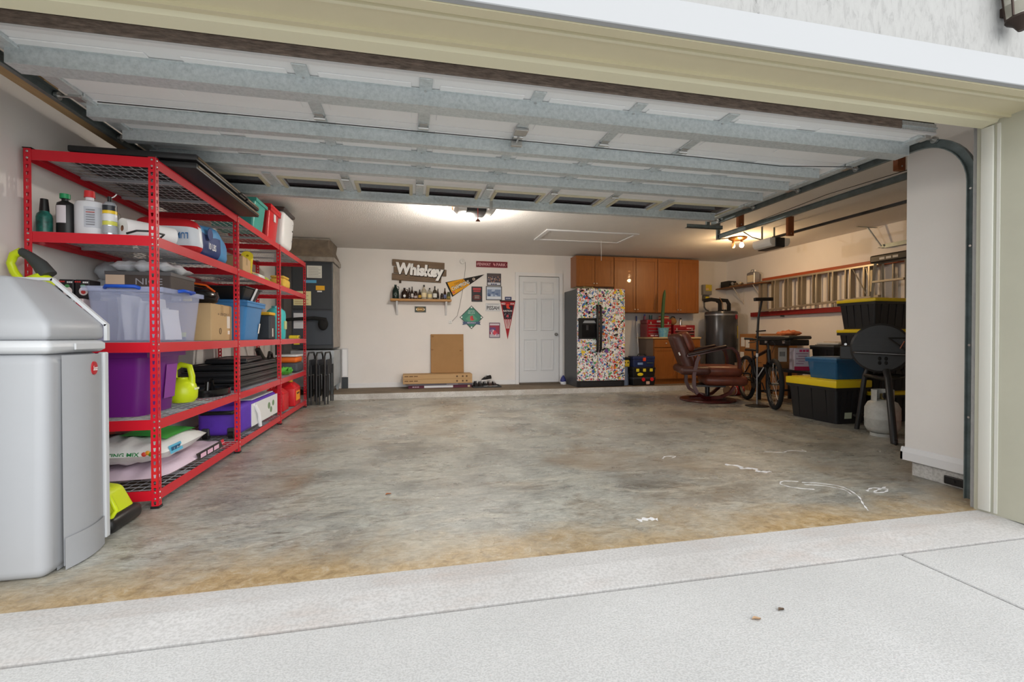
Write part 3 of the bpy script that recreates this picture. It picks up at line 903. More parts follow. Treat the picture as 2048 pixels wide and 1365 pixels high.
# D handle
loop = [(-2.00, 2.95, 1.285), (-2.035, 2.95, 1.34), (-2.05, 2.95, 1.385), (-2.035, 2.95, 1.43), (-2.00, 2.95, 1.45)]
MB().tube([tl_(*p) for p in loop], [0.02, 0.019, 0.018, 0.02, 0.021], n=10).build('handle_loop', m_lime, tool, smooth=50)
MB().tube([tl_(-2.005, 2.95, 1.45), tl_(-1.965, 2.95, 1.425), tl_(-1.92, 2.95, 1.38), tl_(-1.885, 2.95, 1.325)], [0.021, 0.024, 0.034, 0.04], n=10).build('grip', m_char, tool, smooth=50)
hb_ = MB().tube([tl_(-2.01, 2.95, 1.28), tl_(-1.96, 2.95, 1.285), tl_(-1.91, 2.95, 1.29), tl_(-1.875, 2.95, 1.285)], [0.02, 0.038, 0.055, 0.035], n=12)
hb_.build('motor_housing', m_lime, tool, smooth=50)
MB().tube([tl_(-1.93, 2.95, 1.255), tl_(-1.80, 2.90, 0.75), tl_(-1.60, 2.85, 0.22)], 0.014, n=10).build('shaft', m_satin, tool, smooth=50)
hd_ = MB().add([tl_(*p) for p in [(-1.74, 2.70, 0.045), (-1.475, 2.70, 0.045), (-1.475, 2.95, 0.045), (-1.74, 2.95, 0.045), (-1.70, 2.74, 0.24), (-1.53, 2.74, 0.20), (-1.53, 2.92, 0.20), (-1.70, 2.92, 0.24)]],
               [(0,3,2,1),(4,5,6,7),(0,1,5,4),(1,2,6,5),(2,3,7,6),(3,0,4,7)]).bevel(0.025, 3)
hd_.build('head_cover', m_lime, tool, smooth=40)
MB().rbox(*tl_(-1.76, 2.685, 0.0), *tl_(-1.455, 2.965, 0.085), 0.035, 3).build('head_base', m_black, tool, smooth=40)
MB().tube([tl_(-1.56, 2.72, 0.20), tl_(-1.49, 2.72, 0.19), tl_(-1.46, 2.72, 0.12), tl_(-1.49, 2.72, 0.07)], 0.012, n=8).build('guard', m_lime, tool, smooth=50)
MB().box(*tl_(-1.70, 2.722, 0.13), *tl_(-1.60, 2.736, 0.20)).build('label_plate', plain(200,206,214,0.4), tool)

# ================================================================== bottom shelf of the rack
z = DK[0]
m_bagw = mat('white_poly_bag', (226,228,226), 0.35, bump=0.35, bscale=22)
m_bagp = mat('pink_poly_bag', (226,206,222), 0.35, bump=0.3, bscale=22)
pb = thing('mulch_bag', 'pale pink plastic bag of garden soil under the potting mix bag', 'bag', (-1.735, 3.67, z))
pillow(0.56, 1.02, 0.085, 4).build('bag', m_bagp, pb, smooth=80)
MB().add([(0.29, -0.05, 0.028), (0.29, 0.38, 0.028), (0.275, 0.38, 0.075), (0.275, -0.05, 0.075)], [(0,1,2,3)]).build('print_panel', plain(40,36,38,0.4), pb)
marks(pb, (0.2885, 0.16, 0.05), 0.34, 0.03, plain(236,190,214,0.4), axes='right')
MB().add([(0.27, 0.40, 0.03), (0.27, 0.47, 0.03), (0.262, 0.47, 0.07), (0.262, 0.40, 0.07)], [(0,1,2,3)]).build('print_mark', plain(206,40,62,0.4), pb)
pm_ = thing('potting_mix_bag', 'white and green bag of potting mix lying on the bottom shelf', 'bag', (-1.755, 3.50, z+0.104))
pw = pillow(0.58, 0.70, 0.155, 9)
pw.build('bag', m_bagw, pm_, smooth=80)
def on_bag(x, y, w=0.58, d=0.70, h=0.155, p=2.6, lift=0.004):
    X = 2*x/w; Y = 2*y/d
    ed = max(0.0, (1-abs(X)**p)*(1-abs(Y)**p))**0.42
    return h*0.5+h*0.5*ed+0.012*ed*1.2+lift
def patch(x0, y0, x1, y1, n=8): return MB().grid(lambda u, v: (x0+(x1-x0)*u, y0+(y1-y0)*v, on_bag(x0+(x1-x0)*u, y0+(y1-y0)*v)), n, n)
patch(-0.02, -0.16, 0.24, 0.26).build('green_panel', plain(62,172,74,0.4), pm_, smooth=80)
patch(-0.22, -0.10, -0.02, 0.24).build('brown_panel', plain(92,62,44,0.4), pm_, smooth=80)
for i, (x, y, c) in enumerate([(-0.15, 0.0, (206,74,60)), (-0.08, 0.08, (222,148,60)), (-0.17, 0.12, (196,120,60)), (-0.06, 0.17, (214,92,80)), (-0.12, -0.06, (200,60,52)), (0.02, 0.05, (232,238,236))]):
    MB().ball((x, y, on_bag(x, y)), 0.032, 0.032, 0.004, 10, 6).build('print_fruit', plain(*c, 0.4), pm_, smooth=60)
text(pm_, 'ORGANIC POTTING MIX', (-0.03, -0.342, 0.088), 0.42, 0.026, plain(44,128,72,0.5), bold=0.02, rot=(math.radians(-16), 0, 0))
for i, (dx, c) in enumerate([(0.205, (206,74,60)), (0.225, (232,160,50)), (0.24, (96,150,56))]):
    MB().ball((dx, -0.342, 0.088+0.008*(i % 2)), 0.014, 0.005, 0.014, 8, 6).build('print_fruit', plain(*c, 0.4), pm_, smooth=60)
MB().add([(0.292, -0.22, 0.055), (0.292, -0.06, 0.055), (0.278, -0.06, 0.105), (0.278, -0.22, 0.105)], [(0,1,2,3)]).build('blue_panel', plain(90,180,214,0.4), pm_)
marks(pm_, (0.2875, -0.14, 0.082), 0.12, 0.024, plain(30,90,130,0.4), axes='right')
# purple wheeled canopy bag
m_purp = mat('purple_nylon', (92,52,178), 0.6, var=0.12, scale=12)
cb = thing('canopy_bag', 'purple nylon wheeled canopy bag lying along the bottom shelf', 'bag', (-1.625, 5.02, z))
body = MB().rbox(-0.17, -0.56, 0.025, 0.17, 0.60, 0.285, 0.05, 4)
body.build('bag', m_purp, cb, smooth=40)
for s in (-1, 1):
    MB().cyl((s*0.10-0.02, -0.545, 0.04), (s*0.10+0.02, -0.545, 0.04), 0.04, n=16).build('wheel', m_black, cb, smooth=40)
    MB().rbox(s*0.10-0.032, -0.572, 0.03, s*0.10+0.032, -0.53, 0.10, 0.012).build('wheel_guard', plain(58,58,64,0.5), cb)
MB().tube([(-0.13, -0.56, 0.235), (-0.12, -0.60, 0.235), (0.12, -0.60, 0.235), (0.13, -0.56, 0.235)], 0.017, n=8).build('carry_handle', m_black, cb, smooth=50)
MB().box(0.1705, -0.27, 0.05, 0.176, 0.58, 0.26).build('print_panel', plain(226,228,230,0.5), cb)
MB().tube([(0.18, -0.20, 0.25), (0.20, -0.14, 0.16), (0.185, -0.06, 0.02)], 0.018, n=8).build('strap', plain(232,232,234,0.5), cb, smooth=60)
for y_, z_, r_ in ((0.27, 0.17, 0.045), (0.42, 0.18, 0.04), (0.34, 0.12, 0.04)):
    MB().ball((0.176, y_, z_), 0.003, r_, r_*0.8, 10, 6).build('print_tree', plain(122,150,116,0.5), cb)
MB().rbox(-0.155, -0.2, 0.286, 0.155, 0.5, 0.296, 0.004).build('top_flap', plain(196,198,204,0.5), cb)
# red fuel cans
m_fuel = mat('red_fuel_plastic', (206,26,36), 0.35)
def fuel_can(label, x, y, w, d, h, yellow):
    t = thing('fuel_can', label, 'fuel can', (x, y, z), 0, None)
    q = MB().box(-w/2, -d/2, 0, w/2, d/2, h*0.62)
    q.add([(-w/2, -d/2, h*0.62), (w/2, -d/2, h*0.62), (w/2, d/2, h*0.62), (-w/2, d/2, h*0.62), (-w/4, -d/4, h*0.8), (w/4, -d/4, h*0.8), (w/4, d/4, h*0.8), (-w/4, d/4, h*0.8)],
          [(4,5,6,7),(0,1,5,4),(1,2,6,5),(2,3,7,6),(3,0,4,7),(0,3,2,1)])
    q.bevel(0.014, 3).build('tank', m_fuel, t, smooth=40)
    MB().tube([(-w*0.15, -d*0.22, h*0.78), (-w*0.15, -d*0.2, h*0.95), (-w*0.15, d*0.25, h*0.95), (-w*0.15, d*0.3, h*0.7)], 0.014, n=8).build('handle', m_fuel, t, smooth=50)
    MB().cyl((w*0.16, 0, h*0.76), (w*0.16, 0, h*0.9), 0.028, n=14).build('cap', plain(232,190,40,0.4) if yellow else m_fuel, t, smooth=50)
    if yellow:
        MB().box(w/2, -d*0.32, h*0.18, w/2+0.003, d*0.32, h*0.5).build('label_panel', plain(244,160,40,0.5), t)
        marks(t, (w/2+0.004, 0, h*0.42), d*0.5, 0.022, plain(60,30,20,0.5), axes='right')
    return t
fuel_can('small plain red plastic fuel can on the bottom shelf', -1.585, 6.05, 0.24, 0.24, 0.34, False)
fuel_can('red fuel can with an orange warning label on the bottom shelf', -1.565, 6.50, 0.26, 0.30, 0.38, True)
fuel_can('dark red fuel can behind the purple canopy bag', -1.90, 5.90, 0.22, 0.24, 0.34, True)

# ================================================================== fourth row (0.52 m)
z = DK[1]
m_purt = mat('purple_tote_plastic', (106,28,124), 0.35)
tote('storage_tote', 'large solid purple storage tote on the rack', 'tote', 0.50, 0.46, 0.385, (-1.79, 3.40, z), 0, m_purt, m_purt, lid=False, inset=0.04, r=0.06)
t = bpy.data.objects['storage_tote']
MB().add([(0.227, 0.02, 0.08), (0.227, 0.16, 0.08), (0.246, 0.16, 0.30), (0.246, 0.02, 0.30)], [(0,1,2,3)]).build('paper_label', plain(140,66,158,0.4), t)
# lime watering jug
j = thing('watering_jug', 'round lime green plastic jug with a loop handle on the rack', 'jug', (-1.64, 3.86, z))
MB().lathe([(0.0, 0.0), (0.070, 0.0), (0.092, 0.03), (0.095, 0.08), (0.082, 0.13), (0.05, 0.16), (0.038, 0.17), (0.038, 0.18), (0.0, 0.18)], 22).build('body', m_lime, j, smooth=50)
MB().tube([(-0.055, 0.0, 0.13), (-0.055, 0, 0.24), (-0.01, 0, 0.275), (0.045, 0, 0.26), (0.06, 0, 0.19), (0.06, 0, 0.12)], 0.021, n=10).build('handle', m_lime, j, smooth=50)
MB().box(0.088, -0.03, 0.09, 0.096, 0.03, 0.105).build('print_mark', plain(236,240,190,0.5), j)
# black helmet
hm = thing('welding_helmet', 'black helmet with a dark visor beside the purple tote', 'helmet', (-1.885, 3.98, z))
MB().lathe([(0.0, 0.0), (0.10, 0.0), (0.118, 0.08), (0.118, 0.20), (0.10, 0.285), (0.055, 0.33), (0.0, 0.34)], 22).build('shell', mat('gloss_black', (20,20,22), 0.18), hm, smooth=50)
vs_ = MB().lathe([(0.121, 0.12), (0.124, 0.16), (0.122, 0.21), (0.116, 0.24)], 22)
ff_ = [q for q in vs_.f if len(q) == 4 and all(vs_.v[i].x > 0.0 for i in q)]
us_ = sorted({i for q in ff_ for i in q}); ix_ = {a: k for k, a in enumerate(us_)}
vs_.v = [vs_.v[i] for i in us_]; vs_.f = [tuple(ix_[i] for i in q) for q in ff_]
vs_.build('visor', plain(92,70,52,0.15), hm, smooth=60)
# folded black tray tables / seat pads in a stack
m_tray = mat('black_tray_plastic', (38,40,43), 0.3)
def tray(label, x, y, z0, w, d, h, rz, tilt=0.0, g='black trays stacked on the rack'):
    t = thing('plastic_tray', label, 'tray', (x, y, z0), rz, g)
    q = MB().rbox(-w/2, -d/2, 0.0, w/2, d/2, h, min(0.03, h*0.45), 3)
    q.build('tray_body', m_tray, t, smooth=40)
    r_ = MB()
    for a in ((-w/2+0.012, -d/2+0.012, w/2-0.012, -d/2+0.035), (-w/2+0.012, d/2-0.035, w/2-0.012, d/2-0.012), (-w/2+0.012, -d/2+0.035, -w/2+0.035, d/2-0.035), (w/2-0.035, -d/2+0.035, w/2-0.012, d/2-0.035)):
        r_.box(a[0], a[1], h-0.002, a[2], a[3], h+0.007)
    r_.build('tray_rim', m_tray, t)
    return t
zz = z
for i, (dx, dy, w_, d_, h_) in enumerate([(0.0, 0.0, 0.50, 1.38, 0.05), (0.01, 0.04, 0.48, 1.34, 0.05), (0.005, 0.0, 0.47, 1.30, 0.045), (-0.01, 0.05, 0.46, 1.24, 0.045)]):
    tray(['widest black tray at the bottom of the flat stack on the rack', 'black tray second from the bottom of the flat stack on the rack', 'black tray third from the bottom of the flat stack on the rack', 'black tray fourth from the bottom of the flat stack under the angled tray'][i], -1.755+dx, 5.25+dy, zz, w_, d_, h_, 0.0)
    zz += h_+0.007
tray('black plastic tray set on top of the tray stack at an angle', -1.765, 5.30, zz, 0.36, 0.80, 0.04, 0.12, g=None)
ds = thing('pet_bowl_tray', 'low black oval dish with a raised handle on the rack', 'dish', (-1.60, 4.27, z))
MB().lathe([(0.0, 0.012), (0.10, 0.012), (0.125, 0.05), (0.14, 0.055), (0.135, 0.0), (0.0, 0.0)], 24).xf(Matrix.Diagonal((0.9, 1.5, 1, 1))).build('dish', mat('gloss_black', (20,20,22), 0.18), ds, smooth=45)
MB().tube([(-0.02, -0.05, 0.015), (-0.02, -0.04, 0.10), (-0.02, 0.03, 0.12), (-0.02, 0.06, 0.015)], 0.02, n=8).build('handle', mat('gloss_black', (20,20,22), 0.18), ds, smooth=50)
# far bay: power tool bag, green gloves, folded items
bg_ = thing('tool_bag', 'orange and charcoal tool bag at the far end of the rack', 'bag', (-1.60, 6.78, z))
MB().rbox(-0.14, -0.18, 0, 0.14, 0.18, 0.13, 0.03, 3).build('bag_base', plain(70,74,82,0.7), bg_, smooth=40)
MB().rbox(-0.13, -0.17, 0.13, 0.13, 0.17, 0.21, 0.03, 3).build('bag_top', plain(232,110,30,0.6), bg_, smooth=40)
MB().rbox(-0.135, -0.18, 0.21, 0.14, 0.18, 0.235, 0.01, 2).build('bag_cover', plain(214,216,220,0.5), bg_, smooth=40)
gl = thing('garden_gloves', 'bright green garden gloves on the rack beside the orange tool bag', 'gloves', (-1.545, 6.30, z))
q = pillow(0.16, 0.22, 0.09, 21, n=12, m=10); q.build('glove', plain(96,190,70,0.8), gl, smooth=80)
for i in range(3):
    MB().tube([(0.05+0.02*i, -0.08+0.03*i, 0.05), (0.08, -0.12+0.04*i, 0.085), (0.09, -0.15+0.05*i, 0.07)], 0.014, n=8).build('finger', plain(96,190,70,0.8), gl, smooth=60)
bl = thing('leaf_blower', 'black leaf blower with a curved nozzle lying on the rack', 'blower', (-1.80, 6.42, z))
MB().ball((0.05, 0.0, 0.11), 0.13, 0.16, 0.11, 16, 10).build('housing', m_black, bl, smooth=60)
MB().tube([(0.05, -0.10, 0.14), (0.03, -0.26, 0.22), (0.02, -0.36, 0.33)], [0.05, 0.04, 0.03], n=10).build('nozzle', m_black, bl, smooth=60)
MB().tube([(0.05, -0.06, 0.20), (0.05, 0.0, 0.28), (0.05, 0.09, 0.26), (0.05, 0.12, 0.18)], 0.018, n=8).build('handle', m_satin, bl, smooth=60)

# ================================================================== third row (0.965 m)
z = DK[2]
m_clear = mat('clear_blue_plastic', (206,216,250), 0.12, alpha=0.24)
m_paper = mat('white_paper', (242,242,244), 0.7)
ct = tote('storage_tote', 'clear bluish tote with blue handles full of white papers', 'tote', 0.40, 0.56, 0.335, (-1.685, 3.51, z), 0, m_clear, m_clear, lid=False, inset=0.03, r=0.03, handle=plain(30,84,196,0.4))
qr = random.Random(5)
for i in range(9):
    x = -0.135+0.033*i
    pp = thing('paper_sheaf', 'white paper sheaf standing inside the clear tote', 'paper', (-1.685+x, 3.50+qr.uniform(-0.05, 0.05), z+0.012), qr.uniform(-0.07, 0.07), 'papers inside the clear tote')
    hh = qr.uniform(0.20, 0.29)
    MB().grid(lambda u, v: ((0.010*math.sin(PI*v+i)), (u-0.5)*0.20, v*hh), 4, 5).grid(lambda u, v: (0.010*math.sin(PI*v+i)+0.005, (u-0.5)*0.20, v*hh), 4, 5).build('sheaf', m_paper, pp, smooth=60)
kb = carton('shoe_box', 'dark brown box with a printed panel on top of the clear tote', 0.36, 0.34, 0.105, (-1.685, 3.56, z+0.338), 0.0, plain(66,56,52,0.6), tape=False, flaps=False)
MB().box(-0.178, -0.1725, 0.004, -0.075, -0.1705, 0.084).build('print_panel', plain(196,172,150,0.5), kb)
text(kb, 'NICE', (0.06, -0.1715, 0.045), 0.15, 0.04, plain(150,150,156,0.5))
MB().box(-0.183, -0.173, 0.085, 0.183, 0.173, 0.107).build('box_lid', plain(84,82,84,0.5), kb)
m_poly = mat('grey_plastic_bag', (196,202,210), 0.3, bump=0.5, bscale=14, trans=0.15)
pbg = thing('plastic_bag', 'crumpled pale grey plastic bag heaped behind the mug boxes', 'bag', (-2.0, 3.74, z+0.30))
MB().lathe([(0, 0), (0.09, 0), (0.092, 0.12), (0, 0.121)], 14).build('bag_bottom', m_poly, pbg, smooth=60)
MB().ball((0.0, 0, 0.17), 0.085, 0.15, 0.075, 16, 10).jit(0.008, 5).build('bag', m_poly, pbg, smooth=80)
pbg2 = thing('plastic_bag', 'flat white plastic bag draped on the dark brown box', 'bag', (-1.69, 3.57, z+0.446))
pillow(0.36, 0.38, 0.075, 33, nz_=0.016).build('bag', mat('white_plastic_bag', (224,228,234), 0.3, bump=0.4, bscale=16), pbg2, smooth=80)
# mug boxes and their stack
sb = carton('shipping_carton', 'small brown carton with a white label under the mug boxes', 0.105, 0.24, 0.15, (-2.025, 3.40, z), 0, plain(170,134,92,0.7), tape=True)
carton('shipping_carton', 'small white carton stacked under the mug boxes', 0.105, 0.24, 0.10, (-2.025, 3.40, z+0.1585), 0, plain(220,222,224,0.6), tape=False)
m_mug = plain(36,34,38,0.5)
def mugbox(x, y, zb, lab):
    t = carton('mug_box', lab, 0.074, 0.11, 0.115, (x, y, zb), 0, m_mug, 'black mug boxes', False, 'box', False)
    MB().ball((0.008, -0.0555, 0.045), 0.024, 0.0015, 0.026, 14, 8).build('print_mug', plain(226,214,214,0.5), t)
    MB().ball((0.008, -0.0565, 0.040), 0.013, 0.0015, 0.013, 10, 6).build('print_face', plain(196,60,60,0.5), t)
    MB().ball((0.006, -0.0565, 0.075), 0.014, 0.0015, 0.010, 10, 6).build('print_wreath', plain(80,150,90,0.5), t)
    marks(t, (-0.02, -0.0557, 0.101), 0.032, 0.008, plain(200,50,50,0.5))
    marks(t, (0.02, -0.0557, 0.098), 0.03, 0.010, plain(220,220,222,0.5))
mugbox(-2.022, 3.36, z+0.2630, 'black mug box printed with a mug on the white carton beside the rack post')
mugbox(-1.9405, 3.36, z+0.2630, 'black mug box printed with a mug beside the clear tote')
stc = carton('shipping_carton', 'narrow red and white printed carton under the mug box beside the clear tote', 0.048, 0.24, 0.262, (-1.945, 3.40, z), 0, plain(206,190,192,0.5), tape=False, flaps=False)
for i in range(4): MB().ball((0.004*(i % 2), -0.1205, 0.18+0.018*i), 0.018, 0.002, 0.016, 8, 6).build('print_mark', plain(190,50,70,0.5), stc)
# cardboard box with writing
m_card = mat('kraft_cardboard', (190,160,118), 0.75, var=0.06, scale=5)
cx_ = carton('moving_carton', 'large kraft cardboard carton printed with small black lettering on the rack', 0.46, 0.42, 0.285, (-1.72, 4.18, z), 0.0, m_card)
text(cx_, 'Relax and Enjoy.', (-0.06, -0.2115, 0.10), 0.20, 0.03, plain(60,48,40,0.6))
text(cx_, '+ IYOU', (0.2315, 0.02, 0.21), 0.22, 0.024, plain(70,52,40,0.6), axes='right')
MB().box(0.2305, 0.10, 0.10, 0.2325, 0.165, 0.20).build('shipping_label', plain(222,216,206,0.6), cx_)
MB().box(0.2305, 0.115, 0.05, 0.2325, 0.155, 0.08).build('shipping_label', plain(226,220,212,0.6), cx_)
MB().tube([(0.232, -0.04+0.018*math.cos(a*PI/6), 0.075+0.024*math.sin(a*PI/6)) for a in range(12)], 0.002, n=4, closed=True).build('print_ring', plain(70,52,40,0.6), cx_)
# black drum cooker on the carton with an orange handle
gk = thing('camp_cooker', 'black camp cooker with an orange arched handle on the kraft carton', 'cooker', (-1.71, 4.19, z+0.290))
MB().lathe([(0.0, 0.0), (0.13, 0.0), (0.175, 0.02), (0.19, 0.06), (0.18, 0.10), (0.12, 0.135), (0.0, 0.145)], 26).build('drum', mat('gloss_black', (20,20,22), 0.18), gk, smooth=50)
MB().tube([(-0.17, -0.05, 0.10), (-0.10, -0.06, 0.15), (0.02, -0.06, 0.165), (0.12, -0.05, 0.15), (0.18, -0.04, 0.10)], 0.008, n=8).build('handle', plain(226,96,24,0.4), gk, smooth=50)
MB().rbox(0.02, -0.205, 0.012, 0.075, -0.175, 0.05, 0.006).build('clasp', plain(222,206,60,0.4), gk)
MB().rbox(-0.06, -0.20, 0.012, 0.0, -0.172, 0.046, 0.006).build('clasp', plain(206,208,212,0.3), gk)
cn = thing('tape_measure', 'small lime capped dark canister in front of the kraft carton', 'canister', (-1.66, 3.88, z))
MB().cyl((0, 0, 0), (0, 0, 0.030), 0.034, n=20).build('canister', plain(70,78,88,0.5), cn, smooth=40)
MB().cyl((0, 0, 0.030), (0, 0, 0.062), 0.035, n=20).build('cap', m_lime, cn, smooth=40)
# blue tote with things on it
m_blue = mat('blue_tote_plastic', (64,128,186), 0.38)
bt = tote('storage_tote', 'solid blue storage tote on the rack beyond the kraft carton', 'tote', 0.46, 0.52, 0.375, (-1.71, 4.98, z), 0, m_blue, m_blue, lid=True, inset=0.04, lidh=0.03, r=0.05)
MB().add([(0.193, 0.16, 0.06), (0.193, 0.20, 0.06), (0.208, 0.20, 0.16), (0.208, 0.16, 0.16)], [(0,1,2,3)]).mv(0.008, 0, 0).build('paper_label', plain(226,226,224,0.5), bt)
bs = thing('black_basin', 'black plastic basin sitting on the blue tote', 'basin', (-1.70, 4.98, z+0.376))
MB().taper(-0.21, -0.24, 0.21, 0.24, 0.0, 0.12, 0.05, 0.05).bevel(0.02, 3).build('basin', m_black, bs, smooth=40)
MB().box(-0.215, -0.245, 0.115, 0.215, 0.245, 0.125).build('rim', plain(40,46,50,0.4), bs)
MB().add([(0.165, 0.02, 0.004), (0.165, 0.08, 0.004), (0.217, 0.08, 0.126), (0.217, 0.02, 0.126)], [(0,1,2,3)]).mv(0.004, 0, 0).build('sticker', plain(220,222,226,0.5), bs)
tq = thing('turquoise_cooler', 'tall turquoise insulated jug near the far end of the rack', 'jug', (-1.60, 6.15, z))
MB().lathe([(0.0, 0.0), (0.095, 0.0), (0.105, 0.02), (0.108, 0.30), (0.10, 0.34), (0.06, 0.375), (0.0, 0.38)], 22).build('body', plain(70,186,190,0.4), tq, smooth=45)
MB().box(0.09, -0.04, 0.12, 0.110, 0.05, 0.22).build('sticker', plain(196,206,150,0.5), tq)
MB().lathe([(0.0, 0.375), (0.05, 0.375), (0.05, 0.40), (0.0, 0.405)], 16).build('cap', plain(84,170,178,0.4), tq, smooth=45)
yb = thing('spray_caddy', 'yellow topped dark box between the blue tote and the turquoise jug', 'caddy', (-1.60, 5.53, z))
MB().rbox(-0.13, -0.10, 0, 0.13, 0.10, 0.26, 0.015).build('box', plain(52,56,62,0.5), yb)
MB().rbox(-0.132, -0.102, 0.261, 0.132, 0.102, 0.295, 0.012).build('lid', plain(230,180,50,0.4), yb)
MB().box(0.131, -0.03, 0.03, 0.133, 0.0, 0.12).build('paper_label', plain(230,224,214,0.5), yb)
yl = thing('tape_box', 'small yellow box at the far end of the middle shelf', 'box', (-1.55, 6.85, z))
MB().rbox(-0.06, -0.06, 0, 0.06, 0.06, 0.045, 0.008).build('box', plain(232,206,40,0.5), yl)
MB().box(0.0601, -0.03, 0.01, 0.0615, 0.03, 0.035).build('print_panel', plain(60,60,60,0.5), yl)

# ================================================================== second row (1.58 m)
z = DK[3]
def bottle(name, label, cat, x, y, prof, m, cap, capm, tilt=(0, 0), sx=1.0, sy=1.0, n=20, zb=None, group=None, lab=None, labm=None):
    t = thing(name, label, cat, (x, y, z if zb is None else zb), 0, group)
    t.rotation_euler = (tilt[0], tilt[1], 0)
    S = Matrix.Diagonal((sx, sy, 1, 1))
    MB().lathe(prof, n).xf(S).build('body', m, t, smooth=45)
    if cap: MB().lathe(cap, n).build('cap', capm, t, smooth=45)
    if lab:
        r, z0, z1, a0, a1 = lab
        MB().grid(lambda u, v: (r*math.cos(a0+(a1-a0)*u)*sx, r*math.sin(a0+(a1-a0)*u)*sy, z0+(z1-z0)*v), 10, 2).build('paper_label', labm, t, smooth=60)
    return t
m_teal = mat('patterned_teal', (46,130,116), 0.3, var=0.9, scale=22, col2=(18,34,34))
def cyl_prof(r, h, hn, rn): return [(0, 0), (r*0.96, 0), (r, 0.008), (r, h-0.03), (r*0.9, h-0.012), (rn, h), (rn, hn), (0, hn)]
bottle('spray_bottle', 'teal patterned bottle with a black cap on the upper shelf', 'bottle', -2.03, 3.155, cyl_prof(0.036, 0.125, 0.13, 0.022), m_teal, [(0, 0.13), (0.022, 0.13), (0.017, 0.20), (0, 0.202)], m_black)
bottle('oil_bottle', 'black jug with a green cap and white label on the upper shelf', 'bottle', -1.945, 3.18, cyl_prof(0.05, 0.20, 0.215, 0.02), m_black, [(0, 0.213), (0.024, 0.213), (0.024, 0.24), (0, 0.242)], plain(30,146,90,0.4), (0, 0.0), 0.85, 0.6, lab=(0.0512, 0.07, 0.17, -PI*0.75, -PI*0.35), labm=plain(222,216,222,0.5))
wj = bottle('bleach_jug', 'white plastic jug with a red cap on the upper shelf', 'jug', -1.835, 3.20, cyl_prof(0.075, 0.215, 0.235, 0.022), plain(226,228,234,0.4), [(0, 0.232), (0.026, 0.232), (0.024, 0.27), (0, 0.272)], plain(214,50,54,0.4), (0, 0.0), 0.98, 0.7, lab=(0.0762, 0.05, 0.17, -PI*0.5, -PI*0.12), labm=plain(196,200,210,0.5))
for i in range(7):
    MB().box(0.012, -0.0568, 0.065+0.014*i, 0.055, -0.0535, 0.069+0.014*i).build('print_line', plain(150,152,160,0.5) if i != 5 else plain(200,90,80,0.5), wj)
sc_ = bottle('spray_can', 'slim spray can with a black nozzle and yellow label on the upper shelf', 'spray can', -1.715, 3.165, [(0, 0), (0.033, 0), (0.034, 0.005), (0.034, 0.185), (0.026, 0.20), (0.012, 0.205), (0, 0.205)], plain(190,196,204,0.25, metal=0.5), [(0, 0.205), (0.011, 0.205), (0.011, 0.235), (0, 0.236)], m_black)
for z0_, z1_, c in ((0.15, 0.18, (38,42,50)), (0.132, 0.15, (236,200,40)), (0.09, 0.13, (226,228,230)), (0.065, 0.088, (214,214,90)), (0.02, 0.06, (170,176,184))):
    MB().lathe([(0.0345, z0_), (0.0348, z1_)], 20).build('label_band', plain(*c, 0.35), sc_, smooth=60)
MB().tube([(0.006, 0, 0.228), (0.022, 0, 0.236), (0.036, 0, 0.252)], 0.003, n=6).build('straw', plain(226,226,226,0.5), sc_)
gj = bottle('solvent_jug', 'brown and grey jug standing behind the white jug', 'jug', -1.80, 3.33, cyl_prof(0.05, 0.19, 0.215, 0.02), plain(120,116,108,0.4), [(0, 0.213), (0.022, 0.213), (0.022, 0.236), (0, 0.238)], plain(150,156,164,0.4))
pr_ = thing('paper_towel_roll', 'white paper towel roll lying on the upper shelf', 'paper roll', (-1.585, 3.30, z))
tb = MB()
n_ = 28
tb.lathe([(0.018, 0.28), (0.018, 0.0), (0.06, 0.0), (0.06, 0.28), (0.018, 0.28)], n_).rot(PI/2, 0, PI/2)
mn = min(p.z for p in tb.v); mx = (min(p.x for p in tb.v)+max(p.x for p in tb.v))/2; my = (min(p.y for p in tb.v)+max(p.y for p in tb.v))/2
tb.mv(-mx, -my, -mn).rot(0, 0, math.radians(55)).build('roll', m_paper, pr_, smooth=40)
co = MB().lathe([(0.0175, 0.278), (0.0175, 0.002)], 16, caps=False).rot(PI/2, 0, PI/2)
co.mv(-mx, -my, -mn).rot(0, 0, math.radians(55)).build('core', plain(150,104,76,0.8), pr_, smooth=40)
cd = thing('extension_cord', 'short black cord end hanging over the upper shelf beam', 'cord', (-1.53, 3.12, z+0.006))
MB().tube([(-0.06, -0.035, 0.004), (-0.01, -0.035, 0.022), (0.05, -0.025, 0.024), (0.10, 0.03, 0.018), (0.03, 0.12, 0.005)], 0.006, n=6).build('cord', m_black, cd, smooth=60)
# charcoal bag
m_chb = mat('white_charcoal_bag', (222,228,236), 0.4, bump=0.3, bscale=18)
ch = thing('charcoal_bag', 'blue white and red bag of lump charcoal slumped on the upper shelf', 'bag', (-1.67, 4.03, z+0.001))
q = MB().rbox(-0.21, -0.34, 0.0, 0.205, 0.28, 0.255, 0.075, 6)
bb_ = bmesh.new()
vv_ = [bb_.verts.new(p) for p in q.v]
for f_ in q.f: bb_.faces.new([vv_[i] for i in f_])
bmesh.ops.subdivide_edges(bb_, edges=[e for e in bb_.edges if e.calc_length() > 0.08], cuts=5, use_grid_fill=True)
q = MB(); q.frombm(bb_); bb_.free()
for p in q.v:
    if p.z > 0.02:
        p.z += (0.012*math.sin(14*p.y+6*p.x)-0.05*max(0, p.y-0.05)/0.23)*min(1, p.z/0.15)
        p.x += 0.008*math.sin(17*p.y+9*p.z); p.y += 0.008*math.sin(15*p.x+11*p.z)
cho = q.build('bag', m_chb, ch, smooth=80)
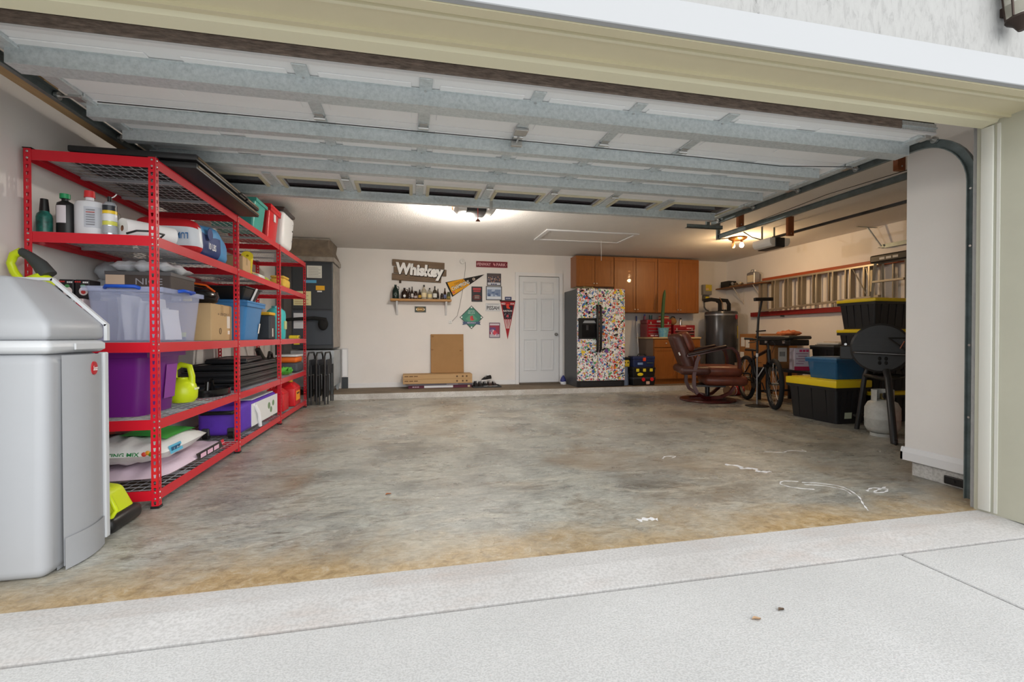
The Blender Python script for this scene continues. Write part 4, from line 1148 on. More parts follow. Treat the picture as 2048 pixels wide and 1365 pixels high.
bl_m = plain(74,150,206,0.4); rd_m = plain(200,36,44,0.4); nv_m = plain(30,58,120,0.4)
for m_ in (bl_m, rd_m, nv_m): cho.data.materials.append(m_)
for p in cho.data.polygons:
    c = p.center
    if c.x > 0.15 and c.y > -0.27: p.material_index = 1 if (c.y > 0.02 or c.z > 0.17) else 3
    elif c.z > 0.19: p.material_index = 2
    elif c.x > 0.02 and c.z < 0.055: p.material_index = 2
    elif c.y > 0.1: p.material_index = 1
text(ch, 'LUMP CHARCOAL', (-0.02, -0.357, 0.125), 0.34, 0.045, plain(60,120,180,0.4), bold=0.02, rot=(0, PI, 0))
text(ch, '10 LBS', (0.224, -0.14, 0.085), 0.13, 0.05, plain(240,242,246,0.4), axes='right', bold=0.02)
MB().lathe([(0, 0.004), (0.045, 0.003), (0.047, 0)], 18).rot(0, PI/2, 0).mv(0.215, -0.16, 0.175).build('print_disc', nv_m, ch)
# far bays
sc2 = carton('shipping_carton', 'small kraft carton at the shelf edge beside the charcoal bag', 0.22, 0.30, 0.125, (-1.56, 4.64, z), 0.1, m_card)
yr = thing('foam_roll', 'yellow foam roll standing out of a carton on the upper shelf', 'foam roll', (-1.60, 5.10, z))
q = MB().lathe([(0.012, 0.0), (0.05, 0.0), (0.05, 0.30), (0.012, 0.30), (0.012, 0.0)], 24)
q.rot(0, math.radians(62), math.radians(-70)); mn = min(p.z for p in q.v); q.mv(0, 0.0, -mn).build('roll', plain(226,206,44,0.7), yr, smooth=40)
mg = thing('magenta_pouch', 'magenta pouch lying on the upper shelf behind the yellow roll', 'pouch', (-1.82, 5.25, z))
pillow(0.22, 0.26, 0.09, 41, n=10, m=8).build('pouch', plain(170,26,120,0.6), mg, smooth=80)
br = thing('dish_brush', 'lime green scrub brush with a pale head on the upper shelf', 'brush', (-1.53, 5.50, z))
MB().rbox(-0.05, -0.32, 0.0, 0.03, -0.12, 0.06, 0.02, 3).build('brush_head', plain(206,212,206,0.6), br, smooth=40)
MB().tube([(-0.01, -0.16, 0.04), (0.0, 0.0, 0.03), (0.0, 0.20, 0.022)], [0.022, 0.02, 0.015], n=8).build('handle', plain(150,206,50,0.4), br, smooth=60)
st_ = thing('straw_mat', 'rolled pale straw mat lying along the upper shelf', 'mat', (-1.63, 5.52, z))
MB().tube([(0, -0.28, 0.05), (0.0, 0.3, 0.05)], 0.05, n=14).build('mat_roll', plain(204,178,116,0.8), st_, smooth=50)
MB().box(-0.012, -0.05, 0.098, 0.012, -0.02, 0.102).build('tie', plain(120,90,60,0.8), st_)
sp_ = thing('sponge', 'large yellow wash sponge at the far end of the upper shelf', 'sponge', (-1.56, 6.18, z))
MB().rbox(-0.09, -0.13, 0.0, 0.09, 0.13, 0.12, 0.035, 3).build('sponge', mat('yellow_sponge', (222,184,80), 0.9, bump=0.8, bscale=60), sp_, smooth=50)
MB().rbox(-0.08, -0.12, 0.12, 0.08, 0.12, 0.15, 0.014, 2).build('sponge_top', mat('yellow_sponge', (222,184,80), 0.9), sp_, smooth=50)

# ================================================================== top row (2.03 m)
z = DK[4]
ft = thing('folding_table', 'black folded table lying flat on top of the rack', 'folding table', (-1.62, 3.86, 2.0405))
MB().rbox(-0.35, -0.62, 0.0, 0.33, 0.60, 0.038, 0.008).build('table_top', plain(30,30,32,0.45), ft, smooth=40)
MB().rbox(-0.35, -0.62, 0.052, 0.33, 0.60, 0.090, 0.008).build('table_top', plain(42,42,44,0.45), ft, smooth=40)
MB().box(0.331, -0.60, 0.012, 0.336, 0.58, 0.024).build('edge_strip', plain(122,104,80,0.5), ft)
MB().box(0.331, -0.60, 0.066, 0.336, 0.58, 0.078).build('edge_strip', plain(122,104,80,0.5), ft)
MB().tube([(0.345, 0.02, 0.03), (0.37, 0.04, 0.045), (0.37, 0.18, 0.045), (0.345, 0.20, 0.03)], 0.008, n=8).build('carry_handle', m_black, ft, smooth=50)
for y_ in (-0.4, 0.4):
    MB().cyl((-0.2, y_, 0.045), (0.3, y_, 0.045), 0.007, n=8).build('hinge', m_satin, ft)
m_tealc = mat('clear_teal_plastic', (84,190,178), 0.2, alpha=0.7)
tb_ = tote('storage_tote', 'translucent teal storage bin on top of the rack', 'tote', 0.42, 0.34, 0.29, (-1.645, 5.02, z), 0, m_tealc, plain(70,186,176,0.4), lid=False, inset=0.03, r=0.025)
for i, (c, dx) in enumerate([((60,90,170), 0.10), ((220,220,226), 0.02), ((90,60,120), -0.08)]):
    t = thing('board_game_box', ['blue game box standing in the teal bin', 'white game box standing in the teal bin', 'purple game box standing in the teal bin'][i], 'box', (-1.645+dx, 5.02, z+0.01))
    MB().rbox(-0.028, -0.11, 0, 0.028, 0.11, 0.235, 0.003).build('box', plain(*c, 0.5), t)
    MB().box(0.0281, -0.08, 0.05, 0.0295, 0.08, 0.20).build('print_panel', plain(120,90,150,0.5), t)
rtt = tote('storage_tote', 'red storage tote with a lid on top of the rack', 'tote', 0.44, 0.36, 0.36, (-1.645, 5.46, z), 0, m_fuel, m_fuel, lid=True, inset=0.03, r=0.03)
MB().box(0.214, -0.03, 0.20, 0.220, 0.04, 0.28).build('paper_label', plain(224,226,230,0.5), rtt)
cl = thing('beverage_cooler', 'white beverage cooler with a dark lid on top of the rack', 'cooler', (-1.62, 5.96, z))
MB().taper(-0.22, -0.24, 0.23, 0.24, 0.0, 0.40, 0.03, 0.03).bevel(0.05, 4, 40).build('body', plain(232,234,236,0.4), cl, smooth=40)
MB().rbox(-0.225, -0.245, 0.40, 0.235, 0.245, 0.445, 0.02, 3).build('lid', plain(60,52,50,0.4), cl, smooth=40)
for z_ in (0.32, 0.24, 0.12):
    MB().cyl((0.215, 0.15, z_), (0.224, 0.15, z_), 0.010, n=10).build('stud', plain(92,86,84,0.4), cl)
# ================================================================== back wall: entry door
dl = bpy.data.objects.new('door_1', None); C.objects.link(dl)
struct(dl, 'white six panel entry door in the back wall')
dx0, dx1, dz0, dz1 = 2.005, 2.785, 0.118, 2.12
slab = MB().box(dx0, 8.528, dz0, dx1, 8.549, dz1).build('door_slab', m_door, dl)
for (a, c) in ((2.10, 2.325), (2.435, 2.66)):
    for (e, f) in ((0.36, 0.925), (1.12, 1.695), (1.81, 2.01)):
        fr = MB()
        g = 0.018
        for r in ((a-g, e-g, c+g, e), (a-g, f, c+g, f+g), (a-g, e, a, f), (c, e, c+g, f)):
            fr.box(r[0], 8.514, r[1], r[2], 8.5285, r[3])
        p = fr.bevel(0.004, 1).build('panel_moulding', m_door, slab)
        MB().box(a+0.03, 8.5235, e+0.03, c-0.03, 8.5285, f-0.03).bevel(0.003, 1).build('raised_panel', m_door, slab)
kn = MB().lathe([(0.0, -0.062), (0.018, -0.060), (0.027, -0.045), (0.024, -0.030), (0.010, -0.020), (0.010, -0.006), (0.030, -0.004), (0.030, 0.0), (0, 0)], 18, (2.725, 8.528, 1.03), 'y')
kn.build('door_knob', mat('satin_nickel', (140,138,134), 0.3, metal=0.9), dl, smooth=45)
cs = MB().box(dx0-0.075, 8.520, HS, dx0-0.008, 8.5495, dz1+0.0095).box(dx1+0.008, 8.520, HS, dx1+0.075, 8.5495, dz1+0.0095).box(dx0-0.075, 8.520, dz1+0.01, dx1+0.075, 8.5495, dz1+0.078)
cs.build('casing', m_white, dl)
MB().box(dx0-0.01, 8.40, HS, dx1+0.01, 8.55, HS+0.026).bevel(0.006, 1).build('threshold', plain(96,84,70,0.6), dl)
MB().box(dx0-0.009, 8.545, HS+0.02, dx1+0.009, 8.5498, dz1+0.012).build('door_gap', plain(60,58,56,0.9), dl)

# ------------------------------------------------------------------ air handler
m_hv = mat('charcoal_painted_steel', (54,58,62), 0.45)
m_foil = mat('foil_duct_wrap', (168,160,150), 0.38, metal=0.6, var=0.35, scale=9, bump=0.5, bscale=18)
m_sheet = mat('bright_sheet_metal', (176,182,186), 0.4, metal=0.65, var=0.15, scale=7)
hv = thing('air_handler', 'charcoal air handler with foil wrapped plenum in the back left corner', 'air handler', (-1.49, 8.10, HS))
def hl(x, y, zz): return (x+1.49, y-8.10, zz-HS)
hx0, hx1, hy0, hy1 = -1.80, -1.19, 7.76, 8.45
MB().box(*hl(hx0, hy0, 0.80), *hl(hx1, hy1, 2.17)).bevel(0.01, 2).build('cabinet', m_hv, hv)
MB().box(*hl(hx0+0.02, hy0-0.012, 1.42), *hl(hx1-0.015, hy0-0.001, 2.14)).bevel(0.006, 1).build('access_panel', m_hv, hv)
MB().box(*hl(hx0+0.02, hy0-0.012, 0.86), *hl(hx1-0.015, hy0-0.001, 1.40)).bevel(0.006, 1).build('access_panel', plain(62,68,76,0.45), hv)
MB().box(*hl(hx1, hy0+0.01, 0.82), *hl(hx1+0.006, hy1, 2.15)).build('foil_side', m_foil, hv)
MB().box(*hl(hx0-0.01, hy0-0.01, 0.20), *hl(hx1+0.01, hy1, 0.78)).bevel(0.01, 1).build('return_box', m_sheet, hv)
MB().box(*hl(hx0-0.01, hy0-0.02, 0.66), *hl(hx1+0.01, hy0-0.011, 0.775)).build('seam_flange', m_sheet, hv)
for x in (hx0, hx1-0.07):
    for y in (hy0, hy1-0.09):
        MB().add([hl(x, y, 0.20), hl(x+0.08, y, 0.20), hl(x+0.055, y, HS), hl(x+0.03, y, HS), hl(x, y+0.05, 0.20), hl(x+0.08, y+0.05, 0.20), hl(x+0.055, y+0.05, HS), hl(x+0.03, y+0.05, HS)],
                 [(0,1,2,3),(4,7,6,5),(0,4,5,1),(1,5,6,2),(2,6,7,3),(3,7,4,0)]).build('foot', m_sheet, hv)
pl_ = MB().add([hl(hx0-0.02, hy0-0.02, 2.17), hl(hx1+0.02, hy0-0.02, 2.17), hl(hx1+0.02, hy1, 2.17), hl(hx0-0.02, hy1, 2.17), hl(hx0-0.02, hy0-0.02, 2.24), hl(hx1+0.02, hy0-0.02, 2.24), hl(hx1+0.02, hy1, 2.24), hl(hx0-0.02, hy1, 2.24),
                hl(hx0-0.03, hy0+0.02, 2.40), hl(hx1-0.06, hy0+0.02, 2.40), hl(hx1-0.05, hy1, 2.40), hl(hx0-0.03, hy1, 2.40), hl(hx0-0.03, hy0+0.0, 2.535), hl(hx1-0.05, hy0+0.0, 2.535), hl(hx1-0.03, hy1, 2.535), hl(hx0-0.03, hy1, 2.535)],
               [(0,3,2,1),(0,1,5,4),(1,2,6,5),(2,3,7,6),(3,0,4,7),(4,5,9,8),(5,6,10,9),(6,7,11,10),(7,4,8,11),(8,9,13,12),(9,10,14,13),(10,11,15,14),(11,8,12,15),(12,13,14,15)])
pl_.bevel(0.012, 2, 20).build('plenum', mat('brown_duct_board', (122,108,92), 0.6, var=0.35, scale=8, bump=0.6, bscale=14), hv)
MB().box(*hl(hx0-0.026, hy0-0.026, 2.165), *hl(hx1+0.026, hy1, 2.245)).bevel(0.008, 1).build('foil_tape', m_foil, hv)
MB().box(*hl(hx0-0.035, hy0-0.012, 2.505), *hl(hx1-0.04, hy0+0.03, 2.532)).build('foil_tape', m_foil, hv)
for (x0, z0, x1, z1, c) in ((-1.57, 1.91, -1.35, 2.10, (206,206,196)), (-1.62, 1.83, -1.43, 1.875, (92,160,196)), (-1.44, 1.72, -1.31, 1.79, (226,170,40)), (-1.42, 1.69, -1.35, 1.71, (220,220,216)),
                            (-1.765, 1.48, -1.51, 1.70, (214,208,158)), (-1.765, 1.12, -1.62, 1.36, (206,208,212)), (-1.765, 0.87, -1.68, 0.90, (230,206,40))):
    MB().box(*hl(x0, hy0-0.0145, z0), *hl(x1, hy0-0.0125, z1)).build('notice', plain(*c, 0.6), hv)
for i in range(6):
    MB().box(*hl(-1.55, hy0-0.0152, 1.935+0.025*i), *hl(-1.37-0.03*(i % 2), hy0-0.0147, 1.940+0.025*i)).build('print_line', plain(120,122,118,0.6), hv)
    MB().box(*hl(-1.75, hy0-0.0152, 1.505+0.03*i), *hl(-1.55-0.03*(i % 2), hy0-0.0147, 1.512+0.03*i)).build('print_line', plain(150,110,90,0.6), hv)
MB().tube([hl(-2.0, 7.70, 1.22), hl(-1.8, 7.70, 1.26), hl(-1.45, 7.70, 1.28), hl(-1.30, 7.70, 1.26), hl(-1.28, 7.71, 1.16)], [0.025, 0.025, 0.03, 0.035, 0.025], n=10).build('insulated_pipe', mat('black_foam_insulation', (24,24,24), 0.9), hv, smooth=60)
MB().ball(hl(-1.33, 7.71, 1.19), 0.075, 0.045, 0.10, 12, 8).build('insulated_valve', mat('black_foam_insulation', (24,24,24), 0.9), hv, smooth=60)
MB().tube([hl(-2.0, 7.70, 1.22), hl(-2.0, 7.72, 0.6), hl(-1.98, 7.74, 0.10)], 0.022, n=8).build('drain_pipe', m_black, hv, smooth=60)
MB().cyl(hl(-1.47, hy0-0.022, 0.71), hl(-1.47, hy0-0.019, 0.71), 0.012, n=12).build('plug', plain(40,40,42,0.5), hv)
fl = thing('air_filter', 'slim white air filter panel leaning on the wall beside the air handler', 'air filter', (-1.115, 8.45, HS))
MB().box(-0.05, 0.05, 0.20, 0.05, 0.085, 0.70).build('filter_frame', plain(214,214,216,0.6), fl)
MB().box(-0.035, 0.046, 0.22, 0.035, 0.0505, 0.68).build('filter_media', plain(240,240,242,0.8), fl)
MB().box(-0.05, 0.05, 0.0, 0.05, 0.085, 0.199).build('filter_stand', m_hv, fl)

# folded camp chairs against the platform
def folded_chair(label, x, y, rz):
    t = thing('folded_chair', label, 'folding chair', (x, y, 0), rz, 'folded black metal chairs beside the rack')
    f = m_satin
    MB().tube([(0, -0.20, 0.012), (0.0, -0.20, 0.70), (0.0, -0.14, 0.76), (0.0, 0.14, 0.76), (0.0, 0.20, 0.70), (0.0, 0.20, 0.012)], 0.012, n=8).build('front_frame', f, t, smooth=60)
    MB().tube([(0.035, -0.17, 0.012), (0.035, -0.17, 0.58), (0.035, 0.17, 0.58), (0.035, 0.17, 0.012)], 0.010, n=8).build('rear_frame', f, t, smooth=60)
    MB().rbox(0.008, -0.165, 0.44, 0.026, 0.165, 0.66, 0.006).build('backrest', plain(40,42,48,0.7), t)
    MB().rbox(-0.026, -0.165, 0.10, -0.012, 0.165, 0.42, 0.006).build('seat', plain(30,32,36,0.7), t)
    return t
for i, (x, y) in enumerate(((-1.42, 7.28), (-1.31, 7.30), (-1.20, 7.32))):
    folded_chair(['folded black metal chair standing against the end of the red rack', 'folded black metal chair standing between two other folded chairs', 'folded black metal chair standing farthest from the red rack'][i], x, y, -0.05)

# ------------------------------------------------------------------ whiskey sign
m_barn = mat('weathered_barn_wood', (128,108,88), 0.8, var=0.35, scale=9, stretch=(0.4,4,4), bump=0.3, bscale=30)
ws = thing('whiskey_sign', 'weathered plank sign reading Whiskey above the bottle shelf', 'sign', (0.165, 8.54, 2.165))
tl_s = math.radians(3.0)
for (x0, x1, zc) in ((-0.48, 0.44, 0.125), (-0.45, 0.48, 0.0), (-0.475, 0.39, -0.125)):
    q = MB().box(x0, -0.022, zc-0.059, x1, -0.002, zc+0.059).bevel(0.004, 1).jit(0.003, int(zc*1000)+5)
    q.rot(0, tl_s*0.8, 0).build('plank', m_barn, ws)
MB().box(-0.36, -0.004, -0.22, -0.32, 0.004, 0.1).build('hanger_strip', plain(74,60,48,0.8), ws)
text(ws, 'Whiskey', (0.0, -0.030, -0.01), 0.85, 0.27, plain(246,246,244,0.6), bold=0.055, rot=(0, tl_s*1.3, 0))
sh = text(ws, 'Whiskey', (0.008, -0.0255, -0.018), 0.88, 0.285, plain(44,36,30,0.8), bold=0.075, rot=(0, tl_s*1.3, 0), name='lettering_shadow')

# ------------------------------------------------------------------ bottle shelf
SH = 1.655
m_shelf = mat('oak_shelf_board', (176,128,66), 0.5, var=0.15, scale=7, stretch=(0.4,3,3))
bs_ = thing('wall_shelf', 'golden oak wall shelf on white brackets holding bottles', 'shelf', (0.19, 8.45, SH))
MB().box(-0.53, -0.115, -0.038, 0.53, 0.098, 0.0).bevel(0.003, 1).build('board', m_shelf, bs_)
for x in (-0.42, 0.44):
    MB().prism([(0.098, -0.039), (-0.08, -0.039), (-0.08, -0.055), (0.082, -0.28), (0.098, -0.28)], 'x', x-0.016, x+0.016).build('bracket', m_white, bs_)
m_amber = mat('amber_glass', (44,22,10), 0.08, trans=0.25, coat=0.3)
m_dgreen = mat('dark_green_glass', (20,40,36), 0.1)
m_clrg = mat('clear_bottle_glass', (222,214,192), 0.08, trans=0.55, ior=1.3)
def wall_bottle(name, label, x, r, h, m, style, cap=None, lab=None, hand=False, y=8.42):
    t = thing(name, label, 'bottle', (x, y, SH), 0, 'bottles on the oak wall shelf')
    if style == 'jug': prof = [(0, 0), (r*0.97, 0), (r, 0.008), (r, h*0.55), (r*0.75, h*0.72), (r*0.38, h*0.82), (r*0.34, h*0.96), (0, h*0.96)]
    elif style == 'beer': prof = [(0, 0), (r*0.97, 0), (r, 0.006), (r, h*0.55), (r*0.75, h*0.66), (r*0.42, h*0.78), (r*0.38, h*0.97), (0, h*0.97)]
    elif style == 'short': prof = [(0, 0), (r*0.95, 0), (r, 0.006), (r, h*0.75), (r*0.85, h*0.9), (r*0.7, h), (0, h)]
    else: prof = [(0, 0), (r*0.97, 0), (r, 0.006), (r, h*0.6), (r*0.8, h*0.68), (r*0.3, h*0.74), (r*0.28, h*0.86), (0, h*0.86)]
    MB().lathe(prof, 16).build('glass', m, t, smooth=45)
    tz = prof[-1][1]
    cr = max(0.008, prof[-2][0]*1.12)
    MB().lathe([(0, tz), (cr, tz), (cr, max(tz+0.012, h)), (0, max(tz+0.012, h))], 12).build('cap', cap or m_black, t, smooth=45)
    if lab:
        MB().grid(lambda u, v: ((r+0.0015)*math.cos(PI+0.35+(PI-0.7)*u), (r+0.0015)*math.sin(PI+0.35+(PI-0.7)*u), h*(0.14+0.30*v)), 8, 1).build('paper_label', plain(*lab, 0.5), t, smooth=60)
    if hand:
        MB().tube([(r*0.45, 0, h*0.88), (r*0.95, 0, h*0.86), (r*1.0, 0, h*0.72), (r*0.8, 0, h*0.62)], 0.007, n=6).build('handle', m, t, smooth=60)
    return t
g1 = wall_bottle('growler_jug', 'tall dark green growler jug at the end of the bottle shelf', -0.253, 0.058, 0.245, m_dgreen, 'jug', hand=True)
MB().tube([(-0.0+0.022*math.cos(a*PI/5), -0.0605, 0.075+0.022*math.sin(a*PI/5)) for a in range(10)], 0.003, n=4, closed=True).build('print_ring', plain(150,170,166,0.5), g1)
g2 = wall_bottle('growler_jug', 'squat amber growler jug with a round white badge', -0.10, 0.055, 0.19, m_amber, 'jug', hand=True)
MB().lathe([(0.010, -0.0005), (0.022, 0.0), (0.022, 0.002), (0.010, 0.002)], 16, (0.0, -0.058, 0.05), 'y').build('badge', plain(210,210,206,0.5), g2)
wall_bottle('amber_bottle', 'plain amber bottle between the squat growler and a tall bottle', -0.018, 0.024, 0.195, m_amber, 'beer')
wall_bottle('amber_bottle', 'tall slim amber bottle with a pale label', 0.032, 0.023, 0.213, m_amber, 'beer', lab=(196,190,188))
wall_bottle('stoneware_jug', 'wide dark brown jar with a pale label', 0.092, 0.034, 0.13, m_amber, 'short', lab=(176,160,158))
wall_bottle('amber_bottle', 'short amber beer bottle with a yellow label', 0.163, 0.027, 0.163, m_amber, 'beer', lab=(190,150,50))
wall_bottle('liquor_bottle', 'tallest clear liquor bottle with a dark cap and cream label', 0.24, 0.046, 0.255, m_clrg, 'liq', lab=(222,206,168))
wall_bottle('liquor_bottle', 'round clear liquor bottle with a pointed dark cap and cream label', 0.338, 0.041, 0.204, m_clrg, 'liq', lab=(220,204,150))
wall_bottle('liquor_bottle', 'clear liquor bottle with a black and white label', 0.43, 0.036, 0.236, mat('smoked_bottle_glass', (84,74,60), 0.1, trans=0.3), 'liq', lab=(214,214,210))
wall_bottle('amber_bottle', 'slim dark bottle behind the black and white labelled bottle', 0.487, 0.021, 0.19, m_amber, 'beer', y=8.48)
wall_bottle('small_bottle', 'smallest dark bottle on the oak shelf', 0.555, 0.024, 0.10, m_amber, 'short')
wall_bottle('amber_bottle', 'brown beer bottle with a bluish label near the shelf end', 0.607, 0.025, 0.198, m_amber, 'beer', lab=(96,104,140))
wall_bottle('beer_can', 'dark green and gold can at the shelf end by the pennant', 0.675, 0.031, 0.126, plain(70,76,40,0.4), 'short', lab=(150,130,50), cap=plain(90,90,80,0.4))

# ------------------------------------------------------------------ signs and pictures on the wall
YW = 8.548
def plaque(name, label, cat, x0, z0, x1, z1, col, th=0.008, frame=None, fw_=0.014):
    t = thing(name, label, cat, ((x0+x1)/2, YW, (z0+z1)/2))
    w, h = (x1-x0)/2, (z1-z0)/2
    MB().box(-w, -th, -h, w, 0, h).build('board', plain(*col, 0.5), t)
    if frame:
        f = MB()
        for a in ((-w, -h, w, -h+fw_), (-w, h-fw_, w, h), (-w, -h+fw_, -w+fw_, h-fw_), (w-fw_, -h+fw_, w, h-fw_)):
            f.box(a[0], -th-0.006, a[1], a[2], -th, a[3])
        f.build('frame', plain(*frame, 0.4), t)
    return t
def rectp(t, x0, z0, x1, z1, col, y=-0.0095, name='print_panel'):
    return MB().box(x0, y-0.001, z0, x1, y, z1).build(name, plain(*col, 0.5), t)
def ell(t, x, zz, rx, rz, col, y=-0.0095, name='print_mark'):
    return MB().ball((x, y, zz), rx, 0.0012, rz, 14, 6).build(name, plain(*col, 0.5), t)
s1 = plaque('small_bar_sign', 'small dark sign with a gold oval under the bottle shelf', 'sign', 0.078, 1.428, 0.276, 1.534, (56,62,52))
ell(s1, 0, 0, 0.082, 0.036, (190,150,66)); ell(s1, 0, 0, 0.058, 0.03, (96,60,30), -0.0105)
marks(s1, (0, -0.0125, 0), 0.085, 0.026, plain(226,190,110,0.5))
for sx in (-0.066, 0.066): ell(s1, sx, 0, 0.014, 0.014, (216,206,176), -0.0105)
fp = plaque('street_sign', 'long dark red ballpark sign high on the back wall', 'sign', 1.19, 2.275, 1.78, 2.385, (112,20,36), frame=(150,40,56), fw_=0.006)
text(fp, 'FENWAY', (-0.145, -0.0095, 0), 0.25, 0.055, plain(222,170,176,0.5), bold=0.02)
text(fp, 'PARK', (0.175, -0.0095, 0), 0.18, 0.055, plain(222,170,176,0.5), bold=0.02)
for dx, dz_ in ((0.035, 0.008), (0.055, -0.008)): rectp(fp, dx-0.008, dz_-0.02, dx+0.008, dz_+0.02, (222,150,156), name='print_sock')
for dx in (-0.283, 0.283): ell(fp, dx, 0, 0.007, 0.007, (222,170,176))
rq = random.Random(11)
p1 = plaque('team_photo', 'framed group photograph at the top of the picture cluster', 'picture', 1.392, 1.937, 1.657, 2.163, (70,64,72), frame=(40,40,46), fw_=0.008)
rectp(p1, -0.12, 0.055, 0.12, 0.10, (84,72,72)); rectp(p1, -0.12, -0.10, 0.12, -0.055, (206,208,216))
for i in range(26):
    ell(p1, -0.11+0.0088*i, rq.uniform(-0.045, 0.05), 0.011, 0.014, rq.choice([(166,120,96), (150,96,80), (70,50,52), (196,170,150), (120,110,120)]), -0.0102, 'print_figure')
marks(p1, (0.0, -0.0115, -0.085), 0.12, 0.02, plain(70,76,110,0.5))
p2 = plaque('framed_photo', 'framed blue and white winter photograph below the group photograph', 'picture', 1.372, 1.668, 1.672, 1.925, (196,206,220), frame=(44,38,36), fw_=0.012)
rectp(p2, -0.125, -0.06, 0.125, 0.07, (122,140,172)); rectp(p2, -0.125, -0.10, 0.125, -0.062, (216,222,230))
for i in range(9): ell(p2, rq.uniform(-0.1, 0.1), rq.uniform(-0.04, 0.06), 0.03, 0.018, rq.choice([(92,112,150), (176,190,212), (70,88,124)]), -0.0108, 'print_shape')
p3 = plaque('concert_poster', 'black poster with red lettering blocks beside the framed photographs', 'poster', 1.103, 1.634, 1.304, 1.915, (32,26,32), th=0.004)
for i, (a, c) in enumerate(((0.075, 0.115), (0.04, 0.065))): rectp(p3, -0.075+0.01*i, a, 0.075-0.01*i, c, (176,52,56), -0.0055)
MB().tube([(0.07*math.cos(a*PI/8), -0.006, -0.06+0.045*math.sin(a*PI/8)) for a in range(16)], 0.004, n=4, closed=True).build('print_ring', plain(176,60,60,0.5), p3)
for i in range(3): rectp(p3, -0.045, -0.035-0.022*i, 0.045, -0.027-0.022*i, (206,170,160), -0.0055)
lp = plaque('license_plate', 'white license plate reading PISSAH', 'plate', 1.368, 1.463, 1.642, 1.608, (214,216,218), th=0.004, frame=(190,192,196), fw_=0.005)
text(lp, 'PISSAH', (0, -0.0055, -0.012), 0.235, 0.075, plain(48,48,54,0.5), bold=0.02)
rectp(lp, -0.11, 0.05, 0.11, 0.058, (150,150,156), -0.0055)
bz = plaque('bumper_sticker', 'small dark blue plaque above the red pennant', 'plaque', 1.73, 1.672, 1.858, 1.735, (44,54,96), th=0.004)
marks(bz, (0, -0.0055, 0), 0.09, 0.022, plain(190,196,214,0.5))
p4_ = plaque('red_poster', 'red and purple framed program poster under the license plate', 'poster', 1.432, 0.967, 1.634, 1.247, (150,44,70), frame=(66,70,92), fw_=0.008)
rectp(p4_, -0.09, 0.09, 0.09, 0.125, (206,196,204)); rectp(p4_, -0.09, -0.13, 0.09, -0.075, (186,176,186)); rectp(p4_, -0.09, -0.02, 0.02, 0.05, (96,66,120))
for i in range(8): ell(p4_, rq.uniform(-0.07, 0.07), rq.uniform(-0.09, 0.0), 0.018, 0.024, rq.choice([(220,200,206), (196,70,90), (150,120,150)]), -0.0105, 'print_shape')
ell(p4_, 0.0, -0.045, 0.028, 0.045, (206,60,80), -0.0112, 'print_sock')
# diamond sign
dg = thing('diamond_sign', 'green ballpark diamond sign with a navy ribbon', 'sign', (1.102, YW, 1.345))
R_ = 0.218
MB().prism([(0, R_), (R_, 0), (0, -R_), (-R_, 0)], 'y', -0.008, 0).build('board', plain(52,74,66,0.5), dg)
MB().prism([(0, R_-0.02), (R_-0.02, 0), (0, -R_+0.02), (-R_+0.02, 0)], 'y', -0.0095, -0.008).build('green_field', plain(58,130,110,0.5), dg)
MB().prism([(0, 0.075), (0.11, -0.03), (0, -0.13), (-0.11, -0.03)], 'y', -0.0105, -0.0095).build('infield', plain(84,150,120,0.5), dg)
for x, zz in ((0, R_-0.035), (R_-0.035, 0), (-R_+0.035, 0), (0, -R_+0.035)): MB().lathe([(0, -0.0118), (0.016, -0.0115), (0.016, -0.009)], 12, (x, 0, zz), 'y').build('print_base', plain(226,228,226,0.5), dg)
MB().prism([(-0.17, -0.08), (0.17, -0.08), (0.15, -0.105), (0.17, -0.14), (0.09, -0.125), (-0.09, -0.125), (-0.17, -0.14), (-0.15, -0.105)], 'y', -0.016, -0.0108).build('ribbon', plain(62,84,116,0.5), dg)
text(dg, 'FENWAY', (0, -0.017, -0.102), 0.16, 0.026, plain(206,214,226,0.5), bold=0.01)
text(dg, 'BOSTON', (0, -0.0115, 0.115), 0.11, 0.026, plain(186,206,200,0.5), bold=0.01)
text(dg, 'RED SOX', (0, -0.0115, 0.078), 0.13, 0.026, plain(186,206,200,0.5), bold=0.01)
sock = [(-0.012, 0.04), (0.012, 0.04), (0.014, -0.01), (0.038, -0.028), (0.03, -0.042), (-0.006, -0.034), (-0.014, -0.01)]
for k, (dx, dz_, c) in enumerate(((-0.012, -0.012, (206,60,64)), (0.012, 0.0, (190,40,48)))):
    MB().prism([(x+dx, zz+dz_-0.01) for x, zz in sock], 'y', -0.0125-0.001*k, -0.0112).build('print_sock', plain(*c, 0.5), dg)
# yellow and black pennant
pa = thing('hockey_pennant', 'yellow and black Champions pennant tilted beside the bottle shelf', 'pennant', (0.63, YW, 1.85))
A, B_, T = (-0.005, 0.13), (0.12, -0.135), (0.715, 0.293)
MB().prism([A, B_, T], 'y', -0.004, 0).build('felt', plain(38,34,32,0.8), pa)
def lerp(p, q, t): return (p[0]+(q[0]-p[0])*t, p[1]+(q[1]-p[1])*t)
A1, B1 = lerp(A, T, 0.04), lerp(B_, T, 0.04)
MB().prism([lerp(A1, B1, 0.05), lerp(A1, B1, 0.95), lerp(B1, T, 0.52), lerp(A1, T, 0.42)], 'y', -0.0055, -0.004).build('gold_field', plain(232,164,34,0.8), pa)
ang = math.atan2(T[1]-(A[1]+B_[1])/2, T[0]-(A[0]+B_[0])/2)
text(pa, 'CHAMPIONS', (0.27, -0.0068, 0.08), 0.36, 0.085, plain(30,28,28,0.7), bold=0.05, rot=(0, -ang, 0), name='lettering_shadow')
text(pa, 'CHAMPIONS', (0.27, -0.0075, 0.08), 0.35, 0.07, plain(238,236,226,0.7), bold=0.015, rot=(0, -ang, 0))
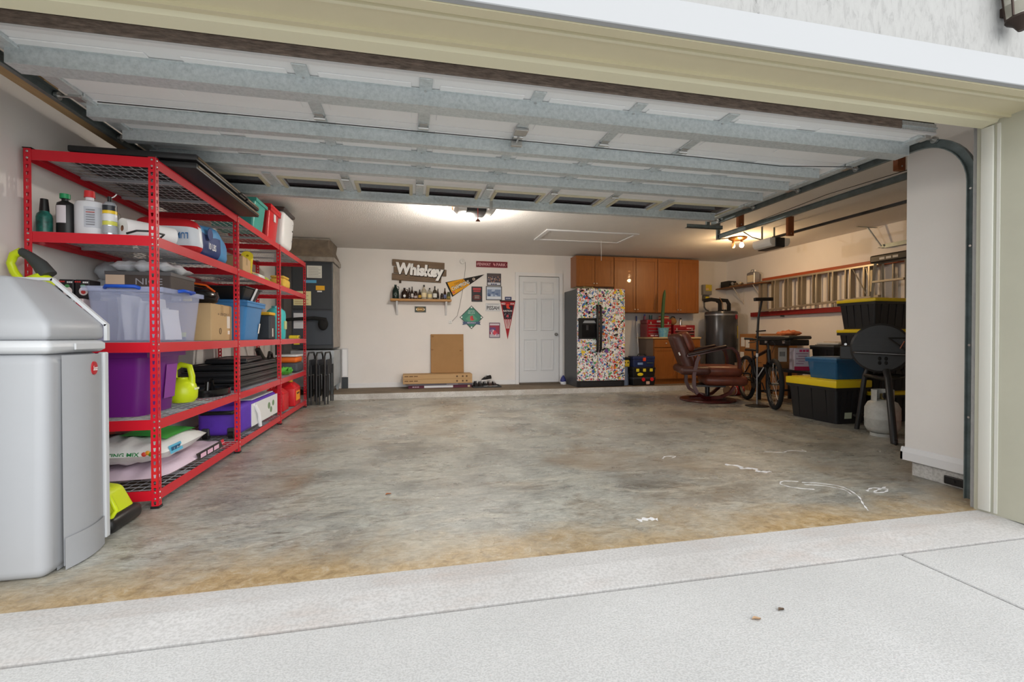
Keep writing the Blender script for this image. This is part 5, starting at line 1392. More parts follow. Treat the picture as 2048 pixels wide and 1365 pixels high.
text(pa, 'STANLEY CUP', (0.24, -0.0075, 0.137), 0.18, 0.03, plain(40,36,34,0.7), rot=(0, -ang, 0))
MB().lathe([(0, -0.007), (0.026, -0.007), (0.026, -0.004)], 16, (0.515, 0, 0.20), 'y').build('badge', plain(222,206,190,0.7), pa)
text(pa, 'B', (0.515, -0.0078, 0.20), 0.026, 0.03, plain(70,50,30,0.7), bold=0.02)
ell(pa, 0.145, -0.05, 0.03, 0.022, (206,90,50), -0.006)
# red pennant
pbn = thing('baseball_pennant', 'tall red white and navy pennant hanging beside the door', 'pennant', (1.788, YW, 1.66))
P0, P1, PT = (-0.145, 0.0), (0.145, 0.0), (-0.005, -0.725)
MB().prism([P0, P1, PT], 'y', -0.004, 0).build('felt', plain(168,36,44,0.8), pbn)
MB().box(-0.155, -0.007, -0.018, 0.155, -0.002, 0.008).build('header_strip', plain(58,24,28,0.7), pbn)
def wid(zz): return 0.145*(1+zz/0.725)
MB().prism([(-wid(-0.10)+0.02, -0.085), (wid(-0.10)-0.02, -0.085), (wid(-0.34)-0.012, -0.34), (-wid(-0.34)+0.008, -0.34)], 'y', -0.0055, -0.004).build('navy_field', plain(46,36,48,0.8), pbn)
text(pbn, 'RED', (-0.085, -0.0068, -0.055), 0.075, 0.034, plain(232,222,220,0.7), bold=0.02)
text(pbn, 'SOX', (0.085, -0.0068, -0.055), 0.075, 0.034, plain(232,222,220,0.7), bold=0.02)
text(pbn, 'NATION', (-0.004, -0.0068, -0.19), 0.17, 0.036, plain(232,222,220,0.7), bold=0.02)
for k, dx in enumerate((-0.012, 0.012)):
    MB().prism([(x+dx-0.004, zz*1.1-0.105) for x, zz in sock], 'y', -0.0075-0.001*k, -0.0058).build('print_sock', plain(226,70,50,0.7), pbn)
ell(pbn, -0.004, -0.285, 0.022, 0.026, (196,70,84), -0.0062)
for i in range(4):
    x = -0.055+0.034*i
    MB().prism([(x-0.008, -0.35), (x+0.008, -0.35), (x*0.45+0.003, -0.52), (x*0.45-0.006, -0.52)], 'y', -0.0055, -0.004).build('stripe', plain(228,214,212,0.7), pbn)
for i in range(24):
    zz = -0.225-0.105*rq.random()
    MB().lathe([(0, -0.0066), (0.004, -0.0064), (0.004, -0.0054)], 5, (rq.uniform(-0.075, 0.07), 0, zz), 'y').build('print_star', plain(206,196,200,0.7), pbn)
# wall devices with a wire between them
td = thing('wall_chime', 'round white chime box high on the wall with a thin wire', 'chime', (0.938, YW, 2.37))
MB().lathe([(0, -0.034), (0.035, -0.032), (0.048, -0.024), (0.05, 0.0), (0, 0)], 24, (0, 0, 0), 'y').build('housing', plain(226,224,220,0.5), td, smooth=40)
MB().lathe([(0, -0.037), (0.012, -0.036), (0.013, -0.033)], 14, (0, 0, 0), 'y').build('button', plain(206,204,200,0.5), td)
MB().tube([(0.05, -0.004, -0.01), (0.055, -0.004, -0.10), (0.01, -0.004, -0.5), (-0.06, -0.004, -0.85), (-0.10, -0.004, -1.0), (-0.19, -0.004, -1.10)], 0.004, n=5).build('wire', plain(140,136,130,0.6), td)
td2 = thing('door_button', 'small white push button at the lower end of the thin wire', 'button', (0.712, YW, 1.258))
MB().rbox(-0.028, -0.016, -0.03, 0.028, 0.0, 0.03, 0.006).build('plate', plain(230,230,228,0.5), td2)
MB().cyl((0, -0.021, 0), (0, -0.016, 0), 0.012, n=14).build('button', plain(200,200,198,0.5), td2)

# ------------------------------------------------------------------ things on the platform by the wall
def flat_box(label, x0, y0, z0, x1, y1, z1, col, name='flat_carton'):
    t = thing(name, label, 'box', ((x0+x1)/2, (y0+y1)/2, z0))
    MB().box(-(x1-x0)/2, -(y1-y0)/2, 0, (x1-x0)/2, (y1-y0)/2, z1-z0).bevel(0.003, 1).build('body', plain(*col, 0.7), t)
    return t
mb_ = flat_box('flat maroon carton with a white label under the long cartons', -0.04, 8.22, HS, 1.06, 8.50, HS+0.052, (92,36,56))
MB().box(-0.28, -0.1415, 0.008, 0.22, -0.1395, 0.046).build('paper_label', plain(222,224,228,0.6), mb_)
MB().box(0.48, -0.1415, 0.01, 0.52, -0.1395, 0.042).build('paper_label', plain(206,190,150,0.6), mb_)
marks(mb_, (-0.42, -0.1405, 0.026), 0.12, 0.018, plain(190,170,180,0.6))
gx = flat_box('thin grey carton lying under the long kraft cartons', -0.06, 8.20, HS+0.053, 1.09, 8.50, HS+0.082, (110,106,114))
MB().box(0.1, -0.151, 0.004, 0.3, -0.1495, 0.024).build('paper_label', plain(150,146,152,0.6), gx)
for i, lab in enumerate(('lower long kraft carton lying under another long carton', 'upper long kraft carton that carries the cardboard sheet')):
    z0_ = HS+0.083+0.081*i
    t = flat_box(lab, -0.13+0.0*i, 8.18, z0_, 1.065, 8.50, z0_+0.080, (184,150,106), 'long_carton')
    marks(t, (-0.45, -0.1615, 0.05), 0.24, 0.016, plain(110,80,50,0.7))
    for dx in (0.33, 0.43, 0.50): MB().box(dx-0.014, -0.1615, 0.026, dx+0.014, -0.160, 0.054).build('print_mark', plain(92,66,42,0.7), t)
    MB().box(-0.632, -0.03, 0.02, -0.6295, 0.03, 0.078).build('tape', plain(196,170,130,0.3), t)
cs_ = thing('cardboard_sheet', 'flattened kraft cardboard box leaning on the wall above the long cartons', 'cardboard', (0.652, 8.46, HS+0.2455))
q = MB().box(-0.295, -0.018, 0.0, 0.295, 0.018, 0.70).bevel(0.004, 1).rot(math.radians(-4.5), 0, 0, (0, 0.0, 0.0))
mn = min(p.z for p in q.v); q.mv(0, 0, -mn).build('sheet', mat('kraft_cardboard_dark', (164,126,82), 0.8, var=0.06, scale=5), cs_)
for (a, c) in ((-0.27, 0.42), (0.24, 0.40), (-0.26, 0.66)):
    MB().box(a-0.02, -0.021, c-0.012, a+0.02, -0.0185, c+0.012).rot(math.radians(-4.5), 0, 0).build('staple_tab', plain(140,104,66,0.8), cs_)
# boot tray with shoes
bt_ = thing('boot_tray', 'low black boot tray beside the long cartons', 'tray', (1.325, 8.25, HS))
MB().box(-0.25, -0.17, 0.0, 0.25, 0.17, 0.008).build('tray_base', m_black, bt_)
q = MB()
for a in ((-0.25, -0.17, 0.25, -0.158), (-0.25, 0.158, 0.25, 0.17), (-0.25, -0.158, -0.238, 0.158), (0.238, -0.158, 0.25, 0.158)): q.box(a[0], a[1], 0.008, a[2], a[3], 0.025)
q.build('tray_rim', m_black, bt_)
def shoe(label, x, y, rz, col, accent, sole=(226,226,226), s=1.0, zb=None, lean=0.0):
    t = thing('sneaker', label, 'shoe', (x, y, (HS+0.009) if zb is None else zb), rz, 'shoes on the boot tray')
    if lean: t.rotation_euler = (0, lean, rz)
    out = [(-0.13, 0.028), (-0.12, 0.036), (-0.05, 0.034), (0.02, 0.042), (0.08, 0.045), (0.125, 0.033), (0.14, 0.0), (0.125, -0.03), (0.08, -0.04), (0.02, -0.036), (-0.05, -0.033), (-0.12, -0.035), (-0.13, -0.028)]
    out = [(a*s, c*s) for a, c in out]
    MB().prism(out, 'z', 0, 0.022*s).build('sole', plain(*sole, 0.6), t)
    prof = [(-0.125, 0.09), (-0.10, 0.095), (-0.06, 0.085), (-0.02, 0.088), (0.03, 0.075), (0.08, 0.05), (0.12, 0.042), (0.135, 0.028)]
    v = []; f = []
    n = 8
    for i, (xx, hh) in enumerate(prof):
        w = 0.034 if xx < 0 else 0.040*(1-max(0, xx-0.08)*8)
        w = max(0.012, w)
        for k in range(n+1):
            a = PI*k/n
            v.append((xx*s, w*math.cos(a)*s, (0.021+(hh-0.021)*math.sin(a)**0.7)*s))
    for i in range(len(prof)-1):
        for k in range(n): f.append((i*(n+1)+k, i*(n+1)+k+1, (i+1)*(n+1)+k+1, (i+1)*(n+1)+k))
    f.append(tuple(range(n, -1, -1))); f.append(tuple((len(prof)-1)*(n+1)+k for k in range(n+1)))
    MB().add(v, f).build('upper', plain(*col, 0.7), t, smooth=60)
    MB().tube([(-0.11*s, 0.0, 0.088*s), (-0.09*s, 0.022*s, 0.097*s), (-0.045*s, 0.02*s, 0.092*s), (-0.03*s, 0, 0.09*s), (-0.045*s, -0.02*s, 0.092*s), (-0.09*s, -0.022*s, 0.097*s)], 0.007*s, n=6, closed=True).build('collar', plain(*accent, 0.7), t)
    for i in range(3): MB().cyl(((0.0+0.022*i)*s, -0.02*s, (0.088-0.011*i)*s), ((0.0+0.022*i)*s, 0.02*s, (0.088-0.011*i)*s), 0.003*s, n=5).build('lace', plain(*accent, 0.7), t)
    return t
shoe('black sneaker at the carton side of the boot tray', 1.137, 8.25, -1.57, (30,28,30), (60,60,64), (40,40,42), 0.9)
shoe('black sneaker second from the cartons on the boot tray', 1.221, 8.25, -1.57, (34,30,30), (150,150,154), (46,46,48), 0.9)
shoe('black and white sneaker in the middle of the boot tray', 1.305, 8.25, -1.57, (36,34,36), (226,226,226), (206,206,206), 0.9)
shoe('dark brown sneaker with a pale collar on the boot tray', 1.389, 8.25, -1.57, (62,44,40), (200,196,192), (206,200,194), 0.9)
shoe('dark sneaker with a white sole at the door side of the boot tray', 1.473, 8.25, -1.57, (44,34,36), (222,222,222), (226,226,226), 0.9)
shoe('black and white sneaker propped on top of the other shoes', 1.33, 8.26, -2.3, (30,28,30), (236,236,236), (226,226,226), 1.0, HS+0.112)
ub = thing('blue_bag', 'small crumpled blue and white bag tucked between the door casing and the refrigerator', 'bag', (2.80, 8.32, HS))
MB().lathe([(0, 0.0), (0.05, 0.0), (0.058, 0.035), (0.05, 0.055)], 12).jit(0.006, 3).build('bag_base', plain(214,216,220,0.6), ub, smooth=60)
MB().lathe([(0.052, 0.054), (0.055, 0.085), (0.035, 0.13), (0.008, 0.165), (0, 0.167)], 12).jit(0.007, 8).build('bag_top', plain(46,52,116,0.6), ub, smooth=60)

# ------------------------------------------------------------------ refrigerator with stickers
m_frg = mat('graphite_fridge_side', (62,64,66), 0.4)
m_stk, nt, b = nodes_of('collage_of_small_stickers')
v = coords(nt)
def vor(scale, rnd_=1.0):
    n = nt.nodes.new('ShaderNodeTexVoronoi'); n.inputs['Scale'].default_value = scale; n.inputs['Randomness'].default_value = rnd_
    nt.links.new(v, n.inputs['Vector']); return n
pal = [(0.0, rgb(240,240,238)), (0.16, rgb(36,36,40)), (0.26, rgb(238,238,236)), (0.38, rgb(204,60,54)), (0.46, rgb(236,236,234)), (0.56, rgb(64,110,180)), (0.64, rgb(226,196,60)), (0.70, rgb(240,240,238)), (0.80, rgb(90,160,110)), (0.86, rgb(230,150,170)), (0.93, rgb(150,190,214))]
n1 = vor(38); s1_ = nt.nodes.new('ShaderNodeSeparateColor'); nt.links.new(n1.outputs['Color'], s1_.inputs[0])
n2 = vor(85); s2_ = nt.nodes.new('ShaderNodeSeparateColor'); nt.links.new(n2.outputs['Color'], s2_.inputs[0])
cA = ramp(nt, s1_.outputs[0], pal, 'CONSTANT'); cB = ramp(nt, s2_.outputs[1], pal, 'CONSTANT')
sel = ramp(nt, s1_.outputs[2], bw(0.49, 0.51))
nt.links.new(mixc(nt, sel, cA, cB), b.inputs['Base Color'])
b.inputs['Roughness'].default_value = 0.45
FX0, FX1, FY0, FY1, FZ0, FZ1 = 2.875, 3.775, 7.74, 8.48, HS, 1.84
fg = thing('refrigerator', 'side by side refrigerator covered all over with colourful stickers', 'refrigerator', ((FX0+FX1)/2, 8.1, HS))
def fl_(x, y, zz): return (x-(FX0+FX1)/2, y-8.1, zz-HS)
MB().box(*fl_(FX0+0.004, FY0+0.055, FZ0), *fl_(FX1-0.004, FY1, FZ1-0.006)).bevel(0.006, 1).build('body', m_frg, fg)
SPX = 3.258
dA = MB().box(*fl_(FX0, FY0, 0.20), *fl_(SPX-0.004, FY0+0.052, FZ1)).bevel(0.012, 2).build('freezer_door', m_stk, fg)
dB = MB().box(*fl_(SPX+0.004, FY0, 0.20), *fl_(FX1, FY0+0.052, FZ1)).bevel(0.012, 2).build('fridge_door', m_stk, fg)
MB().box(*fl_(FX0+0.005, FY0+0.02, FZ0+0.005), *fl_(FX1-0.005, FY0+0.052, 0.192)).build('kick_grille', m_black, fg)
for i in range(4): MB().box(*fl_(FX0+0.06, FY0+0.015, 0.11+0.018*i), *fl_(FX1-0.06, FY0+0.021, 0.118+0.018*i)).build('grille_slat', plain(50,50,52,0.5), fg)
# dispenser
MB().box(*fl_(FX0+0.008, FY0-0.014, 0.945), *fl_(SPX-0.012, FY0-0.0005, 1.315)).bevel(0.008, 2).build('dispenser_frame', m_black, dA)
MB().box(*fl_(FX0+0.075, FY0-0.018, 0.975), *fl_(SPX-0.035, FY0-0.0145, 1.20)).build('dispenser_recess', mat('gloss_black', (20,20,22), 0.18), dA)
MB().prism([(fl_(FX0+0.09, 0, 0)[0], fl_(0, 0, 1.225)[2]), (fl_(SPX-0.05, 0, 0)[0], fl_(0, 0, 1.225)[2]), (fl_(SPX-0.08, 0, 0)[0], fl_(0, 0, 1.27)[2]), (fl_(FX0+0.12, 0, 0)[0], fl_(0, 0, 1.27)[2])], 'y', FY0-8.1-0.02, FY0-8.1-0.014).build('dispenser_panel', plain(150,154,158,0.3), dA)
MB().box(*fl_(FX0+0.15, FY0-0.028, 1.10), *fl_(FX0+0.19, FY0-0.018, 1.19)).build('dispenser_paddle', plain(60,60,62,0.3), dA)
# handles
for x, s, d_ in ((SPX-0.030, -1, dA), (SPX+0.030, 1, dB)):
    MB().tube([fl_(x, FY0-0.004, 1.54), fl_(x, FY0-0.045, 1.50), fl_(x, FY0-0.055, 1.12), fl_(x, FY0-0.045, 0.76), fl_(x, FY0-0.004, 0.72)], [0.02, 0.022, 0.024, 0.022, 0.02], n=10).build('handle', m_black, d_, smooth=50)
# individual stickers
stick = []
for k, (pts) in enumerate(['disc', 'sq', 'wide', 'tri', 'hex']):
    if k == 0: q = MB().lathe([(0, -0.0012), (0.5, -0.0012), (0.5, 0)], 14, (0, 0, 0), 'y')
    elif k == 1: q = MB().box(-0.5, -0.0012, -0.5, 0.5, 0, 0.5)
    elif k == 2: q = MB().box(-0.7, -0.0012, -0.3, 0.7, 0, 0.3)
    elif k == 3: q = MB().prism([(0, 0.6), (0.55, -0.4), (-0.55, -0.4)], 'y', -0.0012, 0)
    else: q = MB().lathe([(0, -0.0012), (0.5, -0.0012), (0.5, 0)], 6, (0, 0, 0), 'y')
    stick.append(q)
cols = [(240,240,238), (34,34,38), (206,58,52), (60,108,182), (228,198,58), (92,160,108), (232,150,172), (150,192,216), (238,238,236), (226,120,50), (110,70,150)]
sm = {}
for i in range(210):
    x = rq.uniform(FX0+0.03, FX1-0.03); zz = rq.uniform(0.23, 1.81)
    if x < SPX and 0.92 < zz < 1.34: continue
    if abs(x-SPX) < 0.075 and 0.66 < zz < 1.6: continue
    if abs(x-SPX) < 0.03: continue
    k = rq.randrange(5); c = rq.randrange(len(cols))
    if (k, c) not in sm: sm[(k, c)] = stick[k].mesh('sticker', plain(*cols[c], 0.4))
    s = rq.uniform(0.028, 0.058)
    o = inst(sm[(k, c)], 'sticker', fl_(x, FY0-0.0005-0.0004*(i % 5), zz), dA if x < SPX else dB, (0, rq.uniform(-0.6, 0.6), 0), (s, 1, s))
# things on top of the refrigerator
ti = thing('string_lights', 'tangle of pale string lights lying on the refrigerator', 'string lights', (3.10, 8.0, FZ1+0.002))
pp = [(rq.uniform(-0.2, 0.2), rq.uniform(-0.12, 0.12), rq.uniform(0.012, 0.05)) for _ in range(16)]
MB().tube(pp, 0.005, n=5).build('cable', plain(150,140,100,0.7), ti, smooth=60)
for p in pp[::2]: MB().ball(p, 0.012, n=8, m=6).build('bulb', plain(222,206,120,0.3), ti, smooth=60)
ti2 = thing('flat_case', 'flat dark case lying on the refrigerator', 'case', (3.46, 8.02, FZ1+0.001))
MB().rbox(-0.13, -0.16, 0, 0.13, 0.16, 0.045, 0.01).build('case', plain(72,52,44,0.5), ti2)
MB().tube([(-0.04, -0.165, 0.02), (-0.03, -0.185, 0.02), (0.03, -0.185, 0.02), (0.04, -0.165, 0.02)], 0.006, n=6).build('handle', m_black, ti2)

# ------------------------------------------------------------------ wall cabinets
m_oak = mat('honey_oak_cabinet', (152,92,40), 0.4, var=0.16, scale=5, stretch=(5,5,0.5), coat=0.15)
m_oakd = mat('honey_oak_shadow_side', (150,88,36), 0.4, var=0.16, scale=5, stretch=(5,5,0.5))
def shaker(parent, x0, z0, x1, z1, y, knob=None, name='door'):
    r = 0.055
    d = MB()
    for a in ((x0, z0, x1, z0+r), (x0, z1-r, x1, z1), (x0, z0+r, x0+r, z1-r), (x1-r, z0+r, x1, z1-r)): d.box(a[0], y-0.02, a[1], a[2], y-0.001, a[3])
    d = d.bevel(0.003, 1).build(name, m_oak, parent)
    MB().box(x0+r-0.002, y-0.012, z0+r-0.002, x1-r+0.002, y-0.004, z1-r+0.002).build('door_panel', m_oak, d)
    if knob: MB().lathe([(0, -0.028), (0.010, -0.026), (0.011, -0.018), (0.005, -0.012), (0.005, 0.0)], 12, (knob[0], y-0.02, knob[1]), 'y').build('knob', plain(206,202,196,0.3, metal=0.6), d, smooth=40)
    return d
def wall_cab(label, xs, z0, z1):
    xc = (xs[0]+xs[-1])/2
    t = thing('wall_cabinet', label, 'cabinet', (xc, 8.4, z0))
    MB().box(xs[0]-xc, -0.15, 0, xs[-1]-xc, 0.148, z1-z0).build('carcass', m_oak, t)
    for i in range(len(xs)-1):
        kx = (xs[i+1]-0.03 if i == 0 else xs[i]+0.03)-xc
        shaker(t, xs[i]-xc+0.004, 0.006, xs[i+1]-xc-0.004, z1-z0-0.02, -0.15, (kx, 0.06))
    return t
wall_cab('short honey oak wall cabinet above the refrigerator', (3.03, 3.40, 3.785), 1.925, 2.505)
wall_cab('tall honey oak wall cabinet between the short cabinet and the end cabinet', (3.79, 4.24, 4.695), 1.445, 2.505)
wall_cab('tall honey oak wall cabinet at the water heater end', (4.70, 5.155, 5.60), 1.445, 2.505)
# base cabinet with worktop
bc = thing('base_cabinet', 'honey oak base cabinet with drawer and door under the red tool chests', 'cabinet', (4.94, 8.23, HS))
MB().box(-0.49, -0.29, 0.09, 0.49, 0.31, 0.855).build('carcass', m_oak, bc)
MB().box(-0.47, -0.25, 0.0, 0.49, 0.31, 0.09).build('toe_kick', m_oakd, bc)
MB().box(-0.4905, -0.27, 0.10, -0.4901, 0.30, 0.85).build('side_panel', plain(132,110,94,0.5), bc)
shaker(bc, -0.482, 0.10, -0.02, 0.68, -0.29, None)
shaker(bc, 0.0, 0.10, 0.47, 0.68, -0.29, None)
for x0, x1 in ((-0.482, -0.02), (0.0, 0.47)):
    d = MB().box(x0, -0.31, 0.695, x1, -0.291, 0.845).bevel(0.004, 1).build('drawer', m_oak, bc)
    MB().lathe([(0, -0.03), (0.011, -0.028), (0.012, -0.02), (0.005, -0.012), (0.005, 0.0)], 12, ((x0+x1)/2, -0.31, 0.77), 'y').build('knob', plain(226,222,216,0.3, metal=0.5), d, smooth=40)
wt = thing('worktop', 'pale wood worktop over the base cabinet', 'worktop', (4.93, 8.23, HS+0.8555))
MB().box(-0.52, -0.33, 0, 0.50, 0.315, 0.03).bevel(0.004, 1).build('board', mat('pale_worktop', (206,176,130), 0.4, var=0.06, scale=4), wt)
ZT = HS+0.8858
# red tool chests
m_trd = mat('red_enamel_steel', (146,18,32), 0.3, coat=0.3)
def chest(label, x0, x1, y0, h, drawers, lidh):
    t = thing('tool_chest', label, 'tool chest', ((x0+x1)/2, y0+0.14, ZT))
    w = (x1-x0)/2
    MB().box(-w, -0.14, 0, w, 0.14, h-lidh).bevel(0.005, 1).build('body', m_trd, t)
    MB().box(-w-0.003, -0.145, h-lidh+0.001, w+0.003, 0.143, h).bevel(0.008, 2).build('lid', m_trd, t)
    dh = (h-lidh-0.02)/drawers
    for i in range(drawers):
        d = MB().box(-w+0.015, -0.148, 0.01+dh*i+0.003, w-0.015, -0.1405, 0.01+dh*(i+1)-0.003).build('drawer', m_trd, t)
        MB().box(-w+0.02, -0.154, 0.01+dh*(i+1)-0.014, w-0.02, -0.1485, 0.01+dh*(i+1)-0.005).build('pull', plain(190,186,186,0.3, metal=0.7), d)
    for s in (-1, 1): MB().box(s*w*0.72-0.012, -0.150, h-lidh-0.02, s*w*0.72+0.012, -0.1455, h-lidh+0.03).build('latch', m_zinc, t)
    return t
c1 = chest('larger red steel tool chest with several drawers on the worktop', 4.43, 4.94, 8.14, 0.335, 4, 0.07)
MB().box(-0.06, -0.147, 0.285, 0.06, -0.1455, 0.318).build('badge', plain(206,204,206,0.4), c1)
marks(c1, (-0.06, -0.1495, 0.03), 0.26, 0.022, plain(226,206,206,0.4))
c2 = chest('smaller red steel tool chest with two black banded drawers on the worktop', 4.965, 5.42, 8.10, 0.232, 2, 0.085)
marks(c2, (0.10, -0.1465, 0.17), 0.10, 0.016, plain(226,206,206,0.4))
for i in range(2): MB().box(-0.20, -0.1545, 0.035+0.055*i, 0.20, -0.1485, 0.058+0.055*i).build('drawer_band', m_black, c2)
MB().box(-0.09, -0.1465, 0.205, 0.03, -0.1455, 0.226).build('badge', plain(206,150,140,0.4), c2)
# plant in a blue pot
pt = thing('potted_cactus', 'single tall cactus stem in a light blue pot on the worktop', 'plant', (4.69, 8.005, ZT))
MB().lathe([(0, 0), (0.078, 0), (0.10, 0.15), (0.105, 0.17), (0.095, 0.175), (0.09, 0.15), (0.0, 0.15)], 22).build('pot', mat('blue_patterned_pot', (70,150,190), 0.35, var=0.6, scale=24, col2=(150,196,190)), pt, smooth=45)
def cact(u, vv):
    a = 2*PI*u
    zz = 0.14+0.76*vv
    r = (0.030*(1-0.15*vv)*(1-max(0, vv-0.9)*8))*(1+0.18*math.cos(a*5))
    return (-0.02+0.05*vv*vv+r*math.cos(a), r*math.sin(a), zz)
MB().grid(cact, 30, 14).build('stem', mat('cactus_green', (58,92,50), 0.6, var=0.2, scale=20), pt, smooth=60)
MB().lathe([(0, 0.151), (0.089, 0.151), (0.089, 0.156), (0, 0.158)], 18).build('soil', plain(60,46,34,0.9), pt)
def small(name, label, cat, x, y, zb, prof, m, cap=None, capm=None):
    t = thing(name, label, cat, (x, y, zb))
    MB().lathe(prof, 16).build('body', m, t, smooth=45)
    if cap: MB().lathe(cap, 14).build('cap', capm, t, smooth=45)
    return t
zt1 = ZT+0.3355; zt2 = ZT+0.2325
small('spray_can', 'blue topped spray can standing on the larger tool chest', 'spray can', 4.47, 8.32, zt1, [(0, 0), (0.022, 0), (0.022, 0.07), (0.015, 0.078), (0, 0.08)], plain(120,60,90,0.4), [(0, 0.08), (0.016, 0.08), (0.016, 0.11), (0, 0.112)], plain(50,70,150,0.4))
small('grease_tin', 'dark green tin standing on the larger tool chest', 'tin', 4.60, 8.32, zt1, [(0, 0), (0.03, 0), (0.03, 0.085), (0, 0.085)], plain(46,78,76,0.4), [(0, 0.085), (0.031, 0.085), (0.031, 0.096), (0, 0.097)], plain(90,110,110,0.4))
bxs = carton('parts_box', 'red and yellow striped parts box on the larger tool chest', 0.12, 0.16, 0.075, (4.85, 8.27, zt1), 0.2, plain(150,40,40,0.6), tape=False, flaps=False)
MB().box(-0.062, -0.082, 0.03, 0.062, 0.082, 0.05).build('print_band', plain(206,190,150,0.6), bxs)
tk = thing('tan_bag', 'tan tool pouch with black straps on the smaller tool chest', 'bag', (5.04, 8.26, zt2))
MB().ball((0, 0, 0.075), 0.075, 0.07, 0.075, 14, 9).build('pouch', plain(150,110,66,0.8), tk, smooth=60)
MB().tube([(-0.05, 0, 0.12), (-0.02, 0, 0.17), (0.03, 0, 0.165), (0.06, 0, 0.11)], 0.012, n=8).build('strap', m_black, tk, smooth=60)
small('steel_flask', 'slim steel flask with a black cap on the smaller tool chest', 'flask', 5.20, 8.24, zt2, [(0, 0), (0.028, 0), (0.028, 0.09), (0.018, 0.115), (0, 0.115)], plain(190,190,192,0.25, metal=0.8), [(0, 0.115), (0.018, 0.115), (0.017, 0.14), (0, 0.142)], m_black)
# broom
bm = thing('broom', 'white handled broom leaning on the end of the base cabinet', 'broom', (4.40, 8.19, HS))
MB().tube([(-0.10, 0.0, 0.12), (-0.03, 0.28, 1.30)], 0.011, n=8).build('handle', plain(216,218,222,0.4), bm, smooth=60)
MB().tube([(-0.036, 0.256, 1.20), (-0.03, 0.28, 1.30)], 0.013, n=8).build('grip', plain(60,84,150,0.5), bm, smooth=60)
MB().add([(-0.10-0.02, -0.10, 0.0), (-0.10+0.02, -0.10, 0.0), (-0.10+0.02, 0.10, 0.0), (-0.10-0.02, 0.10, 0.0), (-0.115, -0.05, 0.14), (-0.085, -0.05, 0.14), (-0.085, 0.05, 0.14), (-0.115, 0.05, 0.14)], [(0,3,2,1),(4,5,6,7),(0,1,5,4),(1,2,6,5),(2,3,7,6),(3,0,4,7)]).build('bristles', plain(70,74,84,0.9), bm)
# stacked tool boxes
m_nvy = plain(34,46,86,0.4)
def toolbox(label, zb, w, d, h, mb, ml, latchc, nl, deco):
    t = thing('toolbox', label, 'toolbox', (4.18, 7.90, zb), 0)
    MB().taper(-w/2, -d/2, w/2, d/2, 0, h*0.7, 0.015, 0.012).bevel(0.008, 2).build('body', mb, t)
    MB().taper(-w/2-0.006, -d/2-0.006, w/2+0.006, d/2+0.006, h*0.71, h, -0.0, -0.0).bevel(0.015, 3).build('lid', ml, t)
    for i in range(nl):
        x = (-0.5+(i+0.5)/nl)*w*0.9 if nl > 1 else 0
        MB().rbox(x-0.028, -d/2-0.018, h*0.55, x+0.028, -d/2+0.004, h*0.86, 0.006).build('latch', plain(*latchc, 0.4), t)
    deco(t, w, d, h)
    return t
def deco_b(t, w, d, h):
    for x in (-0.02, 0.15): MB().lathe([(0, -0.014), (0.032, -0.012), (0.036, 0.0)], 16, (x, -d/2-0.006, h*0.72), 'y').build('knob', plain(206,36,40,0.4), t)
    MB().rbox(0.04, -d/2-0.008, 0.02, 0.11, -d/2+0.012, 0.075, 0.008).build('emblem', plain(206,170,150,0.5), t)
def deco_m(t, w, d, h):
    MB().ball((-0.08, -d/2-0.004, h*0.28), 0.06, 0.008, 0.03, 12, 8).build('emblem', plain(230,206,40,0.4), t)
def deco_t(t, w, d, h):
    MB().box(-0.13, -d/2-0.0105, h*0.22, -0.03, -d/2+0.002, h*0.42).build('badge', plain(126,150,190,0.4), t)
    MB().box(0.05, -d/2-0.0105, h*0.34, 0.17, -d/2+0.002, h*0.42).build('badge', plain(70,76,60,0.4), t)
    MB().tube([(-0.08, 0, h), (-0.06, 0, h+0.035), (0.06, 0, h+0.035), (0.08, 0, h)], 0.010, n=8).build('handle', m_black, t, smooth=50)
toolbox('black toolbox with two red knobs at the bottom of the toolbox stack', HS, 0.45, 0.22, 0.155, m_black, plain(44,46,52,0.4), (40,40,42), 0, deco_b)
toolbox('black toolbox with yellow latches in the middle of the toolbox stack', HS+0.156, 0.45, 0.22, 0.18, m_black, m_black, (226,206,50), 3, deco_m)
toolbox('navy toolbox with an orange latch on top of the toolbox stack', HS+0.337, 0.43, 0.21, 0.20, m_nvy, m_nvy, (222,70,40), 1, deco_t)
sv = thing('shop_vacuum', 'slim grey canister with a yellow head beside the refrigerator', 'canister', (3.868, 7.95, HS))
MB().lathe([(0, 0), (0.07, 0), (0.075, 0.02), (0.06, 0.30), (0.06, 0.34), (0, 0.34)], 18).build('canister', plain(120,134,160,0.4), sv, smooth=45)
MB().rbox(-0.075, -0.08, 0.341, 0.075, 0.08, 0.47, 0.03, 3).build('head', plain(226,196,60,0.4), sv, smooth=45)
for s in (-1, 1): MB().ball((s*0.03, -0.078, 0.42), 0.014, 0.006, 0.018, 10, 6).build('vent', m_black, sv)
MB().rbox(-0.08, -0.085, 0.471, 0.08, 0.085, 0.52, 0.015, 2).build('cap', m_black, sv, smooth=45)
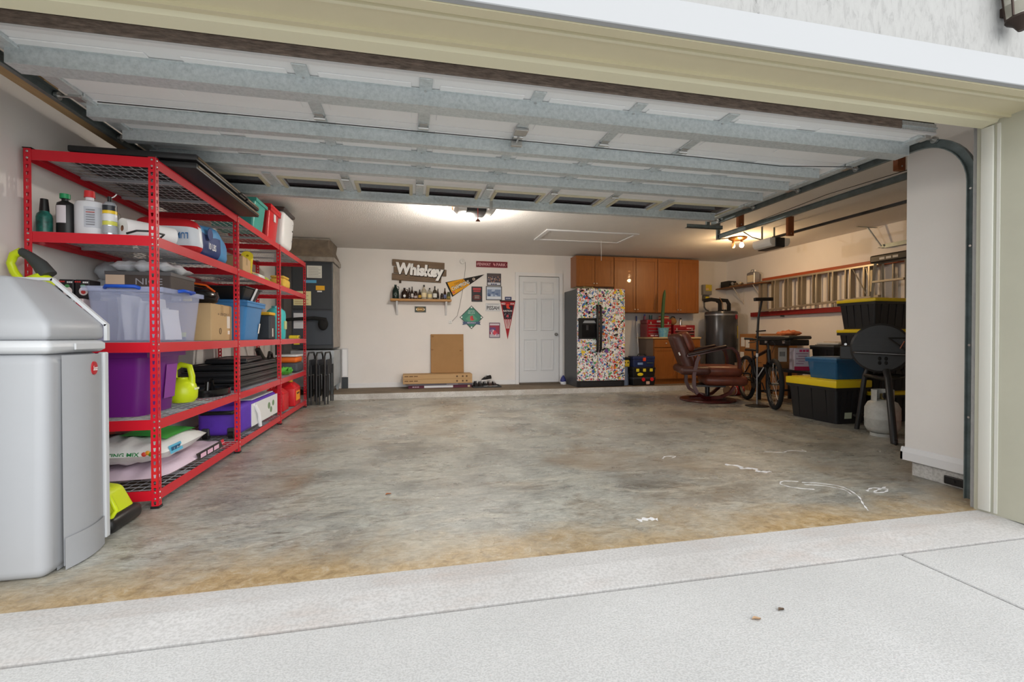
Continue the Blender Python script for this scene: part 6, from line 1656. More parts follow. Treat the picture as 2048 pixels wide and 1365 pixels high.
# ================================================================== door openers and the second door's hardware
m_lens = mat('white_opener_lens', (226,226,222), 0.35)
def opener(label, x, y0, y1, z0, wd, rail_end, along='x'):
    t = thing('door_opener', label, 'door opener', (x, (y0+y1)/2, z0))
    d = (y1-y0)/2; w = wd/2; h = 0.135
    MB().rbox(-w*0.45, -d, 0.0, w*0.45, d, h, 0.012).build('motor_housing', m_black, t, smooth=40)
    for s in (-1, 1):
        q = MB()
        prof = [(0.45, 0.008), (0.80, 0.020), (0.97, 0.055), (1.0, 0.09), (0.96, h-0.006), (0.45, h-0.002)]
        q.prism([(s*w*a, b_) for a, b_ in prof], 'y', -d*0.95, d*0.95)
        q.bevel(0.006, 2).build('light_lens', m_lens, t, smooth=40)
    ry = rail_end-(y0+y1)/2
    MB().box(-0.016, ry, h+0.004, 0.016, -d*0.2, h+0.034).build('rail', m_satin, t)
    MB().box(-0.05, -d*0.25, h, 0.05, d*0.5, h+0.006).build('mount_plate', m_zinc, t)
    for s in (-1, 1):
        MB().box(s*0.10-0.012, -0.004+d*0.3, h-0.003, s*0.10+0.012, 0.004+d*0.3, ZC-z0-0.001).build('hanger', m_dgalv, t)
    return t
o1 = opener('white and black garage door opener hanging behind the rolled up door', 0.705, 4.98, 5.26, 2.345, 0.47, 2.10)
MB().tube([(0.0, -0.20, 0.14), (0.0, -0.20, -0.10)], 0.004, n=6).build('release_cord', plain(190,60,50,0.6), o1)
MB().prism([(-0.025, -0.125), (0.025, -0.125), (0.006, -0.10), (-0.006, -0.10)], 'y', -0.21, -0.19).build('release_handle', plain(110,56,34,0.5), o1)
MB().tube([(0.03, -0.28, 0.145), (0.05, -0.35, 0.10), (0.045, -0.50, 0.02)], 0.008, n=6).build('release_arm', m_satin, o1)
o2 = opener('white and black door opener with a black rail over the second bay', 4.96, 5.45, 5.80, 2.215, 0.33, 2.10)
MB().tube([(-0.04, 0.10, 0.145), (-0.16, 0.18, 0.20), (-0.20, 0.3, 0.30)], 0.008, n=6).build('chain', m_satin, o2)
# wood blocks that carry the hardware
def block(label, x, y, z0, w=0.075, d=0.04):
    t = thing('wood_block', label, 'wood block', (x, y, z0))
    MB().box(-w/2, -d/2, 0, w/2, d/2, ZC-z0-0.0005).bevel(0.003, 1).build('block', m_block, t)
    MB().cyl((0, -d/2-0.003, 0.03), (0, -d/2+0.001, 0.03), 0.006, n=6).build('screw', m_zinc, t)
    return t
block('varnished wood block carrying the second track beside the bulb lamp', 3.665, 4.62, 2.232)
block('varnished wood block hanging from the ceiling beside the black opener rail', 4.80, 5.12, 2.29, 0.09)
block('varnished wood block carrying the second track beside the stub wall', 3.665, 2.86, 2.262)
t2 = track('straight galvanised track over the second bay', 3.665, 1, 5.02, vert=False, zt=2.205)
MB().box(3.655, 5.0, 2.17, 3.69, 5.004, ZC-0.001).box(3.655, 5.0, 2.17, 3.659, 5.035, ZC-0.001).build('hanger', m_dgalv, t2)
MB().tube([(3.66, 5.02, 2.30), (3.45, 4.80, 2.45), (3.30, 4.66, ZC-0.002)], 0.010, n=4).build('brace', m_dgalv, t2)
MB().tube([(3.68, 2.7, 2.25), (3.68, 3.5, 2.275), (3.68, 4.5, 2.235)], 0.003, n=5).build('lift_cable', m_satin, t2)
t3 = track('galvanised track on the right wall above the ladders', 6.40, -1, 5.22, vert=False, zt=2.235)
MB().box(6.30, 5.19, 2.21, 6.455, 5.22, 2.215).tube([(6.36, 5.2, 2.235), (6.30, 5.35, 2.53)], 0.012, n=4).build('hanger', m_galv, t3)
MB().box(6.08, 5.30, 2.515, 6.42, 5.33, 2.52).build('angle_bracket', m_dgalv, t3)

# ================================================================== water heater corner
wh = thing('water_heater', 'tall dark grey electric water heater in the back right corner', 'water heater', (5.94, 8.02, HS))
m_wh = mat('grey_enamel_tank', (70,71,75), 0.25, metal=0.3)
MB().lathe([(0, 0.0), (0.29, 0.0), (0.30, 0.02), (0.30, 1.36), (0.295, 1.375), (0.27, 1.385), (0, 1.39)], 40).build('tank', m_wh, wh, smooth=40)
MB().lathe([(0.302, 1.30), (0.302, 1.33)], 40).build('trim_band', plain(150,152,156,0.3, metal=0.6), wh, smooth=60)
m_ins = mat('black_foam_insulation', (24,24,24), 0.9)
MB().tube([(-0.06, -0.05, 1.38), (-0.06, -0.05, 1.54), (-0.10, -0.04, 1.60), (-0.20, 0.02, 1.62), (-0.32, 0.10, 1.60)], 0.037, n=12).build('insulated_pipe', m_ins, wh, smooth=50)
MB().tube([(0.16, -0.02, 1.38), (0.16, -0.02, 1.53), (0.13, 0.0, 1.60), (0.05, 0.05, 1.61), (-0.02, 0.12, 1.60)], 0.037, n=12).build('insulated_pipe', m_ins, wh, smooth=50)
MB().cyl((0.05, -0.02, 1.385), (0.05, -0.02, 1.42), 0.05, n=14).build('vent_cap', m_black, wh)
MB().tube([(0.05, 0.0, 1.40), (0.05, 0.02, 1.55), (-0.01, 0.03, 1.66)], 0.008, n=6).build('relief_pipe', plain(150,112,80,0.4), wh)
def on_tank(a0, a1, z0, z1, r=0.3025): return MB().grid(lambda u, v: (r*math.cos(a0+(a1-a0)*u), r*math.sin(a0+(a1-a0)*u), z0+(z1-z0)*v), 6, 1)
on_tank(-0.97, -0.62, 0.86, 1.10).build('energy_label', plain(230,206,40,0.5), wh, smooth=60)
on_tank(-0.72, -0.62, 0.80, 0.86).build('tag', plain(210,210,206,0.5), wh, smooth=60)
on_tank(-1.25, -0.65, 0.30, 0.85, 0.304).build('access_plate', m_wh, wh, smooth=60)
on_tank(-1.30, -0.85, 0.12, 0.40, 0.3055).build('paper_label', plain(214,200,190,0.6), wh, smooth=60)
MB().lathe([(0, 0.0035), (0.045, 0.003), (0.047, 0)], 20).rot(0, PI/2, 0).mv(0.3015, 0, 1.27).rot(0, 0, -1.10).build('badge', plain(166,40,56,0.4), wh)
db = thing('disconnect_box', 'grey electrical disconnect box with a yellow label above the water heater', 'electrical box', (5.965, 8.50, 1.84))
MB().rbox(-0.10, -0.03, 0, 0.10, 0.048, 0.21, 0.01).build('box', plain(140,140,136,0.4), db)
MB().box(-0.05, -0.0325, 0.08, 0.09, -0.0305, 0.205).build('warning_label', plain(214,190,66,0.5), db)
MB().box(-0.04, -0.0335, 0.10, 0.02, -0.0325, 0.13).build('paper_label', plain(226,190,160,0.5), db)
MB().rbox(-0.085, -0.02, -0.12, 0.045, 0.048, -0.012, 0.008).build('switch_box', plain(92,92,86,0.4), db)
MB().box(-0.045, -0.0225, -0.095, 0.035, -0.0205, -0.035).build('switch_label', plain(222,206,60,0.5), db)
MB().tube([(-0.05, 0.015, -0.118), (-0.05, 0.01, -0.25), (-0.03, -0.02, -0.31), (0.0, -0.06, -0.335)], 0.014, n=8).build('conduit', plain(110,114,116,0.5), db, smooth=60)
# ------------------------------------------------------------------ shelf on the right wall
m_wsh = mat('brown_stained_shelf', (122,78,44), 0.55, var=0.15, scale=6)
rs = thing('wall_shelf', 'brown stained wall shelf on thin pale brackets beside the water heater', 'shelf', (6.33, 7.90, 1.95))
MB().box(-0.15, -0.64, 0, 0.128, 0.62, 0.022).bevel(0.003, 1).build('board', m_wsh, rs)
for y in (-0.42, 0.12):
    MB().tube([(-0.12, y, -0.004), (0.12, y, -0.32)], 0.007, n=6).tube([(0.124, y, -0.01), (0.124, y, -0.33)], 0.006, n=6).build('bracket', plain(206,200,190,0.4), rs)
ZS = 1.9725
ra = thing('car_stereo', 'black stereo unit on the brown wall shelf', 'stereo', (6.30, 8.28, ZS))
MB().rbox(-0.09, -0.12, 0, 0.09, 0.12, 0.125, 0.006).build('case', m_black, ra)
MB().lathe([(0, -0.004), (0.03, -0.003), (0.032, 0)], 16, (0.0, -0.1205, 0.07), 'y').build('dial', m_zinc, ra)
jk = thing('parts_tray', 'tray of small loose hardware on the brown wall shelf', 'tray', (6.30, 7.96, ZS))
MB().box(-0.10, -0.16, 0, 0.10, 0.16, 0.02).build('tray', plain(120,100,76,0.6), jk)
for i in range(9):
    MB().ball((-0.07+0.017*i, -0.12+0.03*(i*5 % 9), 0.045), 0.03, 0.025, 0.025, 8, 6).jit(0.004, i).build('part', plain(*rq.choice([(206,190,160), (120,100,80), (170,150,120), (90,70,56)]), 0.6), jk, smooth=60)
cn2 = thing('oil_can', 'square steel solvent can with a wire handle on the brown wall shelf', 'can', (6.28, 7.56, ZS))
MB().box(-0.06, -0.10, 0, 0.06, 0.10, 0.20).add([(-0.06, -0.10, 0.20), (0.06, -0.10, 0.20), (0.06, 0.10, 0.20), (-0.06, 0.10, 0.20), (-0.03, -0.05, 0.225), (0.03, -0.05, 0.225), (0.03, 0.05, 0.225), (-0.03, 0.05, 0.225)], [(4,5,6,7),(0,1,5,4),(1,2,6,5),(2,3,7,6),(3,0,4,7),(0,3,2,1)]).bevel(0.006, 1).build('can', plain(150,152,156,0.3, metal=0.5), cn2)
MB().tube([(0, 0.06, 0.22), (0, 0.05, 0.262), (0, -0.01, 0.262), (0, -0.02, 0.225)], 0.006, n=6).build('handle', plain(90,92,96,0.4), cn2)
MB().cyl((0, -0.055, 0.222), (0, -0.055, 0.25), 0.018, n=12).build('cap', plain(226,226,226,0.4), cn2)
MB().box(-0.0615, -0.08, 0.03, -0.0605, 0.08, 0.16).build('paper_label', plain(206,196,170,0.5), cn2)
# ------------------------------------------------------------------ ladders on the right wall
m_alu = mat('aluminium_ladder', (170,162,146), 0.4, metal=0.6)
m_orl = mat('orange_red_fiberglass', (156,74,40), 0.5)
m_rdl = mat('red_fiberglass', (130,34,32), 0.5)
l1 = thing('extension_ladder', 'orange red fiberglass ladder hung sideways on the right wall', 'ladder', (6.415, 6.0, 1.36))
MB().rbox(-0.035, -1.7, 0.62, 0.035, 1.45, 0.70, 0.005).build('rail', m_orl, l1)
MB().rbox(-0.035, -1.7, 0.0, 0.035, 1.75, 0.08, 0.005).build('rail', m_rdl, l1)
for i in range(10): MB().cyl((0, -1.55+0.31*i, 0.08), (0, -1.55+0.31*i, 0.62), 0.016, n=10).build('rung', m_alu, l1, smooth=40)
for i in range(2): MB().box(0.0, -1.2+2.2*i, -0.03, 0.043, -1.15+2.2*i, -0.001).build('wall_hook', m_dgalv, l1)
l2 = thing('step_ladder', 'aluminium stepladder hung sideways in front of the orange ladder', 'ladder', (6.315, 6.3, 1.47))
MB().rbox(-0.025, -1.12, 0.50, 0.03, 1.12, 0.53, 0.004).build('rail', m_alu, l2)
MB().add([(-0.025, -1.12, 0.06), (0.03, -1.12, 0.06), (0.03, 1.12, -0.03), (-0.025, 1.12, -0.03), (-0.025, -1.12, 0.09), (0.03, -1.12, 0.09), (0.03, 1.12, 0.0), (-0.025, 1.12, 0.0)], [(0,3,2,1),(4,5,6,7),(0,1,5,4),(1,2,6,5),(2,3,7,6),(3,0,4,7)]).build('rail', m_alu, l2)
for i in range(8):
    y = -1.0+0.285*i
    zb_ = 0.09-0.09*(y+1.12)/2.24
    MB().box(-0.045, y-0.012, zb_+0.001, 0.03, y+0.012, 0.499).build('step', m_alu, l2)
    MB().box(-0.030, y+0.075, zb_+0.001, 0.0, y+0.10, 0.499).build('rear_bar', plain(150,140,122,0.4, metal=0.6), l2)
MB().tube([(-0.03, -0.95, 0.12), (-0.03, -0.75, 0.49)], 0.008, n=6).tube([(-0.03, -0.95, 0.49), (-0.03, -1.05, 0.12)], 0.008, n=6).build('spreader', m_alu, l2)
MB().box(-0.04, 1.06, 0.02, 0.035, 1.115, 0.5).build('end_plate', m_alu, l2)
MB().box(-0.055, -1.06, 0.14, -0.0455, -1.03, 0.44).build('instruction_plate', plain(206,190,150,0.5), l2)
l3 = thing('step_ladder', 'upright aluminium stepladder with a black top cap behind the stacked totes', 'ladder', (6.14, 4.88, 0))
MB().rbox(-0.06, -0.25, 1.97, 0.12, 0.25, 2.075, 0.02, 2).build('top_cap', m_black, l3)
marks(l3, (-0.0615, 0, 2.02), 0.26, 0.03, plain(190,190,190,0.5), axes='rightwall')
for s in (-1, 1):
    MB().tube([(-0.02, s*0.20, 1.97), (-0.14, s*0.30, 0.0)], 0.022, n=4).build('front_rail', m_alu, l3)
    MB().tube([(0.09, s*0.19, 1.97), (0.25, s*0.27, 0.0)], 0.018, n=4).build('rear_rail', m_alu, l3)
for i in range(6):
    z_ = 1.72-0.30*i; f = (1.97-z_)/1.97
    x_ = -0.02-0.12*f; w_ = 0.20+0.10*f
    MB().box(x_-0.04, -w_+0.004, z_-0.012, x_+0.04, w_-0.004, z_+0.012).build('step', m_alu, l3)
# ------------------------------------------------------------------ recliner
m_lea = mat('brown_leather', (110,56,40), 0.38, var=0.3, scale=9, bump=0.15, bscale=50)
m_ldk = mat('dark_brown_leather', (78,44,36), 0.42, var=0.25, scale=9, bump=0.15, bscale=50)
m_mah = mat('dark_mahogany', (70,22,18), 0.32, coat=0.1)
rc = thing('recliner', 'brown leather recliner with dark mahogany arms and round base', 'armchair', (4.49, 6.38, 0), -0.42)
MB().lathe([(0.27, 0.0), (0.40, 0.0), (0.41, 0.012), (0.40, 0.03), (0.28, 0.035), (0.27, 0.0)], 40).build('base_ring', m_mah, rc, smooth=40)
MB().box(-0.28, -0.03, 0.006, 0.28, 0.03, 0.035).box(-0.03, -0.28, 0.007, 0.03, 0.28, 0.034).build('base_cross', m_mah, rc)
MB().cyl((0, 0, 0.035), (0, 0, 0.25), 0.035, n=16).build('post', plain(60,60,62,0.25, metal=0.8), rc, smooth=40)
MB().box(-0.18, -0.20, 0.225, 0.22, 0.20, 0.252).build('mechanism', m_satin, rc)
def ribbon(pts, w, t_, m, name, parent):
    """flat laminated wood ribbon bent in the x-z plane, w wide in y"""
    v = []; f = []
    P = [Vector(p) for p in pts]
    for i, p in enumerate(P):
        d = (P[min(i+1, len(P)-1)]-P[max(i-1, 0)]); d.y = 0; d.normalize()
        nrm = Vector((-d.z, 0, d.x))
        for sy, sn in ((-1, -1), (1, -1), (1, 1), (-1, 1)): v.append(p+Vector((0, sy*w/2, 0))+nrm*sn*t_/2)
    for i in range(len(P)-1):
        for k in range(4): f.append((i*4+k, i*4+(k+1) % 4, (i+1)*4+(k+1) % 4, (i+1)*4+k))
    f.append((0,1,2,3)); f.append(tuple((len(P)-1)*4+k for k in (3,2,1,0)))
    return MB().add(v, f).build(name, m, parent, smooth=40)
for s in (-1, 1):
    y = s*0.365
    ribbon([(0.04, s*0.16, 0.055), (-0.10, s*0.24, 0.07), (-0.21, y, 0.14), (-0.26, y, 0.26), (-0.26, y, 0.42), (-0.22, y, 0.62), (-0.19, y, 0.70)], 0.065, 0.05, m_mah, 'side_frame', rc)
    ribbon([(-0.02, s*0.16, 0.056), (0.12, s*0.25, 0.08), (0.24, y, 0.16), (0.30, y, 0.26)], 0.065, 0.04, m_mah, 'side_frame', rc)
    ribbon([(-0.36, y, 0.70), (-0.18, y, 0.735), (0.04, y, 0.79), (0.18, y, 0.825), (0.27, y, 0.815), (0.335, y, 0.75), (0.365, y, 0.64), (0.365, y, 0.52)], 0.07, 0.035, m_mah, 'arm', rc)
    q = MB().rbox(-0.36, y-0.055, -0.018, 0.20, y+0.055, 0.028, 0.02, 3).rot(0, -0.225, 0).mv(0.0, 0, 0.795)
    q.build('arm_pad', plain(44,26,24,0.3), rc, smooth=40)
def puff(x0, y0, z0, x1, y1, z1, r, bulge=0.02):
    q = MB().rbox(x0, y0, z0, x1, y1, z1, r, 5)
    cx_0, cy_0, cz_0 = (x0+x1)/2, (y0+y1)/2, (z0+z1)/2
    for p in q.v:
        k = max(0, 1-((p.y-cy_0)/((y1-y0)/2))**2)
        p.z += bulge*k*(1 if p.z > cz_0 else -1)*0.5
        p.x += bulge*k*(1 if p.x > cx_0 else -1)*0.5
    return q
puff(-0.26, -0.315, 0.395, 0.44, 0.315, 0.545, 0.07).build('seat_cushion', m_lea, rc, smooth=60)
puff(-0.10, -0.30, 0.255, 0.52, 0.30, 0.400, 0.068).build('foot_cushion', m_lea, rc, smooth=60)
puff(-0.46, -0.40, 0.42, -0.02, 0.40, 0.54, 0.058).build('lower_bolster', m_ldk, rc, smooth=60)
bk = MB().rbox(-0.10, -0.32, 0.0, 0.07, 0.32, 0.64, 0.07, 5)
for p in bk.v:
    k = max(0, p.z-0.25); p.y *= 1-0.16*k
    p.x += 0.05*math.sin(PI*p.z/0.70)
bk.rot(0, -0.38, 0).mv(-0.27, 0, 0.43).build('backrest', m_ldk, rc, smooth=60)
hp = MB().rbox(0.04, -0.275, 0.30, 0.20, 0.275, 0.63, 0.075, 5).rot(0, -0.38, 0).mv(-0.27, 0, 0.43)
hp.build('head_cushion', m_lea, rc, smooth=60)
MB().rbox(0.05, -0.26, 0.06, 0.15, 0.26, 0.295, 0.045, 4).rot(0, -0.38, 0).mv(-0.27, 0, 0.43).build('lumbar_cushion', m_lea, rc, smooth=60)
MB().box(-0.10, -0.322, 0.33, -0.08, -0.318, 0.38).rot(0, -0.38, 0).mv(-0.24, 0.008, 0.43).build('care_tag', plain(230,228,222,0.7), rc)
# ------------------------------------------------------------------ floor stand and bicycle
fs_ = thing('floor_stand', 'tall thin black floor stand with a T shaped head on a round foot', 'stand', (4.79, 5.68, 0))
MB().lathe([(0, 0), (0.15, 0), (0.155, 0.008), (0.10, 0.02), (0.03, 0.03), (0, 0.032)], 26).build('foot', m_satin, fs_, smooth=40)
MB().tube([(0, 0, 0.03), (0.0, 0, 0.72)], 0.010, n=8).build('lower_pole', plain(150,150,152,0.3, metal=0.7), fs_, smooth=50)
MB().cyl((0, 0, 0.70), (0, 0, 0.75), 0.016, n=10).build('clamp', plain(226,226,226,0.4), fs_)
MB().tube([(0, 0, 0.75), (0.005, 0, 1.05), (0.02, 0, 1.28), (0.07, 0, 1.49)], 0.016, n=8).build('upper_pole', m_satin, fs_, smooth=50)
MB().rbox(-0.05, -0.02, 1.49, 0.25, 0.02, 1.54, 0.008).rot(0, -0.03, 0, (0.07, 0, 1.5)).build('head_bar', m_black, fs_)
MB().tube([(-0.02, 0.0, 1.06), (0.12, -0.02, 1.07)], 0.010, n=6).tube([(-0.03, 0, 0.98), (0.06, 0, 0.98)], 0.008, n=6).build('side_bar', m_satin, fs_)
bk_ = thing('bicycle', 'black mountain bicycle parked behind the recliner', 'bicycle', (5.0, 5.88, 0), math.atan2(5.40-6.36, 4.83-5.17))
WB, WR = 1.02, 0.335
def wheel(x, steer):
    q = MB()
    n = 40
    tr_ = MB()
    tr_.tube([(WR*0.945*math.cos(2*PI*i/n), 0, WR*0.945*math.sin(2*PI*i/n)) for i in range(n)], 0.031, n=8, closed=True)
    M = Matrix.Translation((x, 0, WR+0.006)) @ Matrix.Rotation(steer, 4, 'Z')
    to = tr_.xf(M).build('tyre', mat('black_rubber', (24,26,30), 0.8), bk_, smooth=60)
    MB().lathe([(WR*0.86, -0.012), (WR*0.885, -0.012), (WR*0.885, 0.012), (WR*0.86, 0.012), (WR*0.86, -0.012)], 40, (0, 0, 0), 'y').xf(M).build('wheel_rim', plain(196,196,198,0.25, metal=0.9), to, smooth=40)
    for k in range(14):
        a = 2*PI*k/14
        MB().cyl((0.015*math.cos(a+0.6), (0.02 if k % 2 else -0.02), 0.015*math.sin(a+0.6)), (WR*0.87*math.cos(a), 0, WR*0.87*math.sin(a)), 0.0022, n=4, caps=False).xf(M).build('spoke', m_chrome, to)
    MB().cyl((0, -0.045, 0), (0, 0.045, 0), 0.02, n=10).xf(M).build('hub', m_chrome, to, smooth=40)
wheel(-WB/2, 0); wheel(WB/2, -0.12)
zc = WR+0.006
m_bkf = mat('gloss_black_frame', (22,24,28), 0.22)
BBk, ST, HT, HB = (-0.09, 0, 0.30), (-0.24, 0, 0.66), (0.31, 0, 0.80), (0.345, 0, 0.62)
for a, c, r in ((ST, HT, 0.023), (BBk, HB, 0.034), (BBk, ST, 0.021), (HT, HB, 0.027)): MB().tube([a, c], r, n=10).build('frame_tube', m_bkf, bk_, smooth=50)
for s in (-1, 1):
    MB().tube([BBk, (-WB/2, s*0.06, zc)], 0.011, n=8).build('chain_stay', m_bkf, bk_, smooth=50)
    MB().tube([ST, (-WB/2, s*0.06, zc)], 0.010, n=8).build('seat_stay', m_bkf, bk_, smooth=50)
    MB().tube([(0.352, s*0.055, 0.58), (0.42, s*0.058, 0.45), (WB/2, s*0.058, zc)], 0.016, n=8).build('fork_leg', m_bkf, bk_, smooth=50)
MB().box(0.32, -0.075, 0.565, 0.385, 0.075, 0.60).build('fork_crown', m_bkf, bk_)
MB().tube([(-0.02, 0.036, 0.36), (0.24, 0.036, 0.545)], 0.008, n=6).build('decal', plain(214,216,220,0.4), bk_)
MB().tube([(-0.02, -0.036, 0.36), (0.24, -0.036, 0.545)], 0.008, n=6).build('decal', plain(220,222,226,0.4), bk_)
MB().tube([ST, (-0.275, 0, 0.76)], 0.013, n=8).build('seat_post', m_satin, bk_)
MB().add([(-0.42, -0.07, 0.765), (-0.42, 0.07, 0.765), (-0.15, 0.018, 0.765), (-0.15, -0.018, 0.765), (-0.41, -0.06, 0.80), (-0.41, 0.06, 0.80), (-0.15, 0.014, 0.79), (-0.15, -0.014, 0.79)], [(0,1,2,3),(4,7,6,5),(0,4,5,1),(1,5,6,2),(2,6,7,3),(3,7,4,0)]).bevel(0.014, 3).build('saddle', m_black, bk_, smooth=50)
MB().tube([HT, (0.285, 0, 0.90), (0.335, 0, 0.93)], 0.015, n=8).build('stem', m_satin, bk_)
cs1, sn1 = math.cos(-0.12), math.sin(-0.12)
def hbp(x, y, z_): return (0.335+x*cs1-y*sn1, x*sn1+y*cs1, z_)
MB().tube([hbp(-0.05, -0.31, 0.96), hbp(0.0, -0.12, 0.94), hbp(0, 0.12, 0.94), hbp(-0.05, 0.31, 0.96)], 0.012, n=8).build('handlebar', m_black, bk_, smooth=50)
for s in (-1, 1):
    MB().tube([hbp(-0.05, s*0.31, 0.96), hbp(-0.03, s*0.20, 0.953)], 0.017, n=8).build('grip', m_black, bk_, smooth=50)
    MB().tube([hbp(0.0, s*0.16, 0.935), hbp(0.06, s*0.20, 0.91), hbp(0.05, s*0.28, 0.90)], 0.006, n=6).build('brake_lever', m_satin, bk_)
MB().lathe([(0, -0.012), (0.085, -0.012), (0.088, -0.006), (0.085, 0), (0, 0)], 24, (BBk[0], -0.045, BBk[2]), 'y').build('chainring', m_satin, bk_)
for s in (-1, 1):
    MB().tube([(BBk[0], s*0.07, BBk[2]), (BBk[0]+s*0.10, s*0.075, BBk[2]-s*0.13)], 0.010, n=6).build('crank', m_satin, bk_)
    MB().box(BBk[0]+s*0.10-0.045, s*0.12-0.04, BBk[2]-s*0.13-0.01, BBk[0]+s*0.10+0.045, s*0.12+0.04, BBk[2]-s*0.13+0.01).build('pedal', m_black, bk_)
MB().tube([(0.345, 0.03, 0.76), (0.40, 0.05, 0.88), (0.37, 0.02, 0.93)], 0.004, n=5).build('brake_cable', m_black, bk_)
# ------------------------------------------------------------------ cartons against the right wall
m_card2 = mat('brown_shipping_cardboard', (150,104,60), 0.75, var=0.08, scale=5)
bcn = carton('tall_carton', 'wide brown shipping carton with white labels against the right wall', 0.30, 1.02, 1.03, (6.17, 7.08, 0), 0, m_card2)
for (y, z0_, z1_) in ((0.42, 0.80, 0.97), (0.30, 0.78, 0.96), (0.44, 0.60, 0.70)): MB().box(-0.1525, y-0.05, z0_, -0.1505, y+0.05, z1_).build('shipping_label', plain(222,220,214,0.6), bcn)
for y in (0.1, 0.16, 0.22): MB().box(-0.1522, y-0.02, 0.90, -0.1505, y+0.02, 0.95).build('print_mark', plain(92,60,36,0.7), bcn)
MB().box(-0.1522, -0.05, 0.52, -0.1505, 0.35, 0.53).build('print_line', plain(92,60,36,0.7), bcn)
# low black bench
m_bench = plain(36,36,40,0.5)
bn = thing('storage_bench', 'low black bench under the cartons in the second bay', 'bench', (5.59, 5.72, 0))
MB().rbox(-0.31, -0.60, 0.47, 0.31, 0.58, 0.51, 0.006).build('bench_top', m_bench, bn)
for sx in (-0.28, 0.28):
    for sy in (-0.54, 0.53): MB().box(sx-0.02, sy-0.02, 0, sx+0.02, sy+0.02, 0.469).build('leg', m_bench, bn)
for sy in (-0.54, 0.53): MB().box(-0.26, sy-0.012, 0.12, 0.26, sy+0.012, 0.15).build('stretcher', m_bench, bn)
ZB = 0.5105
b1 = carton('label_carton', 'small brown carton with a barcode label on the black bench', 0.22, 0.24, 0.34, (5.43, 6.02, ZB), -0.25, m_card2)
MB().box(-0.05, -0.1225, 0.10, 0.075, -0.1205, 0.31).build('shipping_label', plain(214,212,206,0.6), b1)
for i in range(7): MB().box(-0.03+0.012*i, -0.1232, 0.18, -0.024+0.012*i, -0.1226, 0.25).build('print_bar', plain(50,50,50,0.6), b1)
b2 = carton('printed_carton', 'white and pink printed carton on the black bench', 0.20, 0.16, 0.31, (5.40, 5.58, ZB), -0.35, plain(206,200,216,0.5), tape=False)
MB().box(-0.10, -0.0825, 0.0, 0.10, -0.0805, 0.055).build('print_band', plain(190,44,86,0.5), b2)
marks(b2, (0.03, -0.0818, 0.275), 0.13, 0.032, plain(200,60,110,0.5))
for i in range(5): MB().box(-0.08+0.03*(i % 2), -0.0822, 0.09+0.035*i, 0.02+0.015*i, -0.0806, 0.10+0.035*i).build('print_line', plain(150,110,150,0.5), b2)
bt3 = tote('storage_tote', 'black storage tote with a grey lid on the black bench', 'tote', 0.30, 0.36, 0.36, (5.73, 5.38, ZB), 0, m_black, plain(78,80,82,0.5), lid=True, inset=0.02, ribs=4, r=0.02, lidh=0.035)
tp = thing('serving_tray', 'pale plastic tray lying on the black tote', 'tray', (5.755, 5.37, ZB+0.361))
MB().rbox(-0.11, -0.18, 0, 0.12, 0.17, 0.035, 0.012).build('tray', plain(206,204,200,0.4), tp, smooth=40)
MB().box(-0.08, -0.10, 0.035, 0.06, 0.08, 0.042).build('papers', plain(190,170,140,0.6), tp)
ck = thing('black_case', 'black equipment case on top of the brown and white cartons', 'case', (5.40, 5.86, ZB+0.3455))
MB().rbox(-0.16, -0.28, 0.0, 0.17, 0.32, 0.085, 0.012).build('case_body', m_black, ck)
MB().rbox(-0.19, -0.30, 0.09, 0.20, 0.34, 0.135, 0.02, 3).build('case_lid', plain(54,54,56,0.4), ck, smooth=40)
MB().box(-0.18, -0.29, 0.1351, 0.19, 0.33, 0.142).build('top_sheet', plain(190,182,164,0.5), ck)
for y in (-0.18, 0.16): MB().box(-0.175, y-0.02, 0.03, -0.1605, y+0.02, 0.088).build('clasp', m_zinc, ck)
oc = thing('orange_cloth', 'crumpled orange cloth lying on the black case', 'cloth', (5.43, 5.80, ZB+0.3455+0.1425))
pillow(0.24, 0.28, 0.07, 55, nz_=0.014, n=16, m=14).build('cloth', mat('orange_rag', (206,128,84), 0.85, var=0.4, scale=14, col2=(150,70,40)), oc, smooth=80)
# long dark case on the floor by the wall
lc = thing('long_case', 'long black case lying on the floor by the right wall', 'case', (6.10, 5.75, 0))
MB().rbox(-0.14, -0.45, 0, 0.14, 0.50, 0.11, 0.02).build('case', m_black, lc, smooth=40)
MB().tube([(-0.145, -0.05, 0.06), (-0.17, -0.03, 0.065), (-0.17, 0.07, 0.065), (-0.145, 0.09, 0.06)], 0.008, n=6).build('handle', m_satin, lc)
rb = thing('red_bag', 'rolled red and brown bag on the floor behind the recliner', 'bag', (5.28, 6.78, 0))
MB().tube([(-0.14, -0.02, 0.085), (0.16, 0.06, 0.085)], 0.085, n=16).build('bag', plain(170,36,52,0.6), rb, smooth=50)
MB().tube([(-0.15, -0.02, 0.085), (-0.06, 0.0, 0.085)], 0.0865, n=16).build('bag_end', plain(150,120,96,0.6), rb, smooth=50)
MB().tube([(-0.04, 0.006, 0.085), (-0.02, 0.012, 0.085)], 0.087, n=16).build('band', plain(222,218,212,0.6), rb, smooth=50)
